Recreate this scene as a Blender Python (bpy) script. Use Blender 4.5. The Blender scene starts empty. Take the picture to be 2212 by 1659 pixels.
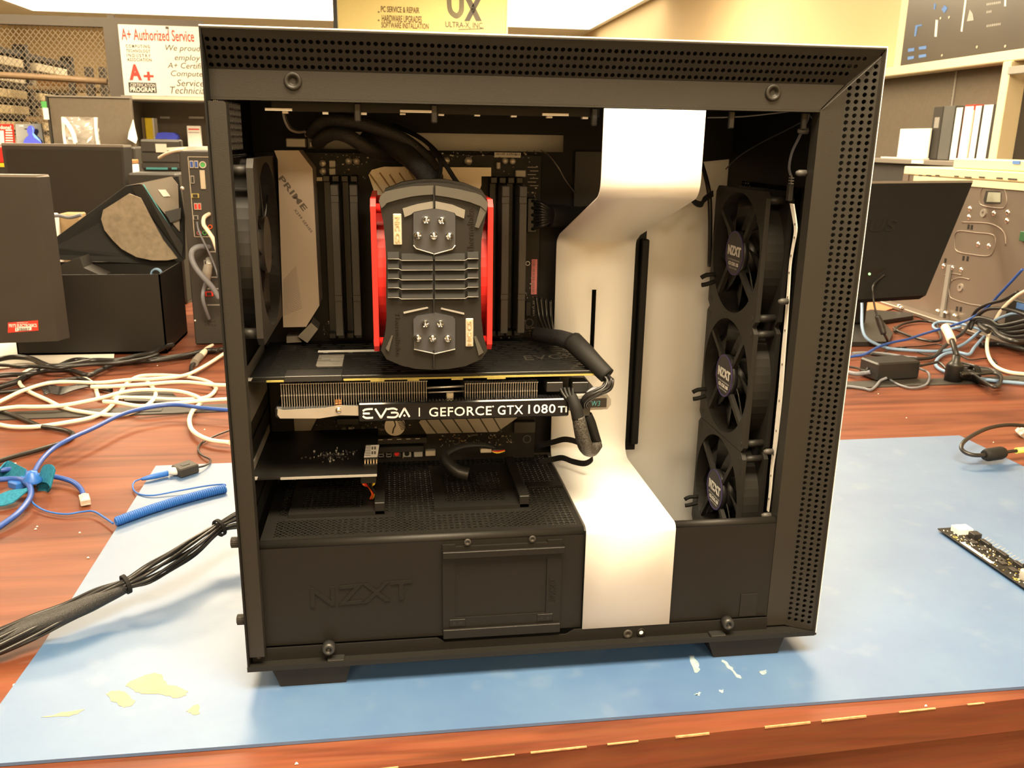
import bpy, bmesh, math, random
from mathutils import Vector, Matrix
random.seed(7)
V = Vector
scene = bpy.context.scene
COL = scene.collection

# ------------------------------------------------------------------ camera
CAM = (-0.1237, -0.6447, 0.4444); YAW, PITCH, ROLL, FPX = 0.1413, -0.2730, 0.0158, 1877.4
IW, IH = 2212.0, 1659.0
_f = V((math.sin(YAW)*math.cos(PITCH), math.cos(YAW)*math.cos(PITCH), math.sin(PITCH)))
_r0 = V((math.cos(YAW), -math.sin(YAW), 0)); _u0 = _r0.cross(_f)
_r = _r0*math.cos(ROLL) + _u0*math.sin(ROLL); _u = -_r0*math.sin(ROLL) + _u0*math.cos(ROLL)
cam_data = bpy.data.cameras.new('camera'); cam = bpy.data.objects.new('camera', cam_data); COL.objects.link(cam)
cam.matrix_world = Matrix(((_r.x, _u.x, -_f.x, CAM[0]), (_r.y, _u.y, -_f.y, CAM[1]), (_r.z, _u.z, -_f.z, CAM[2]), (0, 0, 0, 1)))
cam_data.sensor_fit = 'HORIZONTAL'; cam_data.sensor_width = 36.0; cam_data.lens = FPX*36.0/IW
cam_data.clip_start = 0.02; cam_data.clip_end = 60
cam_data.dof.use_dof = True; cam_data.dof.focus_distance = 0.74; cam_data.dof.aperture_fstop = 28.0
scene.camera = cam

# ------------------------------------------------------------------ world, exposure, lights
vs = scene.view_settings
vs.view_transform = 'Standard'; vs.look = 'None'; vs.gamma = 1.0; vs.use_curve_mapping = False
vs.exposure = 0.46
scene.cycles.use_denoising = True
scene.cycles.max_bounces = 8
scene.cycles.sample_clamp_indirect = 6.0
world = bpy.data.worlds.new('world'); scene.world = world; world.use_nodes = True
world.node_tree.nodes['Background'].inputs[0].default_value = (1.0, 0.78, 0.5, 1)
world.node_tree.nodes['Background'].inputs[1].default_value = 0.05

WARM = (1.0, 0.80, 0.52)
ZC = 1.65     # ceiling above the desk top
def area(name, loc, sx, sy, power, col=WARM):
    l = bpy.data.lights.new(name, 'AREA'); l.shape = 'RECTANGLE'; l.size = sx; l.size_y = sy; l.energy = power; l.color = col
    o = bpy.data.objects.new(name, l); COL.objects.link(o); o.location = loc
    return o
LAMPS = [  # x, y, size x, size y, watts : the troffers in the ceiling
    (-0.30, 2.20, 1.2, 0.6, 66.0),
    (0.05, -0.52, 1.2, 0.6, 80.0),
    (-2.6, 1.2, 0.6, 1.2, 40.0),
    (1.00, 2.3, 1.2, 0.6, 38.0),  # added unseen lamp, placed to put glare on the mat
    (-1.9, 3.6, 1.2, 0.6, 40.0),
    (0.9, 4.9, 1.2, 0.6, 75.0),
    (-1.0, -2.6, 1.2, 0.6, 34.0),
    (0.9, -2.6, 1.2, 0.6, 34.0),
]
for i, (lx, ly, sx, sy, w) in enumerate(LAMPS):
    area('troffer_lamp', (lx, ly, ZC - 0.02), sx*0.95, sy*0.95, w)

# ------------------------------------------------------------------ pixel -> place
C = V(CAM)
def ray(px, py): return _f + _r*((px - IW/2)/FPX) - _u*((py - IH/2)/FPX)
def Y(px, py, y): d = ray(px, py); return C + d*((y - C.y)/d.y)
def Z(px, py, z=0.0): d = ray(px, py); return C + d*((z - C.z)/d.z)
def X(px, py, x): d = ray(px, py); return C + d*((x - C.x)/d.x)

# ------------------------------------------------------------------ mesh builder
class MB:
    def __init__(s): s.v = []; s.f = []; s.m = []; s.sm = []; s.cur = 0; s.M = None
    def add(s, verts, faces, smooth=False, mi=None):
        b = len(s.v); mi = s.cur if mi is None else mi
        s.v += [tuple(s.M @ V(p)) if s.M else tuple(p) for p in verts]
        for f in faces:
            s.f.append([b + i for i in f]); s.m.append(mi); s.sm.append(smooth)
        return s
    def hexa(s, p, **k):   # 8 points: bottom ring 0-3, top ring 4-7
        return s.add(p, [(3,2,1,0),(4,5,6,7),(0,1,5,4),(1,2,6,5),(2,3,7,6),(3,0,4,7)], **k)
    def box(s, a, b, ch=0.0, **k):
        x0,y0,z0 = (min(a[i],b[i]) for i in range(3)); x1,y1,z1 = (max(a[i],b[i]) for i in range(3))
        return s.fbox(V((x0,y0,z0)), V((x1-x0,0,0)), V((0,y1-y0,0)), V((0,0,z1-z0)), ch, **k)
    def fbox(s, o, U, W, N, ch=0.0, **k):  # corner o, edge vectors
        o,U,W,N = V(o),V(U),V(W),V(N)
        if ch <= 0:
            return s.hexa([o,o+U,o+U+W,o+W,o+N,o+U+N,o+U+W+N,o+W+N], **k)
        L = [U.length, W.length, N.length]; ch = min(ch, min(L)*0.45); e = [U.normalized()*ch, W.normalized()*ch, N.normalized()*ch]
        E = [U,W,N]; vs_, idx = [], {}
        for a in (0,1):
            for b in (0,1):
                for c in (0,1):
                    for ax in range(3):
                        p = o + U*a + W*b + N*c
                        for j,t in enumerate((a,b,c)):
                            if j != ax: p = p + e[j]*(1 if t == 0 else -1)
                        idx[(a,b,c,ax)] = len(vs_); vs_.append(p)
        fs = []
        for ax in range(3):
            o1,o2 = [j for j in range(3) if j != ax]
            for t in (0,1):
                q = []
                for (p1,p2) in ((0,0),(1,0),(1,1),(0,1)):
                    k3 = [0,0,0]; k3[ax]=t; k3[o1]=p1; k3[o2]=p2; q.append(idx[(*k3,ax)])
                fs.append(q)
        for ax in range(3):
            o1,o2 = [j for j in range(3) if j != ax]
            for p1 in (0,1):
                for p2 in (0,1):
                    a = [0,0,0]; a[o1]=p1; a[o2]=p2; b = list(a); b[ax]=1
                    fs.append([idx[(*a,o1)],idx[(*b,o1)],idx[(*b,o2)],idx[(*a,o2)]])
        for a in (0,1):
            for b in (0,1):
                for c in (0,1): fs.append([idx[(a,b,c,0)],idx[(a,b,c,1)],idx[(a,b,c,2)]])
        return s.add(vs_, fs, **k)
    def quad(s, *p, **k): return s.add(list(p), [tuple(range(len(p)))], **k)
    def prism(s, poly, N, smooth=False, **k):  # closed planar polygon extruded by N
        n = len(poly); N = V(N); P = [V(p) for p in poly]
        s.add(P + [p+N for p in P], [tuple(range(n-1,-1,-1)), tuple(range(n,2*n))], **k)
        return s.add(P + [p+N for p in P], [(i,(i+1)%n,n+(i+1)%n,n+i) for i in range(n)], smooth=smooth, **k)
    def sheet(s, path, Wd, T, smooth=False, **k):  # profile path (polyline) swept along Wd, thickness offsets list T (same length vectors)
        n = len(path); P=[V(p) for p in path]; Wd=V(Wd); Q=[P[i]+V(T[i]) for i in range(n)]
        vs_ = P + [p+Wd for p in P] + Q + [q+Wd for q in Q]; fs=[]
        for i in range(n-1):
            fs += [(i,i+1,n+i+1,n+i),(2*n+i,3*n+i,3*n+i+1,2*n+i+1)]
        s.add(vs_, fs, smooth=smooth, **k)
        fs=[]
        for i in range(n-1): fs += [(i,2*n+i,2*n+i+1,i+1),(n+i,n+i+1,3*n+i+1,3*n+i)]
        fs += [(0,n,3*n,2*n),(n-1,3*n-1,4*n-1,2*n-1)]
        return s.add(vs_, fs, **k)
    def tube(s, path, r, seg=8, closed=False, smooth=True, sub=5, caps=True, **k):
        P = smooth_path(path, sub, closed) if sub else [V(p) for p in path]
        n = len(P); R = r if isinstance(r,(list,tuple)) else [r]*n
        if isinstance(r,(list,tuple)) and len(r) != n:
            m = len(r); R = [r[min(m-1,int(i*(m-1)/max(1,n-1)))]*(1-((i*(m-1)/max(1,n-1))%1)) + r[min(m-1,int(i*(m-1)/max(1,n-1))+1)]*((i*(m-1)/max(1,n-1))%1) for i in range(n)]
        T = []
        for i in range(n):
            a = P[(i-1)%n] if (closed or i>0) else P[i]; b = P[(i+1)%n] if (closed or i<n-1) else P[i]
            t = b-a; T.append(t.normalized() if t.length>1e-9 else V((0,0,1)))
        up = V((0,0,1)) if abs(T[0].z)<0.9 else V((1,0,0)); nrm = (up - T[0]*up.dot(T[0])).normalized(); vs_=[]
        for i in range(n):
            nrm = nrm - T[i]*nrm.dot(T[i]); nrm = nrm.normalized() if nrm.length>1e-6 else T[i].orthogonal().normalized(); bn = T[i].cross(nrm)
            for j in range(seg):
                a = 2*math.pi*j/seg; vs_.append(P[i] + (nrm*math.cos(a)+bn*math.sin(a))*R[i])
        fs=[]
        for i in range(n if closed else n-1):
            i2=(i+1)%n
            for j in range(seg): j2=(j+1)%seg; fs.append((i*seg+j,i*seg+j2,i2*seg+j2,i2*seg+j))
        s.add(vs_, fs, smooth=smooth, **k)
        if not closed and caps: s.add(vs_, [tuple(range(seg-1,-1,-1)), tuple(range((n-1)*seg,n*seg))], **k)
        return s
    def ribbon(s, path, w, t, sub=5, **k):  # flat band: w half-width vector (or list), t thickness
        P = smooth_path(path, sub); n=len(P); W=V(w); vs_=[]
        for i in range(n):
            T=(P[min(n-1,i+1)]-P[max(0,i-1)]).normalized(); N=T.cross(W.normalized()).normalized()*t
            vs_ += [P[i]-W-N,P[i]+W-N,P[i]+W+N,P[i]-W+N]
        fs=[(i*4+j,i*4+(j+1)%4,i*4+4+(j+1)%4,i*4+4+j) for i in range(n-1) for j in range(4)]+[(3,2,1,0),tuple(range(4*n-4,4*n))]
        return s.add(vs_, fs, **k)
    def cyl(s, a, b, r, seg=16, r2=None, smooth=True, caps=True, **k):
        a,b=V(a),V(b); t=(b-a).normalized(); n=t.orthogonal().normalized(); c=t.cross(n); r2=r if r2 is None else r2
        vs_=[a+(n*math.cos(2*math.pi*j/seg)+c*math.sin(2*math.pi*j/seg))*r for j in range(seg)]+[b+(n*math.cos(2*math.pi*j/seg)+c*math.sin(2*math.pi*j/seg))*r2 for j in range(seg)]
        s.add(vs_, [(j,(j+1)%seg,seg+(j+1)%seg,seg+j) for j in range(seg)], smooth=smooth, **k)
        if caps: s.add(vs_, [tuple(range(seg-1,-1,-1)),tuple(range(seg,2*seg))], **k)
        return s
    def ring(s, a, b, ro, ri, seg=24, **k):
        a,b=V(a),V(b); t=(b-a).normalized(); n=t.orthogonal().normalized(); c=t.cross(n)
        def circ(o,r): return [o+(n*math.cos(2*math.pi*j/seg)+c*math.sin(2*math.pi*j/seg))*r for j in range(seg)]
        vs_=circ(a,ro)+circ(b,ro)+circ(b,ri)+circ(a,ri); fs=[]
        for q in range(4):
            q2=(q+1)%4
            fs += [(q*seg+j,q*seg+(j+1)%seg,q2*seg+(j+1)%seg,q2*seg+j) for j in range(seg)]
        return s.add(vs_, fs, **k)
    def lathe(s, prof, o, ax, seg=20, smooth=True, **k):  # prof: (radius, height) along ax
        o=V(o); t=V(ax).normalized(); n=t.orthogonal().normalized(); c=t.cross(n); vs_=[]
        for (r,h) in prof: vs_ += [o+t*h+(n*math.cos(2*math.pi*j/seg)+c*math.sin(2*math.pi*j/seg))*max(r,1e-5) for j in range(seg)]
        fs=[(i*seg+j,i*seg+(j+1)%seg,(i+1)*seg+(j+1)%seg,(i+1)*seg+j) for i in range(len(prof)-1) for j in range(seg)]
        return s.add(vs_, fs, smooth=smooth, **k)
    def dome(s, o, ax, r, h, seg=14, **k):
        return s.lathe([(r*math.cos(a*math.pi/8), h*math.sin(a*math.pi/8)) for a in range(5)], o, ax, seg, **k)
    def perf(s, o, U, W, nu, nv, rad, depth, hole=None, seg=12, dark=None, **k):
        """a punched sheet: o corner, U and W full edges, nu x nv cells, round holes, depth = wall vector"""
        o,U,W,D=V(o),V(U)/nu,V(W)/nv,V(depth); vs_,fs,fs2=[],[],[]
        lu,lw=U.length,W.length
        for i in range(nu):
            for j in range(nv):
                c0=o+U*i+W*j
                if hole and not hole(i,j):
                    b=len(vs_); vs_+= [c0,c0+U,c0+U+W,c0+W]; fs.append((b,b+1,b+2,b+3)); continue
                b=len(vs_); ce=c0+U*.5+W*.5
                for q in range(seg):
                    a=2*math.pi*(q+.5)/seg; ca,sa=math.cos(a),math.sin(a); m=.5/max(abs(ca),abs(sa))
                    if seg==12 and q in (1,4,7,10): ca2,sa2=math.copysign(.5,ca),math.copysign(.5,sa)
                    else: ca2,sa2=ca*m,sa*m
                    vs_.append(ce+U*ca2+W*sa2); vs_.append(ce+U*(ca*rad/lu)+W*(sa*rad/lw)); vs_.append(ce+U*(ca*rad/lu)+W*(sa*rad/lw)+D)
                for q in range(seg):
                    p,n2=b+3*q,b+3*((q+1)%seg)
                    fs.append((p,n2,n2+1,p+1)); fs2.append((p+1,n2+1,n2+2,p+2))
        return s.add(vs_, fs+fs2, **k)
    def text(s, string, P0, U, W, thick=0.0002, bold=0.0, shear=0.0, mi=None, fit=True, sp=1.0):
        """lettering filling the box P0, P0+U, P0+W; raised by thick"""
        me = text_mesh(string, bold, shear, sp)
        xs=[v[0] for v in me[0]]; ys=[v[1] for v in me[0]]
        x0,x1,y0,y1=min(xs),max(xs),min(ys),max(ys); P0,U,W=V(P0),V(U),V(W); N=U.cross(W).normalized()*thick
        sx,sy=1/(x1-x0),1/(y1-y0)
        vs_=[P0+U*((x-x0)*sx)+W*((y-y0)*sy)+N*(1 if z>0 else 0) for x,y,z in me[0]]
        return s.add(vs_, me[1], mi=mi)
    def build(s, name, mats, parent=None, **tags):
        me = bpy.data.meshes.new(name); loc = V((0,0,0)); top = parent is None
        if top and s.v:
            xs,ys,zs=zip(*s.v); loc=V(((min(xs)+max(xs))/2,(min(ys)+max(ys))/2,min(zs)))
        me.from_pydata([V(p)-loc for p in s.v], [], s.f)
        for m in (mats if isinstance(mats,(list,tuple)) else [mats]): me.materials.append(m)
        me.polygons.foreach_set('material_index', s.m); me.polygons.foreach_set('use_smooth', s.sm)
        bm=bmesh.new(); bm.from_mesh(me); bmesh.ops.remove_doubles(bm, verts=bm.verts, dist=1e-6); bmesh.ops.recalc_face_normals(bm, faces=bm.faces); bm.to_mesh(me); bm.free()
        me.update()
        o = bpy.data.objects.new(name, me); COL.objects.link(o); o.location = loc
        if parent is not None: o.parent=parent; o.matrix_parent_inverse=Matrix.Translation(-world_loc(parent))
        for k2,v2 in tags.items(): o[k2]=v2
        return o
def world_loc(o):
    return V(o.get('_wl')) if o.get('_wl') is not None else V((0,0,0)) if o.parent is not None else o.location.copy()
def smooth_path(path, sub=5, closed=False):
    P=[V(p) for p in path]; n=len(P)
    if n<3 or sub<2: return P
    out=[]
    for i in range(n if closed else n-1):
        if closed: p0,p1,p2,p3=P[(i-1)%n],P[i],P[(i+1)%n],P[(i+2)%n]
        else: p0,p1,p2,p3=P[max(0,i-1)],P[i],P[i+1],P[min(n-1,i+2)]
        for k in range(sub):
            t=k/sub; out.append(0.5*((2*p1)+(p2-p0)*t+(2*p0-5*p1+4*p2-p3)*t*t+(3*p1-p0-3*p2+p3)*t*t*t))
    if not closed: out.append(P[-1])
    return out
_tm={}
def text_mesh(string, bold, shear, sp):
    key=(string,bold,shear,sp)
    if key in _tm: return _tm[key]
    cu=bpy.data.curves.new('t','FONT'); cu.body=string; cu.size=1; cu.extrude=0.05; cu.offset=bold; cu.shear=shear; cu.space_character=sp; cu.resolution_u=3
    o=bpy.data.objects.new('t',cu); COL.objects.link(o); dg=bpy.context.evaluated_depsgraph_get(); me=bpy.data.meshes.new_from_object(o.evaluated_get(dg))
    r=([tuple(v.co) for v in me.vertices],[tuple(p.vertices) for p in me.polygons])
    bpy.data.objects.remove(o); bpy.data.curves.remove(cu); bpy.data.meshes.remove(me); _tm[key]=r
    return r
def thing(name, label, cat, loc=(0,0,0), group=None):
    o=bpy.data.objects.new(name,None); COL.objects.link(o); o.location=loc; o.empty_display_size=0.02
    o['label']=label; o['category']=cat
    if group: o['group']=group
    return o
def tag(o, label, cat, group=None, kind=None):
    o['label']=label; o['category']=cat
    if group: o['group']=group
    if kind: o['kind']=kind
    return o
def struct(mb, name, m):
    o=mb.build(name,m); o['kind']='structure'; return o
def dup(root, off, label, group=None):
    r=root.copy(); COL.objects.link(r); r.location=root.location+V(off); r['label']=label
    if group: r['group']=group
    for ch in root.children:
        c=ch.copy(); COL.objects.link(c); c.parent=r
        for g in ch.children:
            d=g.copy(); COL.objects.link(d); d.parent=c
    return r
def rrect(cx, cy, w, h, r, n=5):
    out=[]
    for (sx,sy,a0) in ((1,1,0),(-1,1,90),(-1,-1,180),(1,-1,270)):
        for k in range(n+1):
            a=math.radians(a0+90*k/n); out.append((cx+sx*(w/2-r)+r*math.cos(a), cy+sy*(h/2-r)+r*math.sin(a)))
    return out

# ------------------------------------------------------------------ materials
def lin(c): return tuple((x/255/12.92 if x/255<=0.04045 else ((x/255+0.055)/1.055)**2.4) for x in c)
def mat(name, rgb, rough=0.5, metal=0.0, spec=0.5, var=0.0, vscale=40.0, bump=0.0, bscale=300.0, emit=None, es=0.0, alpha=1.0, trans=0.0, coat=0.0):
    m=bpy.data.materials.new(name); m.use_nodes=True; nt=m.node_tree; b=nt.nodes['Principled BSDF']
    b.inputs['Base Color'].default_value=(*rgb,1); b.inputs['Roughness'].default_value=rough; b.inputs['Metallic'].default_value=metal
    b.inputs['Specular IOR Level'].default_value=spec; b.inputs['Coat Weight'].default_value=coat
    if trans: b.inputs['Transmission Weight'].default_value=trans
    if alpha<1: b.inputs['Alpha'].default_value=alpha
    if emit: b.inputs['Emission Color'].default_value=(*emit,1); b.inputs['Emission Strength'].default_value=es
    tc=nt.nodes.new('ShaderNodeTexCoord')
    if var>0:
        n=nt.nodes.new('ShaderNodeTexNoise'); n.inputs['Scale'].default_value=vscale; n.inputs['Detail'].default_value=4
        nt.links.new(tc.outputs['Object'],n.inputs['Vector'])
        r=nt.nodes.new('ShaderNodeValToRGB'); r.color_ramp.elements[0].position=0.3; r.color_ramp.elements[1].position=0.7
        r.color_ramp.elements[0].color=(*[c*(1-var) for c in rgb],1); r.color_ramp.elements[1].color=(*[min(1,c*(1+var)) for c in rgb],1)
        nt.links.new(n.outputs['Fac'],r.inputs['Fac']); nt.links.new(r.outputs['Color'],b.inputs['Base Color'])
    if bump>0:
        n=nt.nodes.new('ShaderNodeTexNoise'); n.inputs['Scale'].default_value=bscale; n.inputs['Detail'].default_value=2
        nt.links.new(tc.outputs['Object'],n.inputs['Vector'])
        bp=nt.nodes.new('ShaderNodeBump'); bp.inputs['Strength'].default_value=bump; bp.inputs['Distance'].default_value=0.001
        nt.links.new(n.outputs['Fac'],bp.inputs['Height']); nt.links.new(bp.outputs['Normal'],b.inputs['Normal'])
    return m
M={}
M['steel']=mat('black_powder_coated_steel',(.0085,.0078,.0068),.5,0,.28,var=.08,vscale=9,bump=.15,bscale=1500)
M['inner']=mat('black_painted_inner_steel',(.007,.0066,.006),.55,0,.25,var=.1,vscale=15)
M['black']=mat('black_plastic',(.016,.016,.016),.4,0,.5,var=.1,vscale=30)
M['matte']=mat('matte_black_rubber',(.009,.0087,.008),.7,0,.3,var=.1,vscale=40)
M['glossy']=mat('glossy_black_plastic',(.008,.008,.009),.18,0,.5,var=.1,vscale=30)
M['grey']=mat('dark_grey_plastic',(.060,.056,.050),.5,0,.4,var=.06,vscale=30)
M['white']=mat('white_painted_steel',(.89,.88,.85),.45,0,.4,var=.02,vscale=5)
M['whiteplastic']=mat('white_plastic',(.75,.73,.69),.4,0,.5,var=.02,vscale=20)
M['paper']=mat('white_paper',(.82,.80,.74),.85,0,.2,var=.02,vscale=8)
M['red']=mat('red_plastic',(.62,.018,.016),.4,0,.5,var=.05,vscale=30)
M['silver']=mat('brushed_aluminium',(.62,.60,.57),.38,.85,.5,var=.06,vscale=60)
M['dull']=mat('dull_silver_plastic',(.33,.32,.30),.42,.3,.5,var=.05,vscale=40)
M['chrome']=mat('polished_nickel',(.85,.82,.76),.12,1,.5,var=.03,vscale=60)
M['smoke']=mat('smoked_clear_plastic',(.05,.055,.065),.16,0,.6,var=.05,vscale=20)
M['frame']=mat('black_steel_lit_tone',(.018,.0160,.0128),.48,0,.4,var=.05,vscale=9,bump=.15,bscale=1500)  # same black coat as the shroud, lighter to paint the light on the rails
M['pcb']=mat('black_circuit_board',(.009,.0082,.0072),.5,0,.3,var=.25,vscale=90)
M['gold']=mat('yellow_board_edge',(.36,.30,.085),.5,0,.4,var=.1,vscale=200)
M['print']=mat('white_print',(.78,.76,.72),.6,0,.3,var=.02,vscale=80)
M['darkprint']=mat('dark_grey_print',(.13,.11,.095),.5,0,.4,var=.05,vscale=80)
M['cap']=mat('capacitor_top',(.50,.47,.42),.35,.5,.5,var=.06,vscale=200)
M['purple']=mat('purple_print',(.09,.06,.25),.5,0,.4,var=.05,vscale=80)
M['navy']=mat('dark_navy_sticker',(.030,.026,.034),.4,0,.5,var=.05,vscale=80)
M['pink']=mat('pink_sticker',(.62,.20,.22),.6,0,.3,var=.05,vscale=80)
M['fin']=mat('grey_fin_metal',(.40,.37,.33),.35,.7,.5,var=.08,vscale=200)
M['ivory']=mat('ivory_aluminium',(.52,.47,.38),.4,.4,.5,var=.04,vscale=30)
M['orange']=mat('orange_wire',(.70,.12,.02),.5,0,.4,var=.05,vscale=80)
M['yellow']=mat('yellow_wire',(.75,.55,.05),.5,0,.4,var=.05,vscale=80)
M['sleeve']=mat('braided_black_sleeve',(.020,.020,.021),.55,0,.5,var=.5,vscale=900,bump=.6,bscale=900)
M['bluewire']=mat('blue_cable_jacket',(.022,.075,.33),.38,0,.5,var=.05,vscale=40)
M['paleblue']=mat('pale_blue_cable_jacket',(.20,.32,.50),.45,0,.4,var=.05,vscale=40)
M['coilblue']=mat('blue_coil_cord',(.02,.13,.50),.4,0,.5,var=.05,vscale=40)
M['teal']=mat('teal_woven_band',(.015,.16,.27),.8,0,.2,var=.25,vscale=300,bump=.5,bscale=500)
M['whitewire']=mat('cream_white_cable_jacket',(.78,.70,.57),.45,0,.4,var=.04,vscale=40)
M['blackwire']=mat('black_cable_jacket',(.013,.0125,.012),.36,0,.5,var=.1,vscale=60)
M['greywire']=mat('grey_cable_jacket',(.16,.17,.20),.5,0,.4,var=.05,vscale=60)
M['clear']=mat('clear_connector_plastic',(.85,.72,.62),.15,0,.5,var=.03,vscale=60,trans=.35)
M['greyfabric']=mat('grey_taupe_panel',(.125,.104,.078),.8,0,.2,var=.05,vscale=60,bump=.3,bscale=400)
M['greymetal']=mat('grey_painted_metal',(.20,.18,.155),.5,0,.4,var=.05,vscale=8)
M['charcoal']=mat('charcoal_plastic',(.034,.031,.027),.5,0,.4,var=.06,vscale=20)
M['cardblack']=mat('black_printed_card',(.014,.0125,.0105),.5,0,.35,var=.1,vscale=6)
M['cardgrey']=mat('grey_card_lining',(.28,.25,.21),.75,0,.2,var=.06,vscale=20)
M['foam']=mat('grey_foam_lining',(.22,.18,.13),.85,0,.15,var=.18,vscale=70,bump=.6,bscale=200)
M['cream']=mat('cream_painted_trim',(.78,.66,.42),.5,0,.4,var=.02,vscale=5)
M['tan']=mat('tan_board',(.34,.24,.13),.7,0,.2,var=.1,vscale=20)
M['galv']=mat('bare_steel_sheet',(.25,.21,.18),.42,.6,.5,var=.06,vscale=5)
M['redpaper']=mat('red_paper',(.62,.03,.02),.6,0,.3,var=.05,vscale=40)
M['bluepaper']=mat('blue_cloth',(.03,.04,.30),.8,0,.2,var=.1,vscale=60)
M['skyblue']=mat('blue_tape',(.10,.22,.55),.6,0,.3,var=.05,vscale=60)
M['yellowpaper']=mat('yellow_paper',(.80,.60,.04),.7,0,.2,var=.04,vscale=60)
M['cyan']=mat('cyan_print',(.10,.38,.42),.6,0,.3,var=.05,vscale=60)
M['greenp']=mat('green_plastic',(.08,.35,.10),.6,0,.3,var=.05,vscale=60)
M['skin']=mat('brown_card',(.28,.15,.06),.8,0,.2,var=.1,vscale=60)

def wood(name, c1, c2, c3, rough=.42):
    m=bpy.data.materials.new(name); m.use_nodes=True; nt=m.node_tree; b=nt.nodes['Principled BSDF']; L=nt.links.new
    tc=nt.nodes.new('ShaderNodeTexCoord'); mp=nt.nodes.new('ShaderNodeMapping'); mp.inputs['Scale'].default_value=(1.1,9,9); L(tc.outputs['Object'],mp.inputs['Vector'])
    n=nt.nodes.new('ShaderNodeTexNoise'); n.inputs['Scale'].default_value=2.2; n.inputs['Detail'].default_value=7; n.inputs['Distortion'].default_value=1.6; L(mp.outputs[0],n.inputs['Vector'])
    mp2=nt.nodes.new('ShaderNodeMapping'); mp2.inputs['Scale'].default_value=(6,160,160); L(tc.outputs['Object'],mp2.inputs['Vector'])
    n2=nt.nodes.new('ShaderNodeTexNoise'); n2.inputs['Scale'].default_value=2; n2.inputs['Detail'].default_value=3; L(mp2.outputs[0],n2.inputs['Vector'])
    r=nt.nodes.new('ShaderNodeValToRGB'); e=r.color_ramp.elements; e[0].position=.30; e[0].color=(*c1,1); e[1].position=.72; e[1].color=(*c3,1); q=e.new(.5); q.color=(*c2,1)
    L(n.outputs['Fac'],r.inputs['Fac'])
    mx=nt.nodes.new('ShaderNodeMix'); mx.data_type='RGBA'; mx.blend_type='MULTIPLY'; mx.inputs[0].default_value=.35; L(r.outputs[0],mx.inputs[6]); L(n2.outputs['Color'],mx.inputs[7])
    L(mx.outputs[2],b.inputs['Base Color']); b.inputs['Roughness'].default_value=rough; b.inputs['Specular IOR Level'].default_value=.22
    return m
M['wood']=wood('cherry_wood_laminate',(.105,.031,.016),(.185,.058,.029),(.245,.084,.043))
def matmat():
    m=bpy.data.materials.new('worn_blue_rubber_mat'); m.use_nodes=True; nt=m.node_tree; b=nt.nodes['Principled BSDF']; L=nt.links.new
    tc=nt.nodes.new('ShaderNodeTexCoord')
    n=nt.nodes.new('ShaderNodeTexNoise'); n.inputs['Scale'].default_value=7; n.inputs['Detail'].default_value=8; n.inputs['Roughness'].default_value=.65; L(tc.outputs['Object'],n.inputs['Vector'])
    r=nt.nodes.new('ShaderNodeValToRGB'); e=r.color_ramp.elements; e[0].position=.30; e[0].color=(.030,.095,.245,1); e[1].position=.75; e[1].color=(.062,.145,.29,1); L(n.outputs['Fac'],r.inputs['Fac'])
    n2=nt.nodes.new('ShaderNodeTexNoise'); n2.inputs['Scale'].default_value=26; n2.inputs['Detail'].default_value=5; L(tc.outputs['Object'],n2.inputs['Vector'])
    r2=nt.nodes.new('ShaderNodeValToRGB'); r2.color_ramp.elements[0].position=.60; r2.color_ramp.elements[1].position=.95; L(n2.outputs['Fac'],r2.inputs['Fac'])
    mx=nt.nodes.new('ShaderNodeMix'); mx.data_type='RGBA'; L(r2.outputs[0],mx.inputs[0]); L(r.outputs[0],mx.inputs[6]); mx.inputs[7].default_value=(.12,.19,.30,1)
    L(mx.outputs[2],b.inputs['Base Color']); b.inputs['Roughness'].default_value=.55; b.inputs['Specular IOR Level'].default_value=.8; b.inputs['Coat Weight'].default_value=1.0; b.inputs['Coat IOR'].default_value=1.75; b.inputs['Coat Roughness'].default_value=.50
    bp=nt.nodes.new('ShaderNodeBump'); bp.inputs['Strength'].default_value=.25; bp.inputs['Distance'].default_value=.002; n3=nt.nodes.new('ShaderNodeTexNoise'); n3.inputs['Scale'].default_value=45; n3.inputs['Detail'].default_value=6
    L(tc.outputs['Object'],n3.inputs['Vector']); L(n3.outputs['Fac'],bp.inputs['Height']); L(bp.outputs['Normal'],b.inputs['Normal'])
    return m
M['mat']=matmat()
# ================================================================== the room
FL = -0.75
m_wall=mat('yellow_cream_wall_paint',(.66,.51,.30),.8,0,.2,var=.02,vscale=3)
m_ceil=mat('white_ceiling_tiles',(.80,.76,.68),.9,0,.1,var=.02,vscale=3)
m_floor=mat('grey_brown_carpet',(.10,.085,.07),.95,0,.1,var=.2,vscale=80)
m_lum=mat('lit_ceiling_diffuser',(.9,.9,.9),.6,emit=(1,.86,.62),es=3.4)
m_tube=mat('lit_troffer_diffuser',(.9,.9,.9),.6,emit=(1,.82,.55),es=6.0)
XL,XR,YF,YB=-4.3,2.19,-3.6,10.6
struct(MB().box((XL,YF,FL-.05),(XR,YB,FL)),'floor',m_floor)
struct(MB().box((XL,YF,ZC),(XR,YB,ZC+.05)),'ceiling',m_ceil)
struct(MB().box((XL,YB,FL),(XR,YB+.08,ZC)),'wall_back',m_wall)
struct(MB().box((XL,YF-.08,FL),(XR,YF,ZC)),'wall_front',m_wall)
struct(MB().box((XL-.08,YF,FL),(XL,YB,ZC)),'wall_left',m_wall)
struct(MB().box((XR,YF,FL),(XR+.08,YB,ZC)),'wall_right',m_wall)
lp=thing('ceiling_light','wide glowing white light panel in the ceiling behind the hanging yellow banner','light',(-.75,8.2,ZC-.03))
MB().box((-3.64,6.9,ZC-.012),(2.10,9.4,ZC-.004)).build('diffuser',m_lum,lp)
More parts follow.
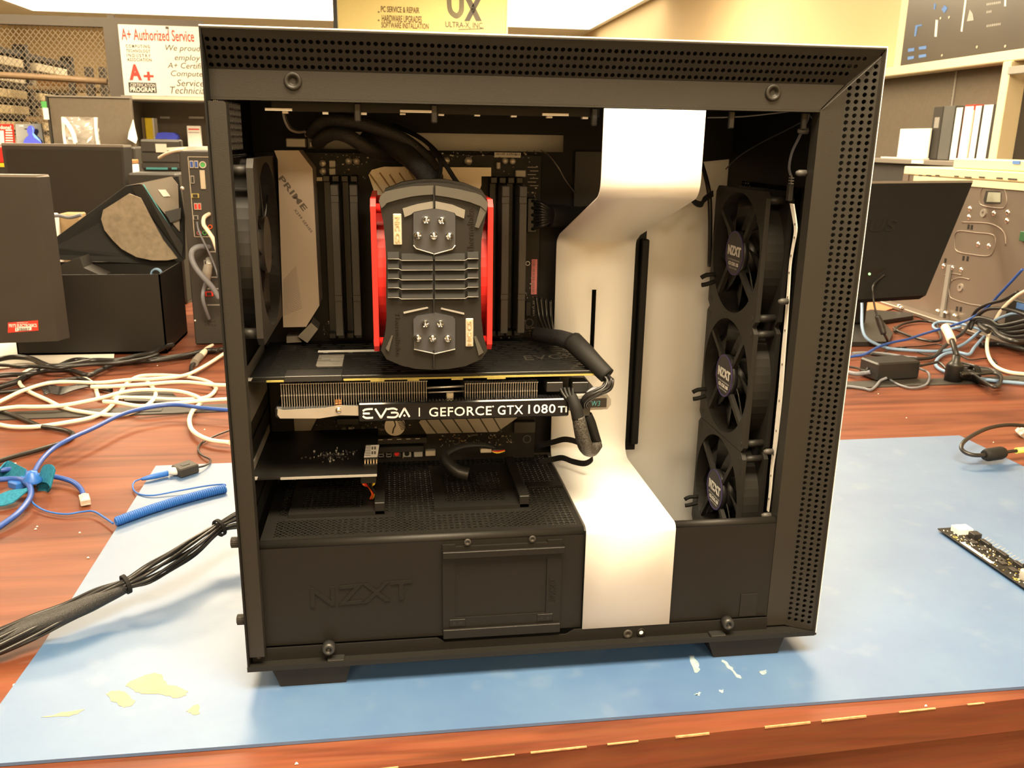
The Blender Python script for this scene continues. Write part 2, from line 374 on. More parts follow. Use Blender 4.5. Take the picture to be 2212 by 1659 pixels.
MB().box((-3.70,6.84,ZC-.016),(-3.64,9.46,ZC-.001)).box((2.10,6.84,ZC-.016),(2.15,9.46,ZC-.001)).box((-3.64,9.4,ZC-.016),(2.10,9.46,ZC-.001)).build('frame',M['white'],lp)
for i,(lx,ly,sx,sy,w) in enumerate(LAMPS):
    t=thing('troffer','lit ceiling troffer %s'%['over the far desk, behind the open computer','straight above the open computer','near the cage, over the black box','added unseen over the bare steel case, for glare on the mat','above the wire cage rail','between cage and hanging banner','behind the camera, nearer the cage wall','behind the camera, nearer the binder wall'][i],'light',(lx,ly,ZC),'ceiling troffers')
    MB().box((lx-sx/2,ly-sy/2,ZC-.010),(lx+sx/2,ly+sy/2,ZC-.001)).build('diffuser',m_tube,t)

# ---- the two desks
DA=math.radians(2.35)
def drot(x,y,z): # desk frame -> world, origin at the front edge below the case
    c,s=math.cos(DA),math.sin(DA); return V((x*c-y*s, -.0945+x*s+y*c, z))
def dbox(mb,a,b,**k):
    p=[drot(*q) for q in ((a[0],a[1],a[2]),(b[0],a[1],a[2]),(b[0],b[1],a[2]),(a[0],b[1],a[2]),(a[0],a[1],b[2]),(b[0],a[1],b[2]),(b[0],b[1],b[2]),(a[0],b[1],b[2]))]
    return mb.hexa(p,**k)
d=thing('desk','cherry wood desk carrying the open computer and the blue mat','desk',drot(0,.45,FL))
dbox(MB(),(-1.7,0,-.032),(1.75,.905,-.0005)).build('desk_top',M['wood'],d)
dbox(MB(),(-1.69,.004,-.30),(1.74,.022,-.034)).build('apron',M['wood'],d)
mb=MB()
for (a,b) in ((-1.68,-1.64),(1.69,1.73)): dbox(mb:=MB(),(a,.03,FL),(b,.88,-.033)).build('leg',M['wood'],d)
# chipped pale edge line along the front of the top
mb=MB(); rnd=random.Random(3); x=-.6
while x<.75:
    l=rnd.uniform(.004,.045); dbox(mb,(x,-.0005,-.0009-rnd.uniform(0,.0009)),(x+l,.0005+rnd.uniform(0,.0006),-.0003)); x+=l+rnd.uniform(.002,.05)
mb.build('worn_edge',mat('chipped_laminate',(.42,.26,.13),.8,0,.2,var=.3,vscale=200),d)['kind']='stuff'
d2=thing('desk','cherry wood desk standing behind, with the monitors and loose cables on it','desk',drot(0,1.45,FL))
dbox(MB(),(-1.7,.950,-.032),(1.9,1.95,-.0005)).build('desk_top',M['wood'],d2)
for (a,b) in ((-1.68,-1.64),(1.84,1.88)): dbox(MB(),(a,1.0,FL),(b,1.9,-.033)).build('leg',M['wood'],d2)
mb=MB(); dbox(mb,(-1.7,.906,-.010),(1.8,.949,.0012))
for x in (-.52,-.83,.52,1.1): dbox(mb,(x,.918,.0012),(x+.05,.934,.0022))
tag(mb.build('cable_channel',M['charcoal']),'dark metal strip closing the gap between the two desks','cable channel')

# ---- the mat
p=[(-.445,-.0662),(.81,-.0670),(.774,.420),(.769,.5572),(-.4585,.5425),(-.4405,.0055)]
mbm=MB().prism([(x,y,0.0) for x,y in [(-.4435,-.0655),(.80,-.0675),(.776,.415),(.769,.557),(-.452,.5415),(-.4400,.09)]],(0,0,.0028))
o=mbm.build('work_mat',M['mat']); tag(o,'worn blue rubber mat under the open computer','mat')
m_res=mat('pale_glue_residue',(.36,.31,.20),.8,0,.2,var=.1,vscale=60)
rs=[(-.3290,.0105),(-.305,.0215),(-.287,.024),(-.270,.0160),(-.2580,.0050),(-.268,-.0012),(-.2900,.0020),(-.302,.0068)]
def blob(px,zz=.0029,n=26,seed=1,j=.18):
    r=random.Random(seed); P=[Z(a,b,zz) for a,b in px]; P=smooth_path(P,6,True); return [V((q.x+r.uniform(-.0011,.0011),q.y+r.uniform(-.0011,.0011),zz)) for q in P]
mb=MB()
for k,px in enumerate(([(272,1478),(335,1454),(362,1478),(404,1492),(388,1508),(345,1500),(300,1496)],[(230,1500),(262,1492),(292,1518),(262,1526)],[(404,1538),(424,1522),(432,1542)],[(90,1550),(180,1532),(150,1546)])): mb.prism(blob(px,.00285,seed=k),(0,0,.0002))
mb.build('residue',m_res,o)
mb=MB()
for k,px in enumerate(([(1490,1420),(1500,1420),(1512,1446),(1502,1452)],[(1560,1428),(1570,1430),(1592,1455),(1604,1466),(1586,1458)],[(1640,1452),(1655,1448),(1650,1456)],[(1500,1500),(1512,1496),(1510,1502)],[(1552,1492),(1562,1490),(1560,1496)])): mb.prism(blob(px,.00285,seed=30+k),(0,0,.00018))
mb.build('scuff_marks',mat('pale_scuff',(.22,.30,.36),.7,var=.2,vscale=200),o)['kind']='stuff'
mb=MB(); rr_=random.Random(9)
for px,py in ((340,790),(33,1001),(77,1143),(80,1138),(172,1151),(442,928),(1897,851),(1958,903),(2146,956),(190,1205),(30,1480),(640,1650),(2000,1525)):
    q=Z(px,py,.0002); mb.hexa([q+V((rr_.uniform(-.0016,-.0006),-.0007,0)),q+V((rr_.uniform(.0006,.002),-.0005,0)),q+V((.0012,.0008,0)),q+V((-.0008,.0007,0)),q+V((-.0006,-.0004,.0009)),q+V((.0006,-.0003,.0008)),q+V((.0005,.0004,.0012)),q+V((-.0004,.0004,.0010))])
tag(mb.build('paper_crumbs',M['paper']),'tiny white crumbs strewn over the cherry wood','crumbs',kind='stuff')
ZM=.0029   # top of the mat

# ---- wire cage with its rail, posts and mesh
cg=thing('wire_cage','grey wire mesh cage wall along the shelving rack','cage',(-1.9,4.5,FL))
m_post=mat('grey_cage_paint',(.075,.063,.050),.55,0,.4,var=.05,vscale=10)
MB().box((-3.3,4.49,.985),(-1.085,4.53,1.032)).build('top_rail',m_post,cg)
MB().box((-1.585,4.485,FL),(-1.490,4.535,1.005)).box((-1.562,4.495,1.005),(-1.530,4.525,1.045)).build('post',m_post,cg)
MB().box((-1.13,4.50,FL),(-1.08,4.535,1.0)).build('post',m_post,cg)
MB().box((-2.9,4.485,FL),(-2.83,4.535,1.0)).build('post',m_post,cg)
MB().tube([(-2.9,4.515,.742),(-2.1,4.515,.735),(-1.6,4.515,.715)],.017,6,sub=2).build('middle_rail',mat('brown_cage_rail',(.20,.13,.07),.6,var=.1),cg)
mb=MB()
x0,x1,z0,z1=-2.45,-1.59,.33,.985; nx,nz=62,40
for k in range(nx):
    xa=x0+(x1-x0)*k/nx; dx=(x1-x0)/nx*.5; w=.0016
    pts=[(xa+(dx if j%2==(k%2) else -dx),4.513,z0+(z1-z0)*j/nz) for j in range(nz+1)]
    for a,b in zip(pts,pts[1:]):
        mb.hexa([V(a)+V((-w,0,0)),V(a)+V((w,0,0)),V(a)+V((w,.002,0)),V(a)+V((-w,.002,0)),V(b)+V((-w,0,0)),V(b)+V((w,0,0)),V(b)+V((w,.002,0)),V(b)+V((-w,.002,0))])
mb.build('wire_mesh',mat('mesh_wire',(.22,.18,.13),.5,.3,var=.05),cg)

# ---- rack behind the mesh and its cartons
rk=thing('storage_rack','black shelving rack seen through the wire mesh','rack',(-2.8,6.6,FL))
m_rack=mat('black_rack_steel',(.035,.030,.025),.5,0,.4,var=.1)
for yy in (5.2,6.05,6.95):
    MB().box((-2.62,yy-.03,FL),(-2.54,yy+.03,1.02)).build('upright',m_rack,rk)
SHELF=(.245,.345,.445,.545,.645,.745,.845,.955)
for zz in SHELF:
    MB().box((-3.00,5.15,zz-.016),(-2.55,7.0,zz+.016)).build('shelf',m_rack,rk)
m_cart=mat('pale_carton',(.80,.66,.42),.85,0,.15,var=.06,vscale=20)
m_cart2=mat('white_carton',(.88,.80,.62),.85,0,.15,var=.05,vscale=20)
cn=0
names=['lowest','second lowest','third lowest','middle','third highest','second highest','top']
for si,zz in enumerate([q+.016 for q in SHELF[:-1]]):
    for bi,(ya,yb) in enumerate(((5.30,5.95),(6.15,6.85))):
        for hi in range(2):
            a=ya+(yb-ya)*hi*.5+.015; b=ya+(yb-ya)*(hi+1)*.5-.015
            hgt=.054
            o=MB().box((-2.90,a,zz+.001),(-2.53,b,zz+hgt),ch=.004).build('carton',m_cart2 if si>4 else m_cart)
            tag(o,'pale carton on the %s rack shelf, %s bay, %s of its pair'%(names[si],['nearer','farther'][bi],['nearer','farther'][hi]),'box','cartons on the caged rack'); cn+=1
# low rack standing behind the cage on the back side
rk2=thing('storage_rack','low open rack of grey posts and brown boards farther behind the mesh','rack',(-2.0,6.2,FL))
for (px,w) in ((150,8),(190,14),(220,12)):
    a=Y(px-w/2,145,5.6); b=Y(px+w/2,145,5.6)
    MB().box((a.x,5.58,FL),(b.x,5.64,a.z)).build('post',m_post,rk2)
a=Y(60,176,5.66);b=Y(240,196,5.66)
MB().box((max(a.x,-2.45),5.645,b.z),(b.x,6.1,b.z+.02)).build('shelf_board',M['tan'],rk2)
a=Y(60,262,5.66);b=Y(240,252,5.66)
MB().box((max(a.x-.6,-2.45),5.645,a.z),(b.x,6.1,a.z+.03)).build('shelf_board',M['tan'],rk2)
for (q0,q1,lab) in (((85,181),(180,196),'flat brown carton lying on the low rack board'),):
    a=Y(q0[0],q0[1],5.75); b=Y(q1[0],q1[1],5.75)
    zt=Y(150,194,5.66).z
    bz=Y(240,196,5.66).z+.0205
    tag(MB().box((max(a.x,-2.44),5.7,bz),(b.x,5.95,bz+.05),ch=.003).build('carton',M['skin']),lab,'box')

# ---- the service sign on the cage
sg=thing('service_sign','white service sign with red lettering fixed to the wire cage','sign',Y(345,210,4.47))
a,b,c_,d_=Y(257,54,4.475),Y(275,207,4.475),Y(436,212,4.475),Y(425,61,4.475)
x0=-1.505; x1=-.90; zt=.998; zb=.643
m_sred=mat('sign_red_ink',(.65,.03,.02),.6,var=.03); m_sgrey=mat('sign_grey_ink',(.07,.06,.045),.7,var=.03); m_sblack=mat('sign_black_ink',(.02,.02,.02),.6,var=.03)
mb=MB().box((x0,4.466,zb),(x1,4.472,zt)); yy=4.4655; m_spaper=mat('sign_paper',(.62,.59,.53),.7,0,.2,var=.02)
def st(s,xa,xb,za,zb2,mi,**k): mb.text(s,(xa,yy,za),(xb-xa,0,0),(0,0,zb2-za),.0006,mi=mi,**k)
def PX(px,py): q=Y(px,py,yy); return q.x,q.z
def stp(s,p0,p1,mi,**k):
    xa,za=PX(*p0); xb,zb2=PX(*p1); st(s,xa,xb,za,zb2,mi,**k)
stp('A+ Authorized Service',(263,86),(418,66),1,bold=.012)
stp('COMPUTING',(272,103),(323,97),2,sp=1.4,bold=.02); stp('TECHNOLOGY',(273,113),(324,107),2,sp=1.3,bold=.02); stp('INDUSTRY',(274,123),(325,117),2,sp=1.5,bold=.02); stp('ASSOCIATION',(275,132),(327,126),2,sp=1.2,bold=.02)
stp('A',(280,173),(304,139),1,bold=.05); stp('+',(311,174),(331,155),1,bold=.03)
xa,za=PX(279,200); xb,zb2=PX(337,179); mb.box((xa,yy,za),(xb,yy+.0005,zb2),mi=3)
yy-=.0006
stp('CERTIFICATION',(282,187),(335,181),0); stp('PROGRAM',(282,198),(335,189),0,bold=.02)
yy+=.0006
for s,p0,p1 in (('We proudly',(358,113),(445,99)),('employ',(378,134),(432,119)),("A+ Certified",(362,147),(452,137)),('Computer',(370,168),(446,154)),('Service',(382,186),(440,173)),('Technicians',(368,202),(460,189))): stp(s,p0,p1,2,shear=.25)
mb.build('sign_panel',[m_spaper,m_sred,m_sgrey,m_sblack],sg)
for px,py in ((361,60),(360,210)): MB().box(Y(px-4,py-3,4.464),Y(px+4,py+3,4.470)+V((0,.004,0))).build('clip',M['grey'],sg)

# ---- the hanging banner
bn=thing('hanging_banner','pale yellow shop banner hanging from the ceiling before the light panel','banner',Y(909,64,6.0))
m_by=mat('pale_yellow_banner',(.66,.56,.25),.7,0,.2,var=.02,emit=(1,.85,.4),es=0.0)
m_bg=mat('banner_grey_ink',(.07,.06,.05),.6,var=.03); m_bo=mat('banner_tan_ink',(.10,.05,.012),.6,var=.03)
bx0,bx1=Y(729,30,6).x,Y(1093,60,6).x; bz0=Y(1093,70,6).z-.05
mb=MB().box((bx0,6.0,bz0),(bx1,6.012,ZC-.05)); yy=5.9995
def bt(s,p0,p1,mi,**k):
    a=Y(p0[0],p0[1],yy); b=Y(p1[0],p1[1],yy); mb.text(s,a,(b.x-a.x,0,0),(0,0,b.z-a.z),.0008,mi=mi,**k)
bt('PC SERVICE & REPAIR',(823,26),(906,16),2,bold=.02); bt('HARDWARE UPGRADES',(825,47),(911,35),2,bold=.02); bt('SOFTWARE INSTALLATION',(824,60),(926,51),2,bold=.02)
for py in (26,44): q=Y(818,py,yy); mb.cyl(q,q+V((0,-.001,0)),.006,10,mi=1)
# the big UX letters, built from parallel strokes
def stroke(pts,w,mi=1,steps=3):
    P=smooth_path([Y(a,b,yy) for a,b in pts],steps)
    for i in range(len(P)-1):
        t=(P[i+1]-P[i]).normalized(); n=V((t.z,0,-t.x))*w
        mb.hexa([P[i]-n,P[i]+n,P[i]+n+V((0,-.001,0)),P[i]-n+V((0,-.001,0)),P[i+1]-n,P[i+1]+n,P[i+1]+n+V((0,-.001,0)),P[i+1]-n+V((0,-.001,0))],mi=mi)
for k in range(4):
    o=k*2.6
    stroke([(966+o,-12),(967+o,15),(971+o,28-o*.4),(979+o*.6,36-o),(986,39-o*1.05),(993-o*.6,36-o),(1000-o,26-o*.4),(1001-o,10),(1001-o,-12)],.0034,steps=4)
for k in range(4):
    o=k*3.2
    stroke([(1003+o,-10),(1030+o,46)],.0042); stroke([(1033-o*.0+k*3.0,-10),(1004+k*3.0,46)],.0042)
bt('ULTRA-X, INC.',(962,61),(1045,49),1,bold=.02)
stroke([(990,64),(1045,62)],.003)
mb.build('banner_sheet',[m_by,m_bg,m_bo],bn)
MB().box((bx0-.03,5.99,bz0-.01),(bx0-.001,6.02,ZC-.04)).build('side_frame',M['black'],bn)
MB().box((bx1+.001,5.99,bz0-.01),(bx1+.012,6.02,ZC-.04)).build('side_frame',M['cream'],bn)
MB().cyl((bx0+.15,6.006,ZC-.051),(bx0+.15,6.006,ZC-.0005),.006,8).build('hanger',M['silver'],bn)
MB().cyl((bx1-.15,6.006,ZC-.051),(bx1-.15,6.006,ZC-.0005),.006,8).build('hanger',M['silver'],bn)
# ================================================================== the open computer case
ST,IN=M['steel'],M['inner']
h=.247; ZB,ZT=.022,.516
case=thing('computer_case','open black and white tower case with its glass side off, standing on the blue mat','computer case',(0,.115,ZM))
def P_(mb,name,m,parent=None): return mb.build(name,m,parent or case)
# outer shell -----------------------------------------------------
P_(MB().box((-h,.0005,ZT-.0012),(h,.231,ZT),ch=.0004),'top_cover',M['white'])
P_(MB().box((h-.0012,.0005,ZB+.0015),(h,.231,ZT-.0013),ch=.0004),'front_cover',M['white'])
P_(MB().box((-.2455,.229,ZB+.002),(h-.002,.2305,ZT-.002)),'side_panel',M['white'])
P_(MB().box((-h,0,ZB),(h,.231,ZB+.0022),ch=.0003).box((-h,-.0006,ZB),(h-.002,.0006,ZB+.0044)),'bottom_pan',ST)
# inner ceiling (top tray) and inner front sheet
P_(MB().box((-.245,.016,.4935),(.244,.228,.4955)),'top_tray',IN)
# rear sheet with fan opening, hex grille, slot covers
mb=MB()
mb.box((-.2468,0.0,ZB+.0022),(-.2455,.0135,ZT-.0013))
mb.box((-.2465,.0135,ZB+.0022),(-.2452,.229,.288))
mb.box((-.2465,.163,.288),(-.2452,.229,.430)); mb.box((-.2465,.0135,.288),(-.2452,.018,.430))
mb.box((-.2465,.0135,.430),(-.2452,.229,.434)); mb.box((-.2465,.0135,.4705),(-.2452,.229,ZT-.0013)); mb.box((-.2465,.145,.434),(-.2452,.229,.4705)); mb.box((-.2465,.0135,.434),(-.2452,.025,.4705))
P_(mb,'rear_panel',IN)
P_(MB().perf((-.2462,.025,.434),(0,.12,0),(0,0,.0365),17,7,.0029,(.0008,0,0),seg=6),'rear_grille',M['grey'])
P_(MB().perf((-.2462,.018,.288),(0,.145,0),(0,0,.142),24,24,.0026,(.0008,0,0),seg=6),'fan_grille',M['steel'])
for k in range(7):
    z0=.246-k*.0203
    P_(MB().box((-.2448,.030,z0-.0085),(-.2438,.185,z0+.0085),ch=.0003).box((-.2438,.030,z0-.0085),(-.236,.0312,z0+.0085)),'slot_cover',M['black'])
# side frame : top strip (punched slope + flat band) ---------------
mb=MB(); yb_,yp=.014,.0024
mb.box((-h+.0014,0,ZT-.0022),(h-.0016,.0022,ZT-.0013))
mb.quad((-h+.0016,.0004,.5138),(h-.0022,.0004,.5138),(h-.0052,yp,.5098),(-h+.0016,yp,.5098))
nt_=100; L=2*h-.006
def hole_t(i,j): # j from the top down; stop at the mitre
    x=-h+.002+(i+.5)*(L/nt_); return x < h-.0075-(j+1.1)*.0058
mb.perf((-h+.002,yp,.5098),(L,0,0),(0,yb_-yp,-.0208),nt_,4,.00165,(0,.0009,.0004),hole=hole_t,seg=12)
mb.quad((-h+.002,yb_,.489),(h-.0245,yb_,.489),(.2045,yb_,.4705),(-h+.002,yb_,.4705))
mb.box((-h+.002,yb_,.4690),(.2050,yb_+.012,.4704))
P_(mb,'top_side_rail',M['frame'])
# right strip
mb=MB(); xo=h-.0020
mb.box((h-.0024,0,ZB+.0026),(h-.0013,.0022,ZT-.0020))
mb.quad((xo-.0004,.0004,ZT-.003),(xo-.0004,.0004,ZB+.003),(.2432,yp,ZB+.0045),(.2432,yp,ZT-.0062))
nr=96; LR=.4842
def hole_r(i,j): # i downwards, j inwards
    z=.5096-(i+.5)*(LR/nr); return z < .5030-(j)*.0052 and z>.0285
mb.perf((.2432,yp,.5096),(0,0,-LR),(-.0195,yb_-yp-.0004,0),nr,4,.00172,(-.0003,.0009,0),hole=hole_r,seg=12)
mb.quad((.2237,yb_-.0004,.4895),(.2237,yb_-.0004,ZB+.004),(.2062,yb_-.0004,ZB+.004),(.2062,yb_-.0004,.4715))
mb.box((.2050,yb_-.0004,ZB+.004),(.2062,yb_+.012,.4712))
mb.quad((.2433,yp+.0001,.5094),(.2062,yb_-.0005,.4712),(.2066,yb_-.0008,.4708),(.2437,yp-.0004,.5090))
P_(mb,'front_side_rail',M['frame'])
P_(MB().box((.2128,.0225,ZB+.004),(.2440,.0232,.510)).box((-h+.002,.0225,.4905),(.2128,.0232,.5125)),'rail_shade_sheet',M['matte'])  # added dark sheets that paint the shade behind the punched holes
P_(MB().box((.2440,.0030,ZB+.003),(.2456,.228,ZT-.003)),'front_shade_sheet',M['matte'])  # unseen dark sheet, added so the outer holes look shaded
# inner front sheet that carries the fans, with fan openings
mb=MB(); mb.box((.2195,.020,ZB+.003),(.2210,.060,.4930)); mb.box((.2195,.190,ZB+.003),(.2210,.228,.493)); mb.box((.2195,.060,.410),(.2210,.190,.493))
P_(mb,'fan_bracket',IN)
P_(MB().perf((.2352,.02,ZB+.004),(0,.205,0),(0,0,.465),30,66,.0026,(.0006,0,0),seg=6),'front_grille',M['matte'])
# rear side flange, rounded top corner
pts=[(-.2452,.033),(-.2332,.033),(-.2332,.4655)]+[(-.2352+.002*math.cos(a),.4655+.002*math.sin(a)) for a in (math.radians(20*k) for k in range(1,5))]+[(-.2352,.4676),(-.2452,.4676)]
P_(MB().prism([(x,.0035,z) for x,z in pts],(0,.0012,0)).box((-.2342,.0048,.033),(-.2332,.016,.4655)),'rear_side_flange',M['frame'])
# bottom lip, rail plate with cut-out
P_(MB().box((-h+.0015,-.0004,ZB+.0022),(h-.002,.0116,ZB+.0029)),'bottom_ledge',ST)
zr=.0362; zn=.0322
xs=[Y(945,1380,.0105).x,Y(960,1390,.0105).x,Y(1222,1380,.0105).x,Y(1240,1370,.0105).x]
pl=[(-.2325,ZB+.0026),(.2040,ZB+.0026),(.2040,zr+.0003),(xs[3],zr),(xs[2],zn),(xs[1],zn),(xs[0],zr),(-.2325,zr)]
mb=MB().prism([(x,.0100,z) for x,z in pl],(0,.0014,0)).box((-.244,.0098,ZB+.0026),(-.2326,.0112,.0345))
P_(mb,'bottom_side_rail',ST)
# standoffs / screws
def knob(pos,r,l,name,m,hexhole=True,ax=(0,-1,0)):
    mb=MB().lathe([(0,0),(r,0),(r,l*.7),(r*.85,l),(r*.42,l),(r*.36,l*.55),(0,l*.55)],pos,ax,20)
    return P_(mb,name,m)
for px,py in ((632,175),(1672,200)):
    q=Y(px,py,.012)
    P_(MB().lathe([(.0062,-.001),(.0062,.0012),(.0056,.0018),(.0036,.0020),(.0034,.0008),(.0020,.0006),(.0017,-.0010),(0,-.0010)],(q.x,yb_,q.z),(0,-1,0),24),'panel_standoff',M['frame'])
for px,py in ((710,1402),(1573,1348)):
    q=Y(px,py,.005); knob((q.x,.0100,q.z),.0055,.0075,'thumbscrew',M['black'])
q=Y(559,1418,.0098); knob((q.x,.0098,q.z),.0020,.0014,'case_screw',M['charcoal'])
q=Y(1356,1369,.0100); knob((q.x,.0100,q.z),.0042,.0012,'case_screw',M['charcoal'])
q=Y(1385,1366,.0100); P_(MB().lathe([(.0040,0),(.0040,.0008),(.0026,.0004),(.0018,.0003)],(q.x,.0100,q.z),(0,-1,0),18),'screw_hole',ST); P_(MB().lathe([(.0018,.0003),(0,.0003)],(q.x,.0100,q.z),(0,-1,0),14),'screw_hole_bottom',M['white'])
for px,py in ((726,1428),(1550,1374)):
    q=Y(px,py,.004); P_(MB().box((q.x-.007,.0012,ZB+.0028),(q.x+.007,.0098,ZB+.0050),ch=.0006),'rubber_clip',M['matte'])
for px,py in ((507,1207),(519,1384)):
    q=X(px,py,-.2468)
    mb=MB().lathe([(.0022,0),(.0022,.0015),(.0040,.0015),(.0040,.0070),(.0034,.0078),(0,.0078)],(-.2466,q.y if 0<q.y<.03 else .012,q.z),(-1,0,0),18)
    for k in range(18):
        a=k*math.pi/9; y0,z0=(q.y if 0<q.y<.03 else .012),q.z
        mb.box((-.2540,y0+.0040*math.cos(a)-.0003,z0+.0040*math.sin(a)-.0003),(-.2484,y0+.0040*math.cos(a)+.0003,z0+.0040*math.sin(a)+.0003))
    P_(mb,'rear_thumbscrew',M['charcoal'])
# feet : tapered blocks
def foot(x0,x1,y0,y1):
    t=.007
    mb=MB().hexa([(x0+t*.6,y0+.001,ZM),(x1-t*.35,y0+.001,ZM),(x1-t*.35,y1-.003,ZM),(x0+t*.6,y1-.003,ZM),(x0-t*.4,y0,ZB),(x1+t*.35,y0,ZB),(x1+t*.35,y1,ZB),(x0-t*.4,y1,ZB)])
    return P_(mb,'foot',M['matte'])
for (a,b) in ((-.2262,-.1660),(.1500,.2170)):
    foot(a,b,.004,.045); foot(a,b,.185,.226)
# power supply shroud ----------------------------------------------
zs=.1300; yf=.0140; xa,xb=-.2330,.0338
def arcprof(y,z,r,n=5): return [(y,z-r*1.25)]+[(y+r-r*math.cos(a),z-r+r*math.sin(a)) for a in (math.radians(90*k/n) for k in range(n+1))]
pr=[(yf,.0362)]+arcprof(yf,zs,.0045)
mb=MB(); mb.sheet([(xa,y,z) for y,z in pr[:2]],(xb-xa,0,0),[(0,.0010,0)]*2); mb.sheet([(xa,y,z) for y,z in pr[1:]],(xb-xa,0,0),[(0,.0010,0)]+[(0,.0006,-.0008)]*(len(pr)-2),smooth=True)
P_(mb,'shroud_front',ST)
# punched top of the shroud
n1,n2=54,34
def hole_s(i,j):
    x=xa+(i+.5)*(xb-xa)/n1; y=.0185+(j+.5)*(.1945-.0185)/n2
    if y<.0250 or x<xa+.012 or x>xb-.003: return False
    if .0560<y<.0640 and (x<-.125 or -.092<x<-.004): return False
    if y>.1 and -.004<x<.033 and .112<y<.122: return False
    return True
mb=MB().perf((xa,.0185,zs),(xb-xa,0,0),(0,.1760,0),n1,n2,.00155,(0,0,-.0009),hole=hole_s,seg=8)
P_(mb,'shroud_top',ST)
P_(MB().box((.0000,.105,zs+.0003),(.0330,.1075,zs+.0022)),'shroud_top_edge',ST)
# raised drive plates on the shroud
for (ax,bx,y0,y1) in ((-.2150,-.1330,.0600,.150),(-.0900,-.0060,.0620,.162)):
    w=bx-ax
    def hs(i,j): return 1<i<12 and 1<j<14
    mb=MB().perf((ax,y0,zs+.0036),(w-.009,0,0),(0,y1-y0,0),14,18,.0016,(0,0,-.0006),hole=hs,seg=8)
    mb.box((ax,y0-.0008,zs+.0002),(bx,y0,zs+.0036)); mb.box((bx-.009,y0-.0008,zs+.0002),(bx,y1,zs+.0115),ch=.0006)
    mb.box((ax,y1,zs+.0002),(bx,y1+.0008,zs+.0036))
    P_(mb,'drive_plate',ST)
# right front plate of the shroud
pr2=[(yf,.0362)]+arcprof(yf,.1315,.0040)
P_(MB().sheet([(.1128,y,z) for y,z in pr2[:2]],(.2048-.1128,0,0),[(0,.0010,0)]*2).sheet([(.1128,y,z) for y,z in pr2[1:]],(.2048-.1128,0,0),[(0,.0010,0)]+[(0,.0006,-.0008)]*(len(pr2)-2),smooth=True),'shroud_front_panel',ST)
q=Y(1625,1305,.0138); P_(MB().box((q.x-.0115,.0132,q.z-.0115),(q.x+.004,.0139,q.z+.0105)),'latch_recess',M['matte'])
for (px,py,x_) in ((1643,1278,.205),(1665,1113,.205),(1672,975,.206),(1705,651,.206),(1744,374,.206),(1748,283,.206)):
    q=X(px,py,x_)
    mb=MB().lathe([(.0016,0),(.0026,.0004),(.0026,.0060),(.0014,.0085),(0,.0088)],(.2050,max(.020,q.y),q.z),(-1,0,0),12)
    P_(mb,'panel_clip',M['grey'])
# embossed word on the shroud front
mb=MB(); a=Y(672,1312,.0138); b=Y(890,1262,.0138); mb.text('NZXT',(a.x,yf-.0001,a.z),(b.x-a.x,0,.003),(0,0,.0175),.0008,bold=.01,sp=1.05)
P_(mb,'embossed_word',ST)
# drive caddy on the shroud front
cd=[(955,1180),(1218,1168),(1212,1368),(956,1378)]
x0=Y(956,1200,.011).x; x1=Y(1214,1200,.011).x; z0=Y(956,1378,.011).z; z1=Y(1085,1172,.0115).z
mb=MB()
mb.box((x0,.0112,z0+.0085),(x0+.0105,.0136,z1)); mb.box((x1-.0125,.0112,z0+.0085),(x1,.0136,z1)); mb.box((x0+.0105,.0112,z1-.0165),(x1-.0125,.0136,z1-.0020)); mb.box((x0+.0105,.0112,z0+.0085),(x1-.0125,.0136,z0+.0180))
mb.box((x0+.0105,.0124,z0+.018),(x1-.0125,.0130,z1-.0165))
mb.box((x0,.0085,z0),(x1,.0112,z0+.0085),ch=.0004); mb.box((x0,.0085,z1-.0115),(x1+.002,.0112,z1-.0055),ch=.0004)
mb.text('NZXT',(x1-.0045,.01115,z0+.030),(0,0,.0215),(-.0055,0,0),.0004)
caddy=P_(mb,'drive_caddy',ST)
for px,py in ((1010,1171),(1150,1164)): q=Y(px,py,.0110); knob((q.x,.0112,q.z),.0030,.0012,'caddy_screw',M['charcoal']).parent=caddy; 
for px,py in ((988,1346),(1177,1334)):
    q=Y(px,py,.0110); mb=MB().box((q.x-.0068,.0106,q.z-.003),(q.x+.0068,.0113,q.z+.0036),ch=.0003)
    mb.cyl((q.x-.0028,.0105,q.z),(q.x-.0028,.0107,q.z),.0012,10,mi=1); mb.cyl((q.x+.0026,.0105,q.z),(q.x+.0026,.0107,q.z),.0012,10,mi=1)
    mb.build('caddy_grommet',[ST,M['glossy']],caddy)
# white cable bar ----------------------------------------------------
bw0,bw1=.0345,.1125
prof=[(.0095,.0366),(.0095,.1245),(.0095,.1265)]+[(.0095+.006-.006*math.cos(a),.1265+.006*math.sin(a)) for a in (math.radians(18*k) for k in range(1,6))]
prof+=[(.020,.1325),(.160,.1325),(.165,.1325)]+[(.165+.014*math.sin(a),.1465-.014*math.cos(a)) for a in (math.radians(18*k) for k in range(1,6))]
prof+=[(.179,.152),(.179,.343),(.179,.347)]+[(.179-.010*(1-math.cos(a)),.347+.010*math.sin(a)) for a in (math.radians(14*k) for k in range(1,4))]
za,ya=prof[-1][1],prof[-1][0]
prof+=[(.165,.3598),(.020,.4024),(.016,.4045),(.0120,.4085),(.0102,.4130),(.0095,.4180),(.0095,.4220),(.0095,.4683)]
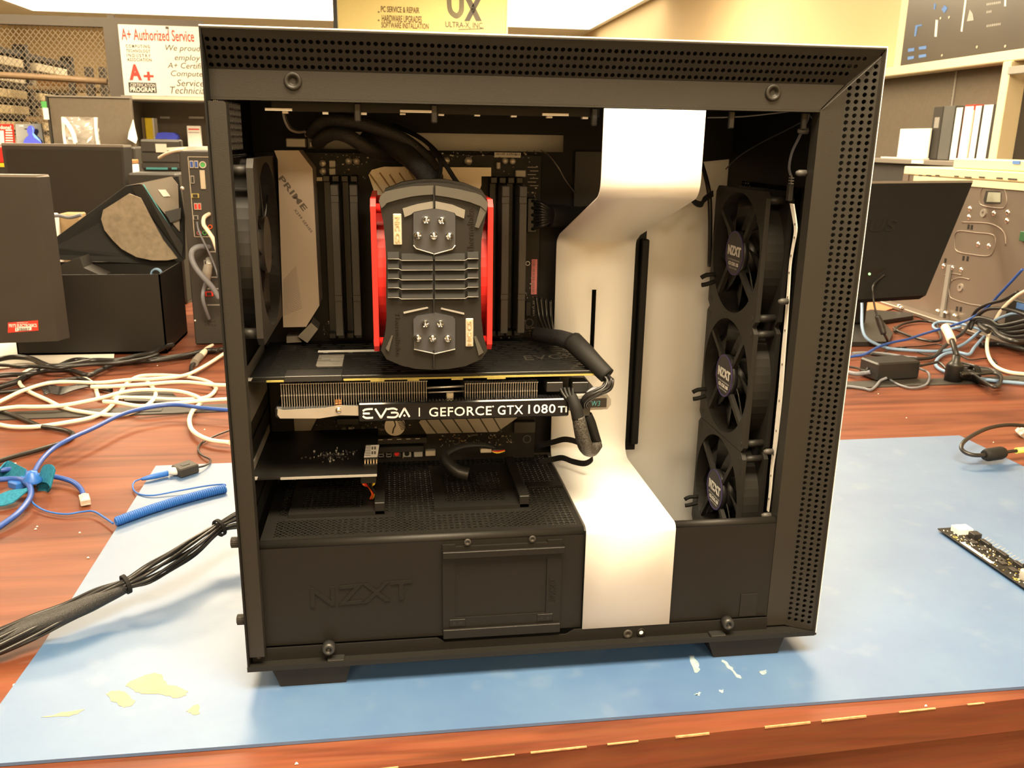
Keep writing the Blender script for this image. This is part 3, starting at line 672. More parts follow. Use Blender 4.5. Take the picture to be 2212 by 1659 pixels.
# offset the sheet thickness inwards, follow the slight lean to the front of the lower half
slx=Y(1284,630,.178).x; sz0,sz1=Y(1284,775,.178).z,Y(1284,626,.178).z
k0=next(i for i,(y,z) in enumerate(prof) if y>.1789 and z>.3)
prof=prof[:k0]+[(.179,sz0),(.179,sz1)]+prof[k0:]
mb=MB(); nrm=[]
for i in range(len(prof)):
    a=prof[max(0,i-1)]; b=prof[min(len(prof)-1,i+1)]; t=V((0,b[0]-a[0],b[1]-a[1])).normalized(); nrm.append(V((0,t.z,-t.y))*.0012)
def xr(z): return bw1+.0025*max(0,min(1,(z-.10)/.02)) if False else bw1
xs4=[bw0,slx-.0022,slx+.0022,bw1]; n=len(prof); vs_=[]
for x in xs4: vs_+=[V((x,y,z)) for y,z in prof]
for x in xs4: vs_+=[V((x,y,z))+nrm[i] for i,(y,z) in enumerate(prof)]
fs=[]; fe=[]
for c in range(3):
    for i in range(n-1):
        if c==1 and i==k0: continue
        a=c*n+i; fs+=[(a,a+1,a+n+1,a+n),(4*n+a,4*n+a+n,4*n+a+n+1,4*n+a+1)]
for c in (0,3):
    for i in range(n-1): a=c*n+i; fe.append((a,4*n+a,4*n+a+1,a+1))
for i in (0,n-1):
    for c in range(3): a=c*n+i; fe.append((a,a+n,5*n+a,4*n+a))
for (p,q_) in ((n+k0,n+k0+1),(2*n+k0,2*n+k0+1),(n+k0,2*n+k0),(n+k0+1,2*n+k0+1)): fe.append((p,q_,4*n+q_,4*n+p))
mb.add(vs_,fs,smooth=True); mb.add(vs_,fe)
P_(mb,'cable_bar',M['white'])
# motherboard tray -----------------------------------------------------
yt=.1975
mb=MB().box((-.2450,yt,.1310),(.1285,yt+.0012,.4345)).box((-.2450,yt,.4500),(.1285,yt+.0012,.4930)).box((.0420,yt,.4345),(.1285,yt+.0012,.4500)).box((-.2450,yt,.4345),(-.1960,yt+.0012,.4500))
mb.box((.1215,yt-.010,.1400),(.1290,yt,.3530),ch=.001)
P_(mb,'board_tray',IN)
P_(MB().prism([(.1286,.2200,.4220),(.1900,.2200,.4270),(.2190,.2200,.4300),(.2190,.2200,.4930),(.1286,.2200,.4930)],(0,.0012,0)),'upper_cover_plate',IN)
a=Y(1240,330,yt);b=Y(1300,430,yt)
def hv(i,j): return (i in(1,3) and j%2==0) 
P_(MB().box((a.x,yt-.004,b.z-.012),(b.x+.02,yt-.0002,a.z+.002),ch=.0008),'grommet_plate',M['black'])
# top inside: mounting bar; white strips paint the light caught by tabs and clips ------------------------------
mb=MB().hexa([(-.206,.030,.4626),(.036,.030,.4626),(.036,.046,.4626),(-.206,.046,.4626),(-.206,.030,.4690),(.036,.030,.4690),(.036,.0312,.4690),(-.206,.0312,.4690)])
P_(mb,'radiator_bar',ST)
for px in (772,938,1285,1582,1740): q=Y(px,238,.027); P_(MB().box((q.x-.0024,.0262,.4560),(q.x+.0024,.0298,.4690),ch=.0008),'bar_peg',M['black'])
for (p0,p1,py) in ((574,632,236),(864,932,240),(1170,1226,247)):
    a=Y(p0,py,.031);b=Y(p1,py,.031); P_(MB().box((a.x,.0265,a.z-.0010),(b.x,.0300,a.z+.0008)),'tab_highlight',M['whiteplastic'])
for px,py in ((616,242),(703,244),(786,245),(870,245),(953,247),(1031,248),(1110,250),(1187,252),(1264,254)):
    a=Y(px-6,py+3,.031);b=Y(px+6,py-2,.031); P_(MB().box((a.x,.0302,a.z),(b.x,.036,b.z)),'clip_highlight',M['whiteplastic'])
# ================================================================== what is mounted inside the case
def polyY(pts,y): return [Y(a,b,y) for a,b in pts]
def flat(pts,y): return [V((q.x,y,q.z)) for q in polyY(pts,y)]
YB_=.188   # face of the board
mbd=thing('motherboard','black motherboard with white port cover and ribbed heatsinks, upright inside the open case','motherboard',(-.11,YB_,.1245))
def B(mb,name,m,parent=None): return mb.build(name,m,parent or mbd)
B(MB().box((-.2425,YB_,.1245),(.0195,YB_+.0016,.4315),ch=.0003),'circuit_board',M['pcb'])
# port cover with diagonal lettering
yc=.1440
cov=flat([(592,325),(645,325),(675,364),(690,660),(661,706),(612,707),(600,345)],yc)
mb=MB().prism(cov,(0,.040,0)); y_=yc-.0002
def dtext(mb,s,b0,b1,t0,mi,yy,**k):
    p0=Y(*b0,yy);p1=Y(*b1,yy);p2=Y(*t0,yy); mb.text(s,p0,p1-p0,p2-p0,.00015,mi=mi,**k)
dtext(mb,'PRIME',(600.5,386),(655,457),(610.6,378.5),1,yc-.00005,bold=.03,sp=1.08)
dtext(mb,'X299 SERIES',(634,453.5),(671.5,503),(638.6,450.6),1,yc-.00005,bold=.02,sp=1.15)
for k in range(26):
    q0=Y(612,606+k*3,yc-.0001); q1=Y(640+k*.5,575+k*3.6,yc-.0001); d=(q1-q0); n=V((d.z,0,-d.x)).normalized()*.0001
    mb.hexa([q0-n,q0+n,q0+n+V((0,-.00008,0)),q0-n+V((0,-.00008,0)),q1-n,q1+n,q1+n+V((0,-.00008,0)),q1-n+V((0,-.00008,0))],mi=2)
B(mb,'port_cover',[M['dull'],M['darkprint'],M['grey']]).data.materials[0]=mat('pale_port_cover',(.46,.40,.345),.42,.15,.5,var=.04,vscale=20)
B(MB().prism(flat([(672,697),(687,711),(664,741),(643,727)],.158),(0,.028,0)),'cover_corner',M['dull'])
B(MB().prism(flat([(619,727),(643,726),(652,739),(619,741)],.165),(0,.022,0)),'lower_trim',M['dull'])
# VRM heatsinks
prf=flat([(796,378),(800,368),(829,360),(960,361),(960,378),(1043,362),(1061,362),(1061,381),(1043,381),(1043,395),(1010,420),(830,425),(806,405)],.168)
outl=flat([(796,378),(803,367),(829,360),(1061,362),(1061,381),(1040,381),(1040,400),(1025,440),(815,440),(806,407)],.168)
mb=MB().prism(outl,(0,.019,0))
for k in range(6):
    p0=Y(799+k*21,376-k*3.6+(0 if k<2 else 8),.1675); p1=p0+V((.018,0,-.026))
    n=V((.0005,0,.0004)); mb.hexa([p0-n,p0+n,p0+n+V((0,.0006,0)),p0-n+V((0,.0006,0)),p1-n,p1+n,p1+n+V((0,.0006,0)),p1-n+V((0,.0006,0))],mi=1)
B(mb,'regulator_heatsink',[M['ivory'],M['tan']])
# chipset heatsink
cp=flat([(905,912),(921,937),(1074,933),(1117,903),(1110,880),(930,885)],.176)
mb=MB().prism(cp,(0,.011,0))
for k in range(6):
    a=Y(912+k*30,896,.1757);b=Y(944+k*28,937-k*.6,.1757); n=V((.0006,0,.0003))
    mb.hexa([a-n,a+n,a+n+V((0,.0004,0)),a-n+V((0,.0004,0)),b-n,b+n,b+n+V((0,.0004,0)),b-n+V((0,.0004,0))],mi=1)
B(mb,'chipset_heatsink',[M['dull'],M['charcoal']])
# lower left white shield
B(MB().prism(flat([(633,880),(682,880),(684,905),(668,936),(668,990),(676,1012),(642,1012)],.183),(0,.0045,0)),'lower_shield',M['dull'])
# capacitors and chokes
for px,py,r in ((697,353,7),(697,370,7),(753,348,7),(770,348,7),(868,346,7.5),(925,346,8),(946,346,6),(964,347,8),(1012,348,8.5),(1092,348,6.5),(1108,349,6.5),(742,931,6),(783,932,6),(692,939,4.5),(692,950,4.5),(693,962,5.5),(676,956,4),(690,975,4),(757,976,4),(743,980,4.5),(783,975,5)):
    q=Y(px,py,.1805); rr=r/2260
    B(MB().lathe([(rr,.0073),(rr,.0006),(rr*.9,0),(0,0)],(q.x,.1805,q.z),(0,1,0),16),'capacitor',M['cap'])
for px,py,w in ((718,354,15),(718,371,15),(1125,375,24),(757,931,10),(1077,358,10)):
    a=Y(px-w/2,py+8,.1815);b=Y(px+w/2,py-8,.1815); B(MB().box((a.x,.1815,a.z),(b.x,.1878,b.z),ch=.0008),'choke',M['dull'])
# memory slots (eight)
slot_x=[-.1790,-.1708,-.1626,-.1544, -.0275,-.0195,-.0115,-.0035]
for x in slot_x: B(MB().box((x-.0031,.1790,.262),(x+.0031,.1879,.412),ch=.0005).box((x-.0034,.170,.262),(x+.0034,.179,.268),ch=.0008).box((x-.0034,.170,.406),(x+.0034,.179,.412),ch=.0008),'memory_slot',M['black'])
# stickers, sockets, headers
def dec(name,p0,p1,y,m,t=.0003): 
    a=Y(*p0,y);b=Y(*p1,y); return B(MB().box((a.x,y,a.z),(b.x,y+t,b.z)),name,m)
def barcode(name,p0,p1,y,vertical,base,ink,n=22,seed=1):
    a=Y(*p0,y);b=Y(*p1,y); mb=MB().box((a.x,y,min(a.z,b.z)),(b.x,y+.0003,max(a.z,b.z))); r=random.Random(seed); z0,z1=min(a.z,b.z),max(a.z,b.z)
    L=(z1-z0) if vertical else (b.x-a.x)
    for k in range(n):
        u=(k+.3)/n*L*.94+.03*L; w=L/n*r.uniform(.25,.6)
        if vertical: mb.box((a.x+(b.x-a.x)*.15,y-.0001,z0+u),(a.x+(b.x-a.x)*.60,y,z0+u+w),mi=1)
        else: mb.box((a.x+u,y-.0001,z0+(z1-z0)*.45),(a.x+u+w,y,z0+(z1-z0)*.9),mi=1)
    return B(mb,name,[base,ink])
barcode('barcode_sticker',(1068,340),(1125,330),.1876,False,M['print'],M['darkprint'])
barcode('pink_sticker',(1147,636),(1161,560),.1873,True,M['pink'],M['darkprint'],26)
B(MB().box(*(lambda a,b:((a.x,.180,a.z),(b.x,.1878,b.z)))(Y(1136,683,.18),Y(1148,652,.18)),ch=.0004),'usb_header',M['black'])
for px,py,r in ((1143,697,10),(1138,948,10),(985,952,9),(1140,569,5)):
    q=Y(px,py,.1874); B(MB().ring((q.x,.1868,q.z),(q.x,.1879,q.z),r/2250,r*.72/2250,20),'mounting_ring',M['grey'] if r>6 else M['print'])
def btext(s,p0,p1,p2,y=.1878):
    mb=MB(); dtext(mb,s,p0,p1,p2,0,y); B(mb,'board_print',M['darkprint'] if len(s)<3 else mat('pale_board_print',(.32,.30,.27),.6,var=.03))
btext('USB32_E3',(1155,682),(1155,650),(1151,682)); btext('CHA_FAN1',(1136,711),(1156,710),(1136,707)); btext('BATTERY',(812,930),(831,930),(812,926)); btext('M.2_2(SOCKET)',(1010,943),(1032,942),(1010,939))
q=Y(853,921,.183); 
mb=MB().cyl((q.x,.1838,q.z),(q.x,.1875,q.z),.0102,28)
for k in range(7):
    a0=Y(858+k*1.5,911+k*3,.1836); mb.tube([a0,a0+V((.0022,0,.0012)),a0+V((.0048,0,.0006)),a0+V((.0066,0,-.0008))],.00035,5,sub=3,mi=1)
mb.tube([Y(851,908,.1836),Y(854,918,.1836),Y(850,926,.1836),Y(848,936,.1836)],.0007,5,sub=3,mi=1)
B(mb,'coin_battery',[M['silver'],M['charcoal']])
# lower slots with bright edge
for (p0,p1) in (((728,957),(922,945)),((728,912),(775,903)),((740,975),(915,963))):
    a=Y(p0[0],p0[1],.181);b=Y(p1[0],p1[1],.181); mb=MB().box((a.x,.178,a.z-.002),(b.x,.1879,a.z+.0042),ch=.0004)
    if p0[1]==957:
        for k in range(9): mb.box((a.x+.004+k*.0091,.1776,a.z+.0028),(a.x+.0085+k*.0091,.1781,a.z+.0034),mi=1)
    B(mb,'expansion_slot',[M['black'],M['print']])
# debug digits, buttons, switch
mb=MB()
for px in (818,835):
    a=Y(px,987,.1846);b=Y(px+10,975,.1846); w,hh=b.x-a.x,b.z-a.z; t=.0004
    for (u0,v0,u1,v1) in ((0,0,1,0),(0,.5,1,.5),(0,1,1,1),(0,0,0,.5),(0,.5,0,1),(1,0,1,.5),(1,.5,1,1)):
        mb.box((a.x+u0*w-t,.1846,a.z+v0*hh-t),(a.x+u1*w+t,.1850,a.z+v1*hh+t),mi=1)
a=Y(815,990,.185);b=Y(848,972,.185); mb.box((a.x,.1850,a.z),(b.x,.1878,b.z),mi=0)
B(mb,'debug_display',[M['glossy'],M['dull']])
for px,m_ in ((857,M['red']),(879,M['glossy'])):
    a=Y(px-9,988,.182);b=Y(px+9,971,.182); mb=MB().box((a.x,.182,a.z),(b.x,.1878,b.z),ch=.0004); q=Y(px,980,.1812); mb.cyl((q.x,.1806,q.z),(q.x,.182,q.z),.0024,14,mi=1)
    B(mb,'push_button',[M['dull'] if px>860 else M['charcoal'],m_])
for p0,p1,m_ in (((894,988),(913,974),M['dull']),((919,986),(941,974),M['ivory']),((1110,937),(1157,911),M['charcoal'])):
    a=Y(*p0,.181);b=Y(*p1,.181); B(MB().box((a.x,.181,a.z),(b.x,.1878,b.z),ch=.0006),'connector',m_)
# tiny soldered components nobody could count
mb=MB(); r=random.Random(5)
for (x0,x1,y0,y1,n) in ((950,1105,938,962,120),(690,800,330,385,50),(1070,1160,330,470,70),(820,1060,328,345,40),(676,800,900,960,50),(735,905,900,925,30),(1120,1160,600,735,40),(700,1000,960,990,40),(695,735,690,730,24),(980,1160,325,340,30)):
    for k in range(n):
        q=Y(r.uniform(x0,x1),r.uniform(y0,y1),.1875); w,hh=r.choice(((.0006,.0011),(.0011,.0006),(.0008,.0004),(.0018,.0012)))
        mb.box((q.x-w/2,.1868,q.z-hh/2),(q.x+w/2,.1879,q.z+hh/2),mi=r.choice((0,0,1,2,2)))
o=B(mb,'small_components',[M['dull'],M['tan'],M['charcoal']]); o['kind']='stuff'
mb=MB()
for k in range(6): q=Y(1149+k%2*5,362+k*8,.1872); mb.box((q.x-.004,.1872,q.z),(q.x+.004,.1877,q.z+.0006))
B(mb,'pin_row',M['dull'])
B(MB().prism(flat([(676,383),(700,383),(703,387),(700,391),(676,391)],.1865),(0,.0012,0)),'gold_clip',M['ivory'])
for px in (1083,1100): B(MB().prism(flat([(px-5,735),(px,728),(px+5,735),(px,742)],.1855),(0,.002,0)),'latch_mark',M['print'])
# socket plate below the cooler
B(MB().box((-.135,.1815,.275),(-.045,.1878,.405),ch=.001),'cpu_socket',M['charcoal'])

# ---- memory modules (four)
labs=['memory module beside the pale port cover, second from the red fan of the cooler','memory module in the slot just beside the nearer red fan, on the port cover side','memory module just beside the red fan, on the white bar side of the cooler','memory module on the circuit board nearest to the white cable bar']
for i,x in enumerate((-.1708,-.1544,-.0195,-.0035)):
    t=thing('memory_module',labs[i],'memory module',(x,.179,.27),'grey memory modules')
    MB().box((x-.0007,.1500,.2690),(x+.0007,.1840,.4055)).build('circuit_board',M['pcb'],t)
    MB().box((x-.0035,.1460,.2700),(x+.0035,.1780,.3020),ch=.0006).box((x-.0033,.1470,.3020),(x+.0033,.1780,.3070)).box((x-.0035,.1460,.3070),(x+.0035,.1780,.3900),ch=.0006).box((x-.0033,.1472,.3900),(x+.0033,.1780,.3955)).box((x-.0035,.1460,.3955),(x+.0035,.1780,.4050),ch=.0006).build('heat_spreader',M['grey'],t)

# ---- fan builder (axis along x)
def fan(t,x0,x1,yc,zc,size,mframe,mblade,struts=-1,sticker=False,nb=9):
    R=size*.470; n=64
    def outer(a):
        s=size/2; c=.06*size; p=s/max(abs(math.cos(a)),abs(math.sin(a))); x,y=p*math.cos(a),p*math.sin(a)
        if abs(x)>s-c and abs(y)>s-c:
            e=(abs(x)-(s-c))+(abs(y)-(s-c))-c*1.25
            if e>0: x-=math.copysign(e/2,x); y-=math.copysign(e/2,y)
        return x,y
    A=[2*math.pi*(k+.5)/n for k in range(n)]
    mb=MB(); th=.0042*size/.12
    for (xa,xb) in ((x0,x0+th),(x1-th,x1)):
        vs_=[]
        for xx in (xa,xb):
            for a in A: o_=outer(a); vs_.append((xx,yc+o_[0],zc+o_[1]))
            for a in A: vs_.append((xx,yc+R*math.cos(a),zc+R*math.sin(a)))
        fs=[]
        for k in range(n):
            k2=(k+1)%n
            fs+=[(k,k2,n+k2,n+k),(2*n+k,3*n+k,3*n+k2,2*n+k2),(k,2*n+k,2*n+k2,k2),(n+k,n+k2,3*n+k2,3*n+k)]
        mb.add(vs_,fs)
    mb.ring((x0+th,yc,zc),(x1-th,yc,zc),R*1.035,R,48)
    for sy in (-1,1):
        for sz in (-1,1):
            cy,cz=yc+sy*size*.4375,zc+sz*size*.4375
            mb.cyl((x0+th,cy,cz),(x1-th,cy,cz),size*.030,10)
            mb.cyl((x0-.0003,cy,cz),(x0+.0001,cy,cz),size*.022,12)
    mb.build('fan_frame',mframe,t)
    hx0,hx1=(x0+.002,x1-.002); rb=size*.165
    mb=MB().cyl((hx0+.001,yc,zc),(hx1,yc,zc),rb,28)
    for k in range(nb):
        a0=2*math.pi*k/nb; sec=[]
        for j in range(5):
            rr=rb*.98+(R*.965-rb)*j/4; tw=.55-.18*j/4; half=.30*rr+.010*size/.12; sw=.22*j/4
            am=a0+sw; da=half*.62/rr*1.35
            for s_ in (-1,1):
                aa=am+s_*da; xx=(x0+x1)/2+s_*(x1-x0)*.30*(tw/.55)
                sec.append((xx,yc+rr*math.cos(aa),zc+rr*math.sin(aa))); 
        fs=[]
        vs_=sec+[(x+.0011,y,z) for x,y,z in sec]; m2=len(sec)
        for j in range(4): b=2*j; fs+=[(b,b+1,b+3,b+2),(m2+b,m2+b+2,m2+b+3,m2+b+1),(b,b+2,m2+b+2,m2+b),(b+1,m2+b+1,m2+b+3,b+3)]
        fs+=[(8,9,m2+9,m2+8)]
        mb.add(vs_,fs,smooth=True)
    mb.build('rotor',mblade,t)
    sx=x0 if struts<0 else x1; sd=.004 if struts<0 else -.004
    for k in range(4):
        a=math.pi/4+math.pi/2*k+(.16 if struts<0 else 0); a2=a-.24
        p0=V((sx+sd*.1,yc+rb*.8*math.cos(a),zc+rb*.8*math.sin(a))); p1=V((sx+sd*.1,yc+R*1.03*math.cos(a2),zc+R*1.03*math.sin(a2)))
        d_=(p1-p0); n_=V((0,-d_.z,d_.y)).normalized()*.0024; w=V((sd,0,0))
        MB().hexa([p0-n_,p0+n_,p0+n_+w,p0-n_+w,p1-n_,p1+n_,p1+n_+w,p1-n_+w]).build('strut',mframe,t)
    if sticker:
        mb=MB().cyl((sx-.0002,yc,zc),(sx+.005,yc,zc),rb*1.06,32,mi=1)
        mb.cyl((sx-.0006,yc,zc),(sx-.0002,yc,zc),rb*1.05,40,mi=0); mb.ring((sx-.0008,yc,zc),(sx-.0002,yc,zc),rb*1.05,rb*.99,40,mi=2)
        def tx(s,u0,u1,v0,v1,mi,**k): mb.text(s,(sx-.0006,yc-u0*rb,zc+v0*rb),(0,-(u1-u0)*rb,0),(0,0,(v1-v0)*rb),.0003,mi=mi,**k)
        tx('NZXT',-.78,.78,-.12,.34,3,bold=.04,sp=1.03)
        tx('DC 12V 0.32A BRUSHLESS',-.72,.72,-.36,-.28,4); tx('CE CUL US',-.60,.60,-.60,-.43,3,bold=.02); tx('MADE IN CHINA',-.48,.48,-.76,-.68,4)
        mb.build('motor_hub',[M['navy'],M['black'],M['purple'],M['print'],M['dull']],t)
m_fanf=mat('fan_frame_plastic',(.020,.018,.0155),.48,0,.35,var=.05); m_fanb=mat('fan_blade_plastic',(.017,.016,.0145),.38,0,.5,var=.05)
for i,(zc,lab) in enumerate(((.3475,'topmost of the three round-stickered black case fans, by the punched front rail'),(.2305,'middle one of the three round-stickered black case fans, by the punched front rail'),(.1130,'lowest of the three round-stickered black case fans, half sunk behind the black front plate'))):
    t=thing('case_fan',lab,'fan',(.2045,.1245,zc-.06),'front case fans')
    fan(t,.1915,.2165,.1245,zc,.1170,m_fanf,m_fanb,-1,True,9)
    # the wire clip that sticks out to the open side
    q=X(*((1536,580),(1512,845),(1490,1090))[i],.1905)
    MB().tube([(.1915,.168,zc-.026),(.183,.170,zc-.027),(.178,.171,zc-.030)],.0022,6,sub=2).tube([(.1915,.168,zc-.033),(.184,.170,zc-.036),(.179,.171,zc-.037)],.0022,6,sub=2).build('push_clip',M['matte'],t)
t=thing('case_fan','black exhaust fan seen edge-on at the rear of the open case','fan',(-.233,.0905,.289))
fan(t,-.2445,-.2205,.0905,.3595,.1390,m_fanf,m_fanb,-1,False,7)

# ---- CPU cooler
ck=thing('cpu_cooler','black tower cooler with two red fan frames and nickel pipe tips on the motherboard','cooler',(-.091,.10,.27))
def K(mb,name,m,parent=None): return mb.build(name,m,parent or ck)
m_cov=mat('cooler_cover_plastic',(.0125,.0112,.0095),.5,0,.3,var=.05); m_trim=mat('cooler_grey_trim',(.070,.066,.058),.42,.2,.5,var=.04)
yk=.0240
m_trim2=mat('cooler_pale_trim',(.20,.19,.17),.4,.3,.5,var=.04)
out=[(820,440),(830,417),(860,404),(900,397),(938,395),(975,398),(1010,405),(1040,417),(1054,436),(1052,455),(1044,490),(1040,520),(1039,570),(1039,650),(1040,690),(1044,725),(1053,757),(1040,776),(1005,791),(970,797),(936,799),(900,797),(868,790),(835,776),(823,757),(832,722),(835,690),(834,640),(834,560),(832,520),(828,480)]
cover=K(MB().prism(flat(out,yk),(0,.024,0)),'top_cover',m_cov)
def c4(x,y): return (800+x/7.9,360+y/7.9)
def c5(x,y): return (800+x/7.214,570+y/7.214)
def plate(name,pts,y,t,m,parent=cover): return K(MB().prism(flat(pts,y),(0,t,0)),name,m,parent)
plate('arc_trim',[c4(*p) for p in ((145,590),(165,510),(250,430),(420,390),(700,340),(1075,322),(1075,475),(880,487),(700,510),(480,560),(280,620),(240,670),(190,712))],yk-.0022,.003,m_trim)
plate('arc_trim',[c4(*p) for p in ((1110,325),(1500,385),(1800,455),(1900,495),(2010,620),(1980,765),(1890,680),(1700,605),(1500,555),(1300,515),(1110,490))],yk-.0022,.003,m_trim)
plate('inner_trim',[c4(*p) for p in ((550,715),(800,640),(1075,590),(1075,712),(900,740),(740,775),(700,815),(585,862))],yk-.0016,.0025,m_trim2)
plate('inner_trim',[c4(*p) for p in ((1110,590),(1400,650),(1618,740),(1600,885),(1460,830),(1440,790),(1280,745),(1110,715))],yk-.0016,.0025,m_trim2)
plate('side_trim',[c4(*p) for p in ((1880,685),(1978,770),(1850,1050),(1785,1030))],yk-.0016,.0025,m_trim)
plate('side_trim',[c5(*p) for p in ((1615,1140),(1650,1130),(1765,1380),(1690,1430))],yk-.0016,.0025,m_trim)
plate('side_trim',[c5(*p) for p in ((330,1120),(350,1125),(285,1370),(240,1320))],yk-.0016,.0025,m_trim)
plate('bar_trim',[c5(*p) for p in ((515,752),(890,672),(905,692),(522,778))],yk-.0012,.002,M['dull'])
plate('bar_trim',[c5(*p) for p in ((1105,685),(1465,768),(1462,792),(1097,706))],yk-.0012,.002,M['dull'])
w1=[c4(*p) for p in ((735,785),(900,748),(1080,715),(1280,750),(1430,790),(1450,840),(1450,1340),(1400,1410),(1095,1495),(780,1400),(735,1340))]
w2=[c5(*p) for p in ((670,870),(720,815),(960,775),(1000,760),(1290,825),(1322,870),(1322,1330),(1010,1402),(680,1332))]
m_win=mat('smoked_window',(.050,.055,.066),.20,.25,.6,var=.05)
for wpts,pipes in ((w1,[c4(*p) for p in ((950,915),(1220,925),(815,1180),(1085,1190),(1350,1195))]),(w2,[c5(*p) for p in ((855,940),(1092,940),(742,1165),(972,1170),(1208,1170))])):
    wn=plate('window',wpts,yk-.0018,.003,m_win)
    cx=sum(p[0] for p in wpts)/len(wpts)
    lower=wpts is w2
    rim=[wpts[-2],wpts[-3]] 
    e=[Y(a,b,yk-.0022) for a,b in ((wpts[6],wpts[7],wpts[8],wpts[9],wpts[10]) if not lower else (wpts[6],wpts[7],wpts[8]))]
    K(MB().tube(e,.0005,6,sub=0),'window_rim',M['dull'],wn)
    for px,py in pipes:
        q=Y(px,py,yk-.004)
        K(MB().lathe([(.0044,.0024),(.0044,.0012),(.0036,.0006),(.0034,0),(.0031,-.0022),(.0022,-.0040),(.0011,-.0048),(.0008,-.0056),(0,-.0058)],(q.x,yk-.0014,q.z),(0,1,0),20),'pipe_tip',M['chrome'],wn)
# louvres across the waist, pale tubes paint the highlight on each lower edge
a=Y(843,650,yk);b=Y(1036,545,yk); K(MB().box((a.x,yk-.0003,a.z),(b.x,yk+.001,b.z)),'louvre_shade',M['matte'],cover)  # flat dark plate paints the shade in the gaps between louvres
for i,py in enumerate((562,583,604,624,645)):
    a=Y(846,py,yk);b=Y(1033,py,yk); cxm=Y(937,py,yk).x; hh=.0052
    def wedge(mb,x0,x1,z): mb.hexa([(x0,yk-.0030,z),(x1,yk-.0030,z),(x1,yk+.0005,z),(x0,yk+.0005,z),(x0,yk-.0008,z+hh),(x1,yk-.0008,z+hh),(x1,yk+.0005,z+hh),(x0,yk+.0005,z+hh)])
    mb=MB(); wedge(mb,a.x-.003,a.x+.0055,a.z+.0012); wedge(mb,a.x+.0075,cxm-.0008,a.z); wedge(mb,cxm+.0008,b.x-.0105,a.z); wedge(mb,b.x-.0085,b.x,a.z+.0012)
    rib=K(mb,'cover_louvre',M['matte'],cover)
    K(MB().tube([(a.x-.003,yk-.0030,a.z+.0012),(a.x+.0055,yk-.0030,a.z+.0012),(a.x+.0075,yk-.0030,a.z),(cxm-.0008,yk-.0030,a.z)],.00032,5,sub=0).tube([(cxm+.0008,yk-.0030,a.z),(b.x-.0105,yk-.0030,a.z),(b.x-.0085,yk-.0030,a.z+.0012),(b.x,yk-.0030,a.z+.0012)],.00032,5,sub=0),'louvre_highlight',m_trim2,cover)
for pa_,pb_ in ((405,448),(546,560),(646,676),(757,796)):
    a=Y(937.5,pb_,yk-.003);b=Y(937.5,pa_,yk-.003); K(MB().box((a.x-.0005,yk-.0026,a.z),(a.x+.0005,yk+.0005,b.z)),'centre_seam',M['matte'],cover)
def badge(p0,p1,down):
    a=Y(*p0,yk-.0008);b=Y(*p1,yk-.0008); x0,x1=a.x,b.x; z0,z1=min(a.z,b.z),max(a.z,b.z); mb=MB().box((x0,yk-.0014,z0),(x1,yk+.0005,z1),ch=.0005); w=x1-x0; hh=z1-z0
    if down: mb.text('NiC C5',(x0+w*.22,yk-.0015,z1-hh*.08),(0,0,-hh*.84),(w*.56,0,0),.0005,mi=1,bold=.03)
    else: mb.text('NiC C5',(x1-w*.22,yk-.0015,z0+hh*.08),(0,0,hh*.84),(-w*.56,0,0),.0005,mi=1,bold=.03)
    K(mb,'name_badge',[M['ivory'],M['chrome']],cover)
badge(c4(395,1335),c4(530,805),True); badge(c5(1485,1290),c5(1605,850),False)
mb=MB(); a=Y(*c4(1765,1470),yk-.0001); b=Y(*c4(1765,700),yk-.0001); c=Y(*c4(1655,1470),yk-.0001); mb.text('Thermaltake',(a.x,yk-.0001,a.z),(0,0,b.z-a.z),(c.x-a.x,0,0),.0005); K(mb,'embossed_name',M['glossy'],cover)
mb=MB(); a=Y(*c5(385,745),yk-.0001); b=Y(*c5(385,1420),yk-.0001); c=Y(*c5(460,745),yk-.0001); mb.text('Thermaltake',(a.x,yk-.0001,a.z),(0,0,b.z-a.z),(c.x-a.x,0,0),.0005); K(mb,'embossed_name',M['glossy'],cover)
# back rim of the cover, above the arc
plate('rear_rim',[(822,432),(833,408),(870,393),(915,387),(960,387),(1005,396),(1040,410),(1052,428),(1040,440),(830,440)],yk+.0265,.012,M['black'])
K(MB().box((-.1375+.026,.052,.276),(-.0445-.026,.057,.4085)),'fin_stack_face',M['fin'],None)
mb=MB()
for k in range(22): mb.box((-.1110,.060+k*.0046,.278),(-.0710,.0606+k*.0046,.406))
K(mb,'fin_stack',M['fin'])
for dx,dz in ((-.012,.045),(.012,.045),(0,.03),(-.012,-.045),(.012,-.045),(0,-.03)): K(MB().cyl((-.091+dx,.055,.342+dz),(-.091+dx,.1755,.342+dz*.3),.003,10),'heat_pipe',M['chrome'])
K(MB().box((-.113,.1735,.322),(-.069,.1815,.362),ch=.001),'base_plate',M['chrome'])
for (xa_,xb_,st_) in ((-.1378,-.1128,-1),(-.0692,-.0442,1)):
    fr=bpy.data.objects.new('red_fan',None); COL.objects.link(fr); fr.parent=ck; fr.matrix_parent_inverse=Matrix.Translation(-ck.location)
    a=Y(811,430,.03);b=Y(811,763,.03); fan(fr,xa_,xb_,.0905,(a.z+b.z)/2,a.z-b.z,M['red'],M['black'],st_,False,7)

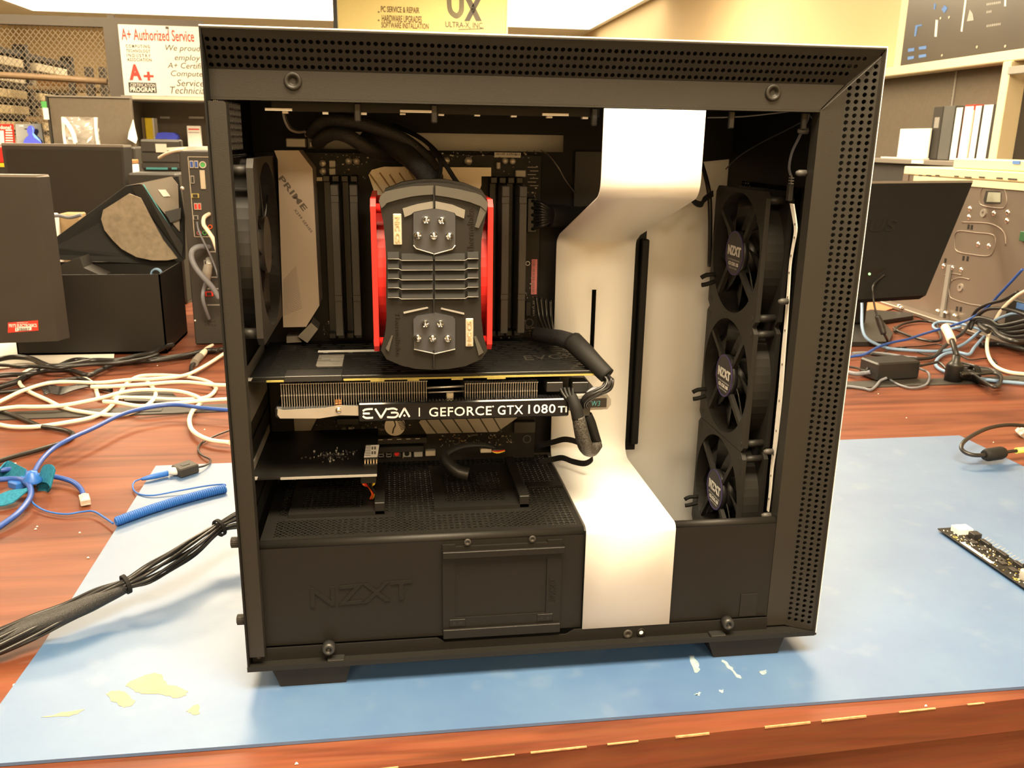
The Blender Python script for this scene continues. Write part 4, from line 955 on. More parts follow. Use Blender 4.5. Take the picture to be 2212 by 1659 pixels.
# ---- graphics card
gc=thing('graphics_card','black graphics card with a lit-lettered name plate, mounted flat across the open case','graphics card',(-.09,.11,.21))
def G(mb,name,m,parent=None): return mb.build(name,m,parent or gc)
yg=.0490
mb=MB().box((-.2380,yg+.0015,.2556),(.0575,.1780,.2582),ch=.0004)
r=random.Random(2)
for k in range(16):
    y0=.060+k*.0068
    x=-.225
    while x<.045:
        l=r.choice((.010,.018,.026)); 
        if not(-.19<x<-.16 and .075<y0<.12): mb.box((x,y0,.2582),(min(x+l,.052),y0+.0022,.2587))
        x+=l+.004
G(mb,'backplate',mat('backplate_black',(.008,.008,.008),.42,0,.4,var=.1))
mb=MB()
p=Z(*(1122,776),.2588); mb.text('EVGA',(-.008,.088,.2587),(.050,.004,0),(0,.016,0),.0002); G(mb,'backplate_logo',M['charcoal'])
mb=MB(); 
for k in range(8): mb.box((-.188,.082+k*.0052,.2583),(-.166,.0838+k*.0052,.2590))
G(mb,'vent_window',M['silver'])
a=Z(682,757,.2592); G(MB().box((-.190,.131,.2583),(-.137,.138,.2588)),'serial_sticker',M['print'])
G(MB().box((-.2380,yg+.001,.2540),(.0565,.1790,.2556)),'circuit_board',M['pcb'])
mb=MB().box((Y(742,820,yg).x,yg,.2541),(.0565,yg+.0011,.2556)).box((Y(575,820,yg).x,yg,.2541),(Y(613,820,yg).x,yg+.0011,.2556))
for (a,b) in ((800,830),(880,905),(975,1000),(1052,1092)): mb.box((Y(a,820,yg).x,yg+.0001,.2528),(Y(b,820,yg).x,yg+.0012,.2541))
G(mb,'board_edge',M['gold'])
a=Y(614,826,yg-.001);b=Y(738,806,yg-.001); G(MB().box((a.x,yg-.0008,a.z),(b.x,yg+.020,.2590),ch=.0004),'connector_cover',M['black'])
for (x0p,x1p,zt,zb_) in ((606,921,.2520,.2318),(1006,1161,.2490,.2330)):
    xa_=Y(x0p,830,yg).x; xb_=Y(x1p,830,yg).x; n=int((xb_-xa_)/.00196)
    mb=MB()
    for k in range(n+1):
        x=xa_+(xb_-xa_)*k/n; mb.box((x-.00022,yg+.002,zb_),(x+.00022,.165,zt)); mb.box((x-.0006,yg+.0019,zt-.0006),(x+.0010,yg+.012,zt))
        mb.box((x-.0006,yg+.0019,(zt+zb_)/2-.0003),(x+.0006,yg+.006,(zt+zb_)/2+.0003))
    mb.box((xa_,yg+.012,zb_+.001),(xb_,.160,zt-.001),mi=1)
    o=G(mb,'fin_block',[M['fin'],M['black']])
for (p,q_,rr) in (((925,848),(1003,845),.0007),((922,838),(1003,834),.0010)): a=Y(*p,yg+.008);b=Y(*q_,yg+.008); G(MB().cyl(a,b,rr,8),'heat_pipe',M['silver'])
q=Y(972,857,yg+.003); G(MB().box((q.x-.003,yg+.002,q.z-.0035),(q.x+.003,yg+.006,q.z+.0035),ch=.0006).box((q.x-.002,yg+.0012,q.z-.001),(q.x+.002,yg+.002,q.z+.001)),'spring_screw',M['ivory'])
# silver side strap with its screw
top=[(600,884),(612,886),(700,882),(735,876),(778,878)]; bot=[(778,898),(735,897),(690,904),(605,904),(599,896)]
G(MB().prism(flat(top+bot,yg-.0035),(0,.0014,0)),'side_strap',M['silver'])
q=Y(731,887,yg-.004); G(MB().dome((q.x,yg-.0035,q.z),(0,-1,0),.0026,.0016),'strap_screw',M['chrome'])
a=Y(724,879,yg+.001);b=Y(738,863,yg+.001); mb=MB()
for k in range(3):
    for j in range(2): mb.box((a.x+(b.x-a.x)*j/2+.0002,yg+.0004,a.z+(b.z-a.z)*k/3+.0002),(a.x+(b.x-a.x)*(j+1)/2-.0002,yg+.003,a.z+(b.z-a.z)*(k+1)/3-.0002))
G(mb,'copper_clip',mat('copper_clip',(.75,.42,.22),.3,1,.5,var=.05))
# cooler shroud body underneath
G(MB().box((-.2200,yg+.006,.2212),(.0570,.1720,.2312),ch=.0015),'cooler_shroud',M['black'])
for cx in (-.155,-.06,.02):
    G(MB().ring((cx-.0,.124,.2186),(cx,.124,.2212),.038,.035,32),'fan_ring',M['black'])
G(MB().box((-.2437,.040,.2120),(-.2430,.178,.2600)).box((-.2437,.034,.2595),(-.2340,.042,.2603)),'mounting_bracket',M['dull'])
# name plate
yn=.0430; a=Y(775,912,yn); b=Y(1229,868,yn)
z0=Y(775,912,yn).z; z1=Y(775,872,yn).z; xa_,xb_=a.x,Y(1229,880,yn).x
mb=MB().fbox((xa_,yn,z0),(xb_-xa_,0,0),(0,.014,0),(0,0,z1-z0),.0010)
for k in range(62): x=xa_+.003+(xb_-xa_-.006)*k/62; mb.box((x,yn+.0016,z1-.0002),(x+.0014,yn+.010,z1+.0008))
pl=G(mb,'name_plate',M['glossy'])
yy=yn-.0001; m_lit=mat('lit_white_lettering',(.75,.70,.66),.5,emit=(1,.86,.74),es=.10)
mb=MB()
def gt(s,p0,p1,**k):
    a=Y(*p0,yy);b=Y(*p1,yy); mb.text(s,(a.x,yy,a.z),(b.x-a.x,0,0),(0,0,b.z-a.z),.0003,**k)
gt('GEFORCE',(927,900),(1062,877),bold=.006,sp=1.07); gt('GTX',(1075,896),(1130,875),bold=.006,sp=1.07); gt('1080',(1141,893.5),(1200,873),bold=.006,sp=1.07); gt('Ti',(1205,891),(1225,877),bold=.02)
def gs(pts,w=.00075,sub=3):
    P=[Y(a,b,yy) for a,b in pts]; P=[V((p.x,yy,p.z)) for p in P]; P=smooth_path(P,sub)
    for i in range(len(P)-1):
        t=(P[i+1]-P[i]); n=V((t.z,0,-t.x)).normalized()*w; e=t.normalized()*.0002; A_,B_=P[i]-e,P[i+1]+e
        mb.hexa([A_-n,A_+n,A_+n+V((0,-.0003,0)),A_-n+V((0,-.0003,0)),B_-n,B_+n,B_+n+V((0,-.0003,0)),B_-n+V((0,-.0003,0))])
def eg(x,y): return (540+x/3.95,780+y/3.95)
gs([eg(*p) for p in ((965,425),(990,412),(1045,408))]); gs([eg(*p) for p in ((965,447),(1020,447))],sub=1); gs([eg(*p) for p in ((965,470),(990,485),(1048,483))])
gs([eg(*p) for p in ((1070,408),(1118,484),(1166,404))],sub=1)
gs([eg(*p) for p in ((1175,410),(1225,404),(1255,415))]); gs([eg(*p) for p in ((1205,440),(1250,440),(1262,455),(1245,476),(1215,480),(1172,478))],sub=4)
gs([eg(*p) for p in ((1275,478),(1318,402),(1360,474))],sub=1)
q=Y(*eg(1318,464),yy); mb.cyl((q.x,yy,q.z),(q.x,yy-.0003,q.z),.0009,10)
gs([eg(1445,400),eg(1445,470)],w=.00045,sub=1)
q=Y(1065,878,yy); mb.cyl((q.x,yy,q.z),(q.x,yy-.0003,q.z),.0007,10)
G(mb,'plate_lettering',m_lit,pl)
# end light plate
a=Y(1228,886,yn+.002);z0=Y(1320,884,yn+.002).z;z1=Y(1320,853,yn+.002).z; xe=Y(1320,870,yn+.002).x
mb=MB().prism([(xb_+.0005,yn+.002,z0),(xe-.003,yn+.002,z0),(xe,yn+.002,z0+.004),(xe,yn+.002,z1-.004),(xe-.003,yn+.002,z1),(xb_+.0005,yn+.002,z1)],(0,.014,0))
x0=Y(1262,870,yn).x; mb.box((xb_+.001,yn+.0014,z0+.0022),(xe-.004,yn+.0021,z1-.0026),mi=1)
a=Y(1263,874,yn+.001);b=Y(1297,861,yn+.001); mb.text('FTW3',(a.x,yn+.0013,z0+.0035),(b.x-a.x,0,0),(0,0,.0045),.0002,mi=2,sp=1.1,shear=.15)
G(mb,'end_plate',[M['dull'],M['charcoal'],M['cyan']])
for px in (1195,1250): a=Y(px-14,848,yg);b=Y(px+22,826,yg); G(MB().box((a.x,yg+.001,a.z),(b.x,yg+.016,b.z),ch=.0005),'power_socket',M['black'])

# ---- small lower expansion card
lc=thing('expansion_card','small black circuit card in a lower slot, beneath the graphics card','circuit card',(-.19,.12,.168))
def Lc(mb,name,m): return mb.build(name,m,lc)
Lc(MB().box((-.2435,.0560,.1676),(-.1390,.1780,.1692)),'circuit_board',M['pcb'])
Lc(MB().box((-.2190,.0552,.1674),(-.1390,.0560,.1694)),'board_edge',M['dull'])
mb=MB(); a=Y(787,1008,.085);b=Y(815,976,.085)
mb.fbox((a.x,.085,.1700),(b.x-a.x,0,0),(.0015,.020,.004),(0,-.0008,.0040)); Lc(mb,'power_socket',M['black'])
mb=MB().fbox((a.x,.0838,.1743),(b.x-a.x,0,0),(.0015,.020,.004),(0,-.00006,.0003))
for k in range(14):
    if k%2: mb.fbox((a.x+.0008,.0845+k*.00135,.1748+k*.00027),((b.x-a.x)*.42,0,0),(0,.0008,.0002),(0,0,.0001),mi=1)
for (u,v_) in ((.55,.2),(.75,.2),(.55,.6),(.75,.6)): mb.fbox((a.x+(b.x-a.x)*u,.0838+.020*v_,.1747+.004*v_),(.0015,0,0),(0,.005,.001),(0,0,.0001),mi=1)
Lc(mb,'socket_sticker',[M['print'],M['darkprint']])
for k in range(5): x=a.x+.0008+k*(b.x-a.x-.0016)/4; Lc(MB().box((x-.0005,.0800,.1690),(x+.0005,.0850,.1698)).box((x-.0005,.0845,.1690),(x+.0005,.0850,.1745)),'socket_pin',M['chrome'])
mb=MB(); r=random.Random(8)
for k in range(70):
    x,y=r.gauss(-.180,.010),r.gauss(.105,.007)
    if y>.06: mb.box((x,y,.1692),(x+r.choice((.0008,.0016)),y+r.choice((.0008,.0018)),.1692+r.uniform(.0005,.002)),mi=r.choice((0,2,2)))
o=Lc(mb,'small_components',[M['dull'],M['gold'],M['charcoal']]); o['kind']='stuff'
Lc(MB().box((-.2437,.040,.160),(-.2430,.178,.1770)).box((-.2437,.036,.1755),(-.2350,.042,.1763)),'mounting_bracket',M['dull'])
w=thing('wire_lead','short orange, red and yellow wire lead with black plug under the small lower card','cable',(-.146,.065,.14))
a=Y(806,1031,.062)
MB().box((-.1530,.0585,.1600),(-.1400,.0680,.1674),ch=.0004).build('plug',M['matte'],w)
for dx,m_,e in ((-.0050,M['orange'],(796,1052)),(-.0030,M['red'],(799,1054)),(-.0005,M['blackwire'],(801,1056)),(.0022,M['blackwire'],(803,1056)),(.0045,M['yellow'],(800,1050))):
    q=Y(*e,.072); MB().tube([(-.1465+dx,.0632,.1605),(-.1462+dx*.9,.064,.157),((q.x-.1462+dx*.5)/2,.069,(q.z+.156)/2),(q.x,.074,q.z),(q.x+.003,.079,.142),(q.x+.001,.085,.1345)],.0011,6).build('wire',m_,w)
# ================================================================== cables inside the case
# 24-pin board cable, coming out from behind the white bar
t=thing('power_cable','thick black cable plugged into the motherboard edge, running behind the white cable bar','cable',(.03,.17,.36))
a=Y(1138,502,.172);b=Y(1160,428,.172); MB().box((a.x,.1700,a.z),(b.x,.1878,b.z),ch=.0006).build('plug',M['black'],t)
for k in range(9):
    p0=Y(1150+k%2*5,434+k*7.6,.170); p1=Y(1170,440+k*6,.160); p2=Y(1190,452+k*3.4,.163); p3=Y(1205,456+k*3,.168)
    MB().tube([p0,p1,p2,p3],.0016,6).build('wire',M['blackwire'],t)
p=[Y(1186,466,.166),Y(1215,468,.172),Y(1248,470,.190),Y(1275,468,.193)]
MB().tube(p,.0105,12).build('sheath',M['matte'],t)
# two CPU power cables that arch over the top of the board
for lab,cl,pts,r in (
 ('black sleeved cable arching highest above the cooler, plugged in beside the pale port cover',(676,288),[(672,288),(684,272),(708,259),(745,260),(800,272),(870,300),(925,345),(945,385)],.0056),
 ('black sleeved cable arching lower, just under the highest arched cable',(688,312),[(686,310),(700,297),(725,288),(755,296),(790,318),(820,333),(850,338)],.0058)):
    t=thing('power_cable',lab,'cable',Y(cl[0],cl[1],.172)); P=[Y(a,b,.150-.030*math.sin(math.pi*i/(len(pts)-1))) for i,(a,b) in enumerate(pts)]
    MB().tube(P,r,10).build('sleeve',M['sleeve'],t)
t=thing('power_cable','fat black cable end hanging from the top down behind the cooler arc','cable',Y(870,330,.12))
MB().tube([Y(795,303,.165),Y(815,296,.150),Y(850,314,.135),Y(890,345,.120),Y(925,385,.105),Y(935,400,.10)],[.0085,.0095,.0095,.0085,.0080,.0075],12).build('sleeve',M['sleeve'],t)
a=Y(905,375,.105)
for k in range(4): MB().tube([Y(915+k*8,358+k*4,.112),Y(925+k*9,372+k*5,.108),Y(934+k*9,392,.100)],.0014,6).build('wire',M['blackwire'],t)
tag(MB().tube([Y(850,270,.15),Y(905,296,.13),Y(940,325,.115),Y(965,360,.10),Y(986,392,.085),Y(1000,405,.07)],.0020,8).build('fan_cable',M['blackwire']),'thin black cable curving down onto the right shoulder of the cooler','cable')
tag(MB().tube([Y(930,318,.12),Y(948,340,.11),Y(952,365,.10),Y(946,392,.08)],.0018,8).build('fan_cable',M['blackwire']),'thin black cable dropping straight to the top middle of the cooler','cable')
# white flat extension lead and its connectors at the top corner
t=thing('extension_lead','pale flat extension lead with white connector blocks at the top inner corner','cable',Y(640,290,.15))
MB().ribbon([Y(613,244,.13),Y(618,262,.135),Y(628,278,.14),Y(645,284,.145),Y(660,283,.15),Y(672,287,.152)],(0,.0055,.0008),.0009).build('flat_lead',M['dull'],t)
for p0,p1,y in (((658,296),(680,282),.150),((618,318),(660,299),.150),((668,318),(690,306),.152)):
    a=Y(*p0,y);b=Y(*p1,y); MB().box((a.x,y,min(a.z,b.z)),(b.x,y+.012,max(a.z,b.z)),ch=.0008).build('connector',M['dull'],t)
# graphics power leads
t=thing('power_cable','black graphics power lead with a fat shrink tube slanting past the card end','cable',Y(1270,770,.05))
MB().tube([Y(1160,722,.150),Y(1190,728,.125),Y(1215,732,.100),Y(1242,742,.080)],[.007,.0075,.0078,.0082],10).build('sleeve',M['sleeve'],t)
for k in range(4): MB().tube([Y(1158+k*10,640+k*3,.165),Y(1166+k*8,690,.160),Y(1180+k*5,722,.140)],.0016,6).build('wire',M['blackwire'],t)
MB().tube([Y(1238,738,.082),Y(1262,762,.066),Y(1285,785,.055),Y(1312,812,.046)],[.0092,.0088,.0078,.0072],14,sub=4).build('shrink_tube',M['matte'],t)
for k in range(8):
    o=k*1.0
    P=[Y(1296+k*2.6,805+k*1.1,.047),Y(1308+k*2.0,820,.042-.0008*k),Y(1300+k*2.4,836+k*.4,.038-.0004*k),Y(1282+k*1.8,846+k*.6,.037),Y(1266+k*1.2,853+k*1.0,.039),Y(1257+k*1.0,864+k*1.0,.042),Y(1257+k*1.8,880,.046)]
    P=[p+V((0,(-.0028 if k%2 else .0012),(k%3-1)*.0012)) for p in P]; MB().tube(P,.00128,6).build('wire',M['blackwire'],t)
t=thing('power_cable','black graphics power lead with braided end hanging lowest before the white bar','cable',Y(1250,930,.04))
for k in range(4): MB().tube([Y(1210+k*9,838,.052),Y(1217+k*7,852,.046),Y(1228+k*4.5,866,.040)],.0014,6).build('wire',M['blackwire'],t)
MB().tube([Y(1234,855,.041),Y(1243,878,.037),Y(1249,904,.036)],[.0046,.0052,.0055],12).build('shrink_tube',M['matte'],t)
MB().tube([Y(1249,900,.036),Y(1254,925,.036),Y(1260,950,.038),Y(1267,968,.042),Y(1278,972,.048),Y(1289,960,.056)],[.0054,.0060,.0064,.0062,.0060,.0055],12).build('sleeve',mat('grey_braid',(.060,.055,.048),.5,.2,.5,var=.7,vscale=700,bump=.8,bscale=700),t)
t=thing('power_cable','black graphics power lead with grey plug, behind the braided lead','cable',Y(1278,920,.05))
for k in range(4): MB().tube([Y(1292-k*3,838,.048),Y(1282-k*4,848,.044),Y(1266+k*3.4,858,.043),Y(1260+k*4,872,.043)],.0013,6).build('wire',M['greywire'],t)
a=Y(1257,900,.041);b=Y(1276,868,.041); MB().box((a.x,.041,a.z),(b.x,.052,b.z),ch=.0008).build('plug',M['charcoal'],t)
MB().tube([Y(1268,896,.046),Y(1276,915,.047),Y(1284,940,.052),Y(1290,958,.058)],[.0044,.0046,.0044,.0042],10).build('shrink_tube',M['matte'],t)
# flat black ribbon loop
tag(MB().ribbon([Y(1165,962,.172),Y(1195,955,.160),Y(1222,949,.145),Y(1252,957,.130),Y(1272,974,.120),Y(1280,990,.120),Y(1264,1001,.125),Y(1238,997,.140),Y(1215,989,.152),Y(1195,992,.163),Y(1165,998,.172)],(0,.001,.0026),.0005).build('ribbon_cable',M['black']),'flat black ribbon cable looping out before the white cable bar','cable')
# black cable coil lying on the shroud with a white plug
t=thing('signal_cable','black signal cable bending down over the shroud, with a small pale plug','cable',Y(1000,1000,.12))
MB().tube([Y(1068,968,.155),Y(1040,962,.145),Y(1005,963,.135),Y(975,972,.125),Y(960,985,.118),Y(968,1000,.112),Y(990,1018,.106),Y(1012,1024,.104)],[.0022,.0026,.003,.0034,.0042,.0050,.0060,.0062],10).build('sleeve',M['black'],t)
a=Y(1038,979,.150);b=Y(1062,968,.150); MB().box((a.x,.150,a.z),(b.x,.158,b.z),ch=.0005).build('plug',M['ivory'],t)
for k,m_ in enumerate((M['yellow'],M['red'],M['blackwire'])): MB().tube([Y(1062,974-k,.153),Y(1074,978-k*3,.152),Y(1090,974-k*2,.156)],.0009,6).build('wire',m_,t)
# LED strip with its lead
t=thing('led_strip','white light strip running down the inside of the front rail','light strip',X(1665,1105,.206))
P=[X(a,b,.2065) for a,b in ((1711,440),(1717,475),(1719,500),(1712,540),(1707,575),(1704,620),(1699,690),(1693,760),(1687,840),(1680,910),(1674,965),(1668,1010),(1664,1060),(1659,1104))]
w=[V((0,.0030,0))]
mb=MB(); Q=smooth_path(P,3)
def wy(i):
    u=i/len(Q); return .0016+.0020*(.5+.5*math.cos(u*9.0+.6))
vs_=[];n=len(Q)
for i,q in enumerate(Q): vs_+=[(q.x-.0006,q.y-wy(i),q.z),(q.x-.0006,q.y+wy(i),q.z),(q.x+.0004,q.y+wy(i),q.z),(q.x+.0004,q.y-wy(i),q.z)]
mb.add(vs_,[(i*4+j,i*4+(j+1)%4,i*4+4+(j+1)%4,i*4+4+j) for i in range(n-1) for j in range(4)]+[(3,2,1,0),(4*n-4,4*n-3,4*n-2,4*n-1)])
for i in range(4,n-2,3): q=Q[i]; mb.box((q.x-.0009,q.y-.0012,q.z-.0012),(q.x-.0006,q.y+.0004,q.z+.0006),mi=1)
i=int(n*.70); q=Q[i]
mb.build('strip',[M['whiteplastic'],M['darkprint']],t)
a=X(1707,434,.2060);b=X(1707,398,.2060); MB().box((.2030,a.y-.0030,a.z),(.2068,a.y+.0030,b.z),ch=.0006).build('connector',M['charcoal'],t)
mb=MB()
for k in range(3): mb.box((.2040,a.y-.0028,b.z+.0003+k*.0022),(.2062,a.y+.0028,b.z+.0013+k*.0022))
mb.box((.2046,a.y-.0005,b.z),(.2056,a.y+.0005,b.z+.007)); mb.build('strain_relief',M['dull'],t)
P=[V((.205,a.y,b.z+.007)),X(1706,362,.205),X(1712,330,.205),X(1726,300,.205),X(1744,262,.205),X(1748,246,.203)]
for k in range(3): MB().tube([p+V((0,k*.0012,0)) for p in P],.0007,5).build('wire',M['greywire'],t)
tag(MB().tube([Y(1528,254,.06),Y(1600,252,.055),Y(1670,245,.05),Y(1715,240,.045),Y(1742,243,.04),Y(1764,268,.035)],.0007,5).tube([Y(1764,268,.035),Y(1763,266,.036)],.0007,5,sub=0).build('front_panel_wire',M['greywire']),'thin grey wire strung along the case ceiling to the front corner','cable')
tag(MB().tube([Y(1568,365,.18),Y(1600,335,.14),Y(1650,305,.10),Y(1700,280,.06),Y(1742,258,.042)],.0007,5).build('front_panel_wire',M['blackwire']),'thin dark wire slanting from the top fan to the front corner','cable')
tag(MB().tube([Y(1515,352,.20),Y(1525,385,.19),Y(1532,420,.185),Y(1534,470,.185),Y(1534,520,.19),Y(1533,575,.195)],.0022,6).build('fan_cable',M['blackwire']),'black fan cable hanging down beside the top fan, behind the white bar','cable')
tag(MB().ribbon([Y(1490,425,.16),Y(1502,438,.16),Y(1515,441,.165),Y(1522,430,.17),Y(1540,418,.18)],(0,.001,.0028),.0006).build('fan_ribbon',M['black']),'short flat black strap bending out from behind the white bar near the top fan','cable')
tag(MB().tube([Y(1168,325,.19),Y(1185,335,.175),Y(1205,360,.16),Y(1222,390,.17),Y(1242,417,.19)],.0006,5).build('thin_wire',M['dull']),'thin pale wire hanging at the top corner of the motherboard','cable')

# ================================================================== cables leaving the case and on the desk, left of it
def zc(px,z): return [Z(a,b,z if not isinstance(z,(list,tuple)) else z[i]) for i,(a,b) in enumerate(px)]
def zoom3(pts): return [(x/3.95,760+y/3.95) for x,y in pts]
# power supply loom : a bundle of leads with two ties
t=thing('cable_loom','bundle of black power leads tied together, running off the blue mat','cable bundle',Z(270,1262,.02))
cen=[(560,1112),(520,1122),(474,1140),(420,1180),(370,1212),(320,1240),(272,1262),(210,1292),(140,1325),(70,1355),(0,1385),(-40,1400)]
zz=[.050,.048,.044,.040,.036,.032,.028,.025,.022,.018,.016,.014]
base=[Z(a,b,z) for (a,b),z in zip(cen,zz)]
r=random.Random(4)
for k in range(9):
    a0=2*math.pi*k/9; P=[]
    for i,q in enumerate(base):
        pinch=.0055 if i in(2,6) else (.0105 if i<9 else .013); a=a0+i*.22
        if k in(0,1) and 7<=i: pinch*=.8
        P.append(q+V((0,.35,.0)).normalized()*0+V((-.35*math.cos(a)*pinch,math.cos(a)*pinch*.9,abs(1)*math.sin(a)*pinch*.75)))
    MB().tube(P,.0018 if k>1 else .0022,6).build('lead',M['blackwire'],t)
MB().tube([base[6]+V((0,-.006,-.002)),base[7]+V((0,-.006,0)),base[8]+V((0,-.004,.001)),base[9]+V((0,-.002,.002)),base[10],base[11]],[.0045,.0075,.0085,.009,.009,.009],12).build('braided_sleeve',M['sleeve'],t)
for i in (2,6):
    d_=(base[i+1]-base[i-1]).normalized(); MB().ring(base[i]-d_*.0018,base[i]+d_*.0018,.0098,.0078,18).build('cable_tie',M['matte'],t)
# white network cable coil
ws=[('white network cable sweeping from the case to the desk edge and back across the wood',
 [(1920,10),(1750,120),(1580,200),(1350,230),(1100,240),(850,265),(600,258),(400,270),(200,330),(50,400),(-60,455),(-90,480),(-30,490),(150,470),(300,470),(520,460),(800,410),(1050,345),(1250,325),(1500,335),(1650,370),(1720,420),(1680,470),(1640,510),(1615,590),(1650,680),(1780,750),(1960,775)],.010),
 ('white network cable making the widest ovals of the coil, nearest the desk gap',
 [(1150,238),(1250,255),(1320,330),(1320,390),(1250,460),(1100,525),(950,540),(750,520),(550,480),(400,410),(230,330),(165,260),(190,190),(300,140),(450,130),(600,160),(780,260),(815,310),(830,360),(855,395),(1000,390),(1250,395),(1500,408),(1740,395),(1830,340),(1830,290),(1730,240),(1550,210),(1350,200),(1180,212),(1080,275),(1035,335),(970,440),(880,520),(750,570),(500,615),(300,640),(100,640),(-60,610)],.0045),
 ('white network cable lying straight through the middle of the coil',[(775,300),(860,298),(950,295),(1200,280),(1550,258),(1800,280),(1960,287)],.0135),
 ('white network cable end crossing under the blue cable to the case',[(880,425),(980,430),(1150,460),(1250,462),(1500,440),(1700,420),(1960,403)],.0155)]
for lab,pts,z in ws:
    tag(MB().tube(zc(zoom3(pts),z),.0036,8).build('network_cable',M['whitewire']),lab,'cable','white network cables')
# blue network cable with its plug
t=thing('network_cable','blue network cable coming from the coil clip and running over the white ones','cable',Z(75,1020))
MB().tube(zc(zoom3([(2000,500),(1850,490),(1700,475),(1500,452),(1300,470),(1050,530),(800,650),(600,740),(450,830),(350,930),(290,1030),(260,1090)]),[.022]*8+[.018,.014,.012,.012]),.0034,8).build('jacket',M['bluewire'],t)
t=thing('network_cable','blue network cable with a clear plug at its end, looping through the teal strap','cable',Z(180,1060))
MB().tube(zc(zoom3([(-80,1030),(0,1012),(100,1003),(200,1022),(290,1066),(400,1062),(500,1072),(620,1110),(690,1170),(715,1235)]),[.012]*6+[.010,.008,.006,.0065]),.0034,8).build('jacket',M['bluewire'],t)
p0=Z(*zoom3([(715,1235)])[0],.006);p1=Z(*zoom3([(745,1330)])[0],.0055); d_=(p1-p0).normalized(); s_=V((-d_.y,d_.x,0))
MB().fbox(p0-s_*.0058+V((0,0,-.0042)),d_*.021,s_*.0116,V((0,0,.0080)),.0008).build('plug',M['clear'],t)
MB().fbox(p0-s_*.003+d_*.002+V((0,0,.0038)),d_*.012+V((0,0,-.001)),s_*.006,V((0,0,.0016)),.0003).build('latch',M['clear'],t)
mb=MB()
for k in range(8): mb.fbox(p0+d_*.0212-s_*.0045+s_*(.0012*k)+V((0,0,-.0005)),d_*.0004,s_*.0006,V((0,0,.0035)))
mb.build('contact',M['ivory'],t)
tag(MB().tube(zc(zoom3([(-80,1095),(0,1090),(100,1083),(190,1092),(240,1130),(265,1190),(245,1265),(150,1380),(0,1490),(-80,1540)]),[.016]*5+[.014,.012,.009,.006,.005]),.0036,8).build('network_cable',M['bluewire']),'blue network cable bending down from the teal strap towards the desk edge','cable')
# teal wrist strap with blue clip
t=thing('wrist_strap','teal anti static wrist strap with a blue plastic clip on the wood','wrist strap',Z(70,1060))
MB().ribbon(zc(zoom3([(-120,1300),(0,1255),(120,1240),(200,1215)]),[.008,.009,.010,.012]),(.006,.016,.004),.0008).build('band',M['teal'],t)
MB().ribbon([Z(*zoom3([p])[0],z) for p,z in (((330,1090),.010),((360,1045),.020),((420,1040),.026),((450,1085),.022),((420,1125),.008),((330,1155),.0035))],(.002,.0060,.010),.0008).build('band_loop',M['teal'],t)
MB().ribbon(zc(zoom3([(-60,1110),(40,1000),(120,1030),(200,1070)]),[.006,.010,.012,.014]),(.002,.006,.009),.0008).build('band_end',M['teal'],t)
a=Z(*zoom3([(110,1180)])[0],.004); b=Z(*zoom3([(370,1090)])[0],.004); d_=b-a; s_=V((-d_.y,d_.x,0)).normalized()
MB().fbox(a-s_*.009,d_*.93,s_*.020,V((0,0,.011)),.002).build('clip_body',M['coilblue'],t)
c=Z(*zoom3([(280,1110)])[0],.015); MB().lathe([(.011,0),(.011,.004),(.008,.007),(.0065,.014),(0,.0155)],c,(0,0,1),16).build('snap_button',M['coilblue'],t)
# coiled cord of the strap
t=thing('coiled_cable','bright blue coiled cord lying on the mat edge','cord',Z(370,1090))
MB().tube(zc(zoom3([(255,1240),(290,1300),(400,1360),(560,1385),(700,1365),(800,1362),(900,1420),(965,1465)]),[.010,.006,.004,.004,.005,.006,.006,.007]),.0012,6).build('thin_cord',M['coilblue'],t)
A_,B_=Z(*zoom3([(985,1450)])[0],.0085),Z(*zoom3([(1925,1165)])[0],.0085); d_=B_-A_; L=d_.length; d_.normalize(); u_=V((0,0,1)); s_=d_.cross(u_); tn=56; path=[]
for k in range(tn*10+1):
    a=2*math.pi*k/10; sag=math.sin(math.pi*k/(tn*10))*.006
    path.append(A_+d_*(L*k/(tn*10))+(u_*math.cos(a)+s_*math.sin(a))*.0046+s_*(-sag))
MB().tube(path,.00145,5,sub=0).build('coil',M['coilblue'],t)
MB().tube([B_+V((0,0,.004))]+zc(zoom3([(1900,1130),(1750,1145),(1500,1190),(1300,1225),(1180,1210),(1135,1165),(1145,1110),(1205,1085)]),[.012,.010,.007,.005,.004,.004,.006,.007]),.0011,6).build('thin_cord_end',M['coilblue'],t)
p=zc(zoom3([(1205,1088),(1290,1068),(1430,1035)]),[.007,.008,.008]); MB().tube(p,[.0018,.0030,.0042,.0042],10).build('boot',M['coilblue'],t)
# the small box the cord plugs into
t=thing('ground_monitor','small black plastic box on the mat corner with a blue cord plugged in','adapter box',Z(397,1020))
a,b,c=Z(*zoom3([(1465,1040)])[0],ZM),Z(*zoom3([(1545,1082)])[0],ZM),Z(*zoom3([(1705,1030)])[0],ZM)
MB().fbox(b,(a-b)*1.0,(c-b),V((0,0,.0125)),.0015).build('body',M['charcoal'],t)
e=b+(a-b)*.35+(c-b)*.30+V((0,0,.0125)); MB().fbox(e,(a-b)*.3,(c-b)*.4,V((0,0,.0006)),.0002).build('emblem',M['black'],t)
p=Z(*zoom3([(1445,1020)])[0],.010); MB().tube([p,p+V((.006,.001,-.0005)),p+V((.012,.002,-.001))],.0055,10,sub=0).build('socket',M['whiteplastic'],t)
MB().tube(zc(zoom3([(1690,985),(1750,970),(1790,945),(1790,915),(1720,880),(1690,830),(1720,780),(1830,720),(1960,670)]),[.010,.008,.006,.0045,.004,.003,.003,.004,.004]),.0016,6).build('cord',M['blackwire'],t)
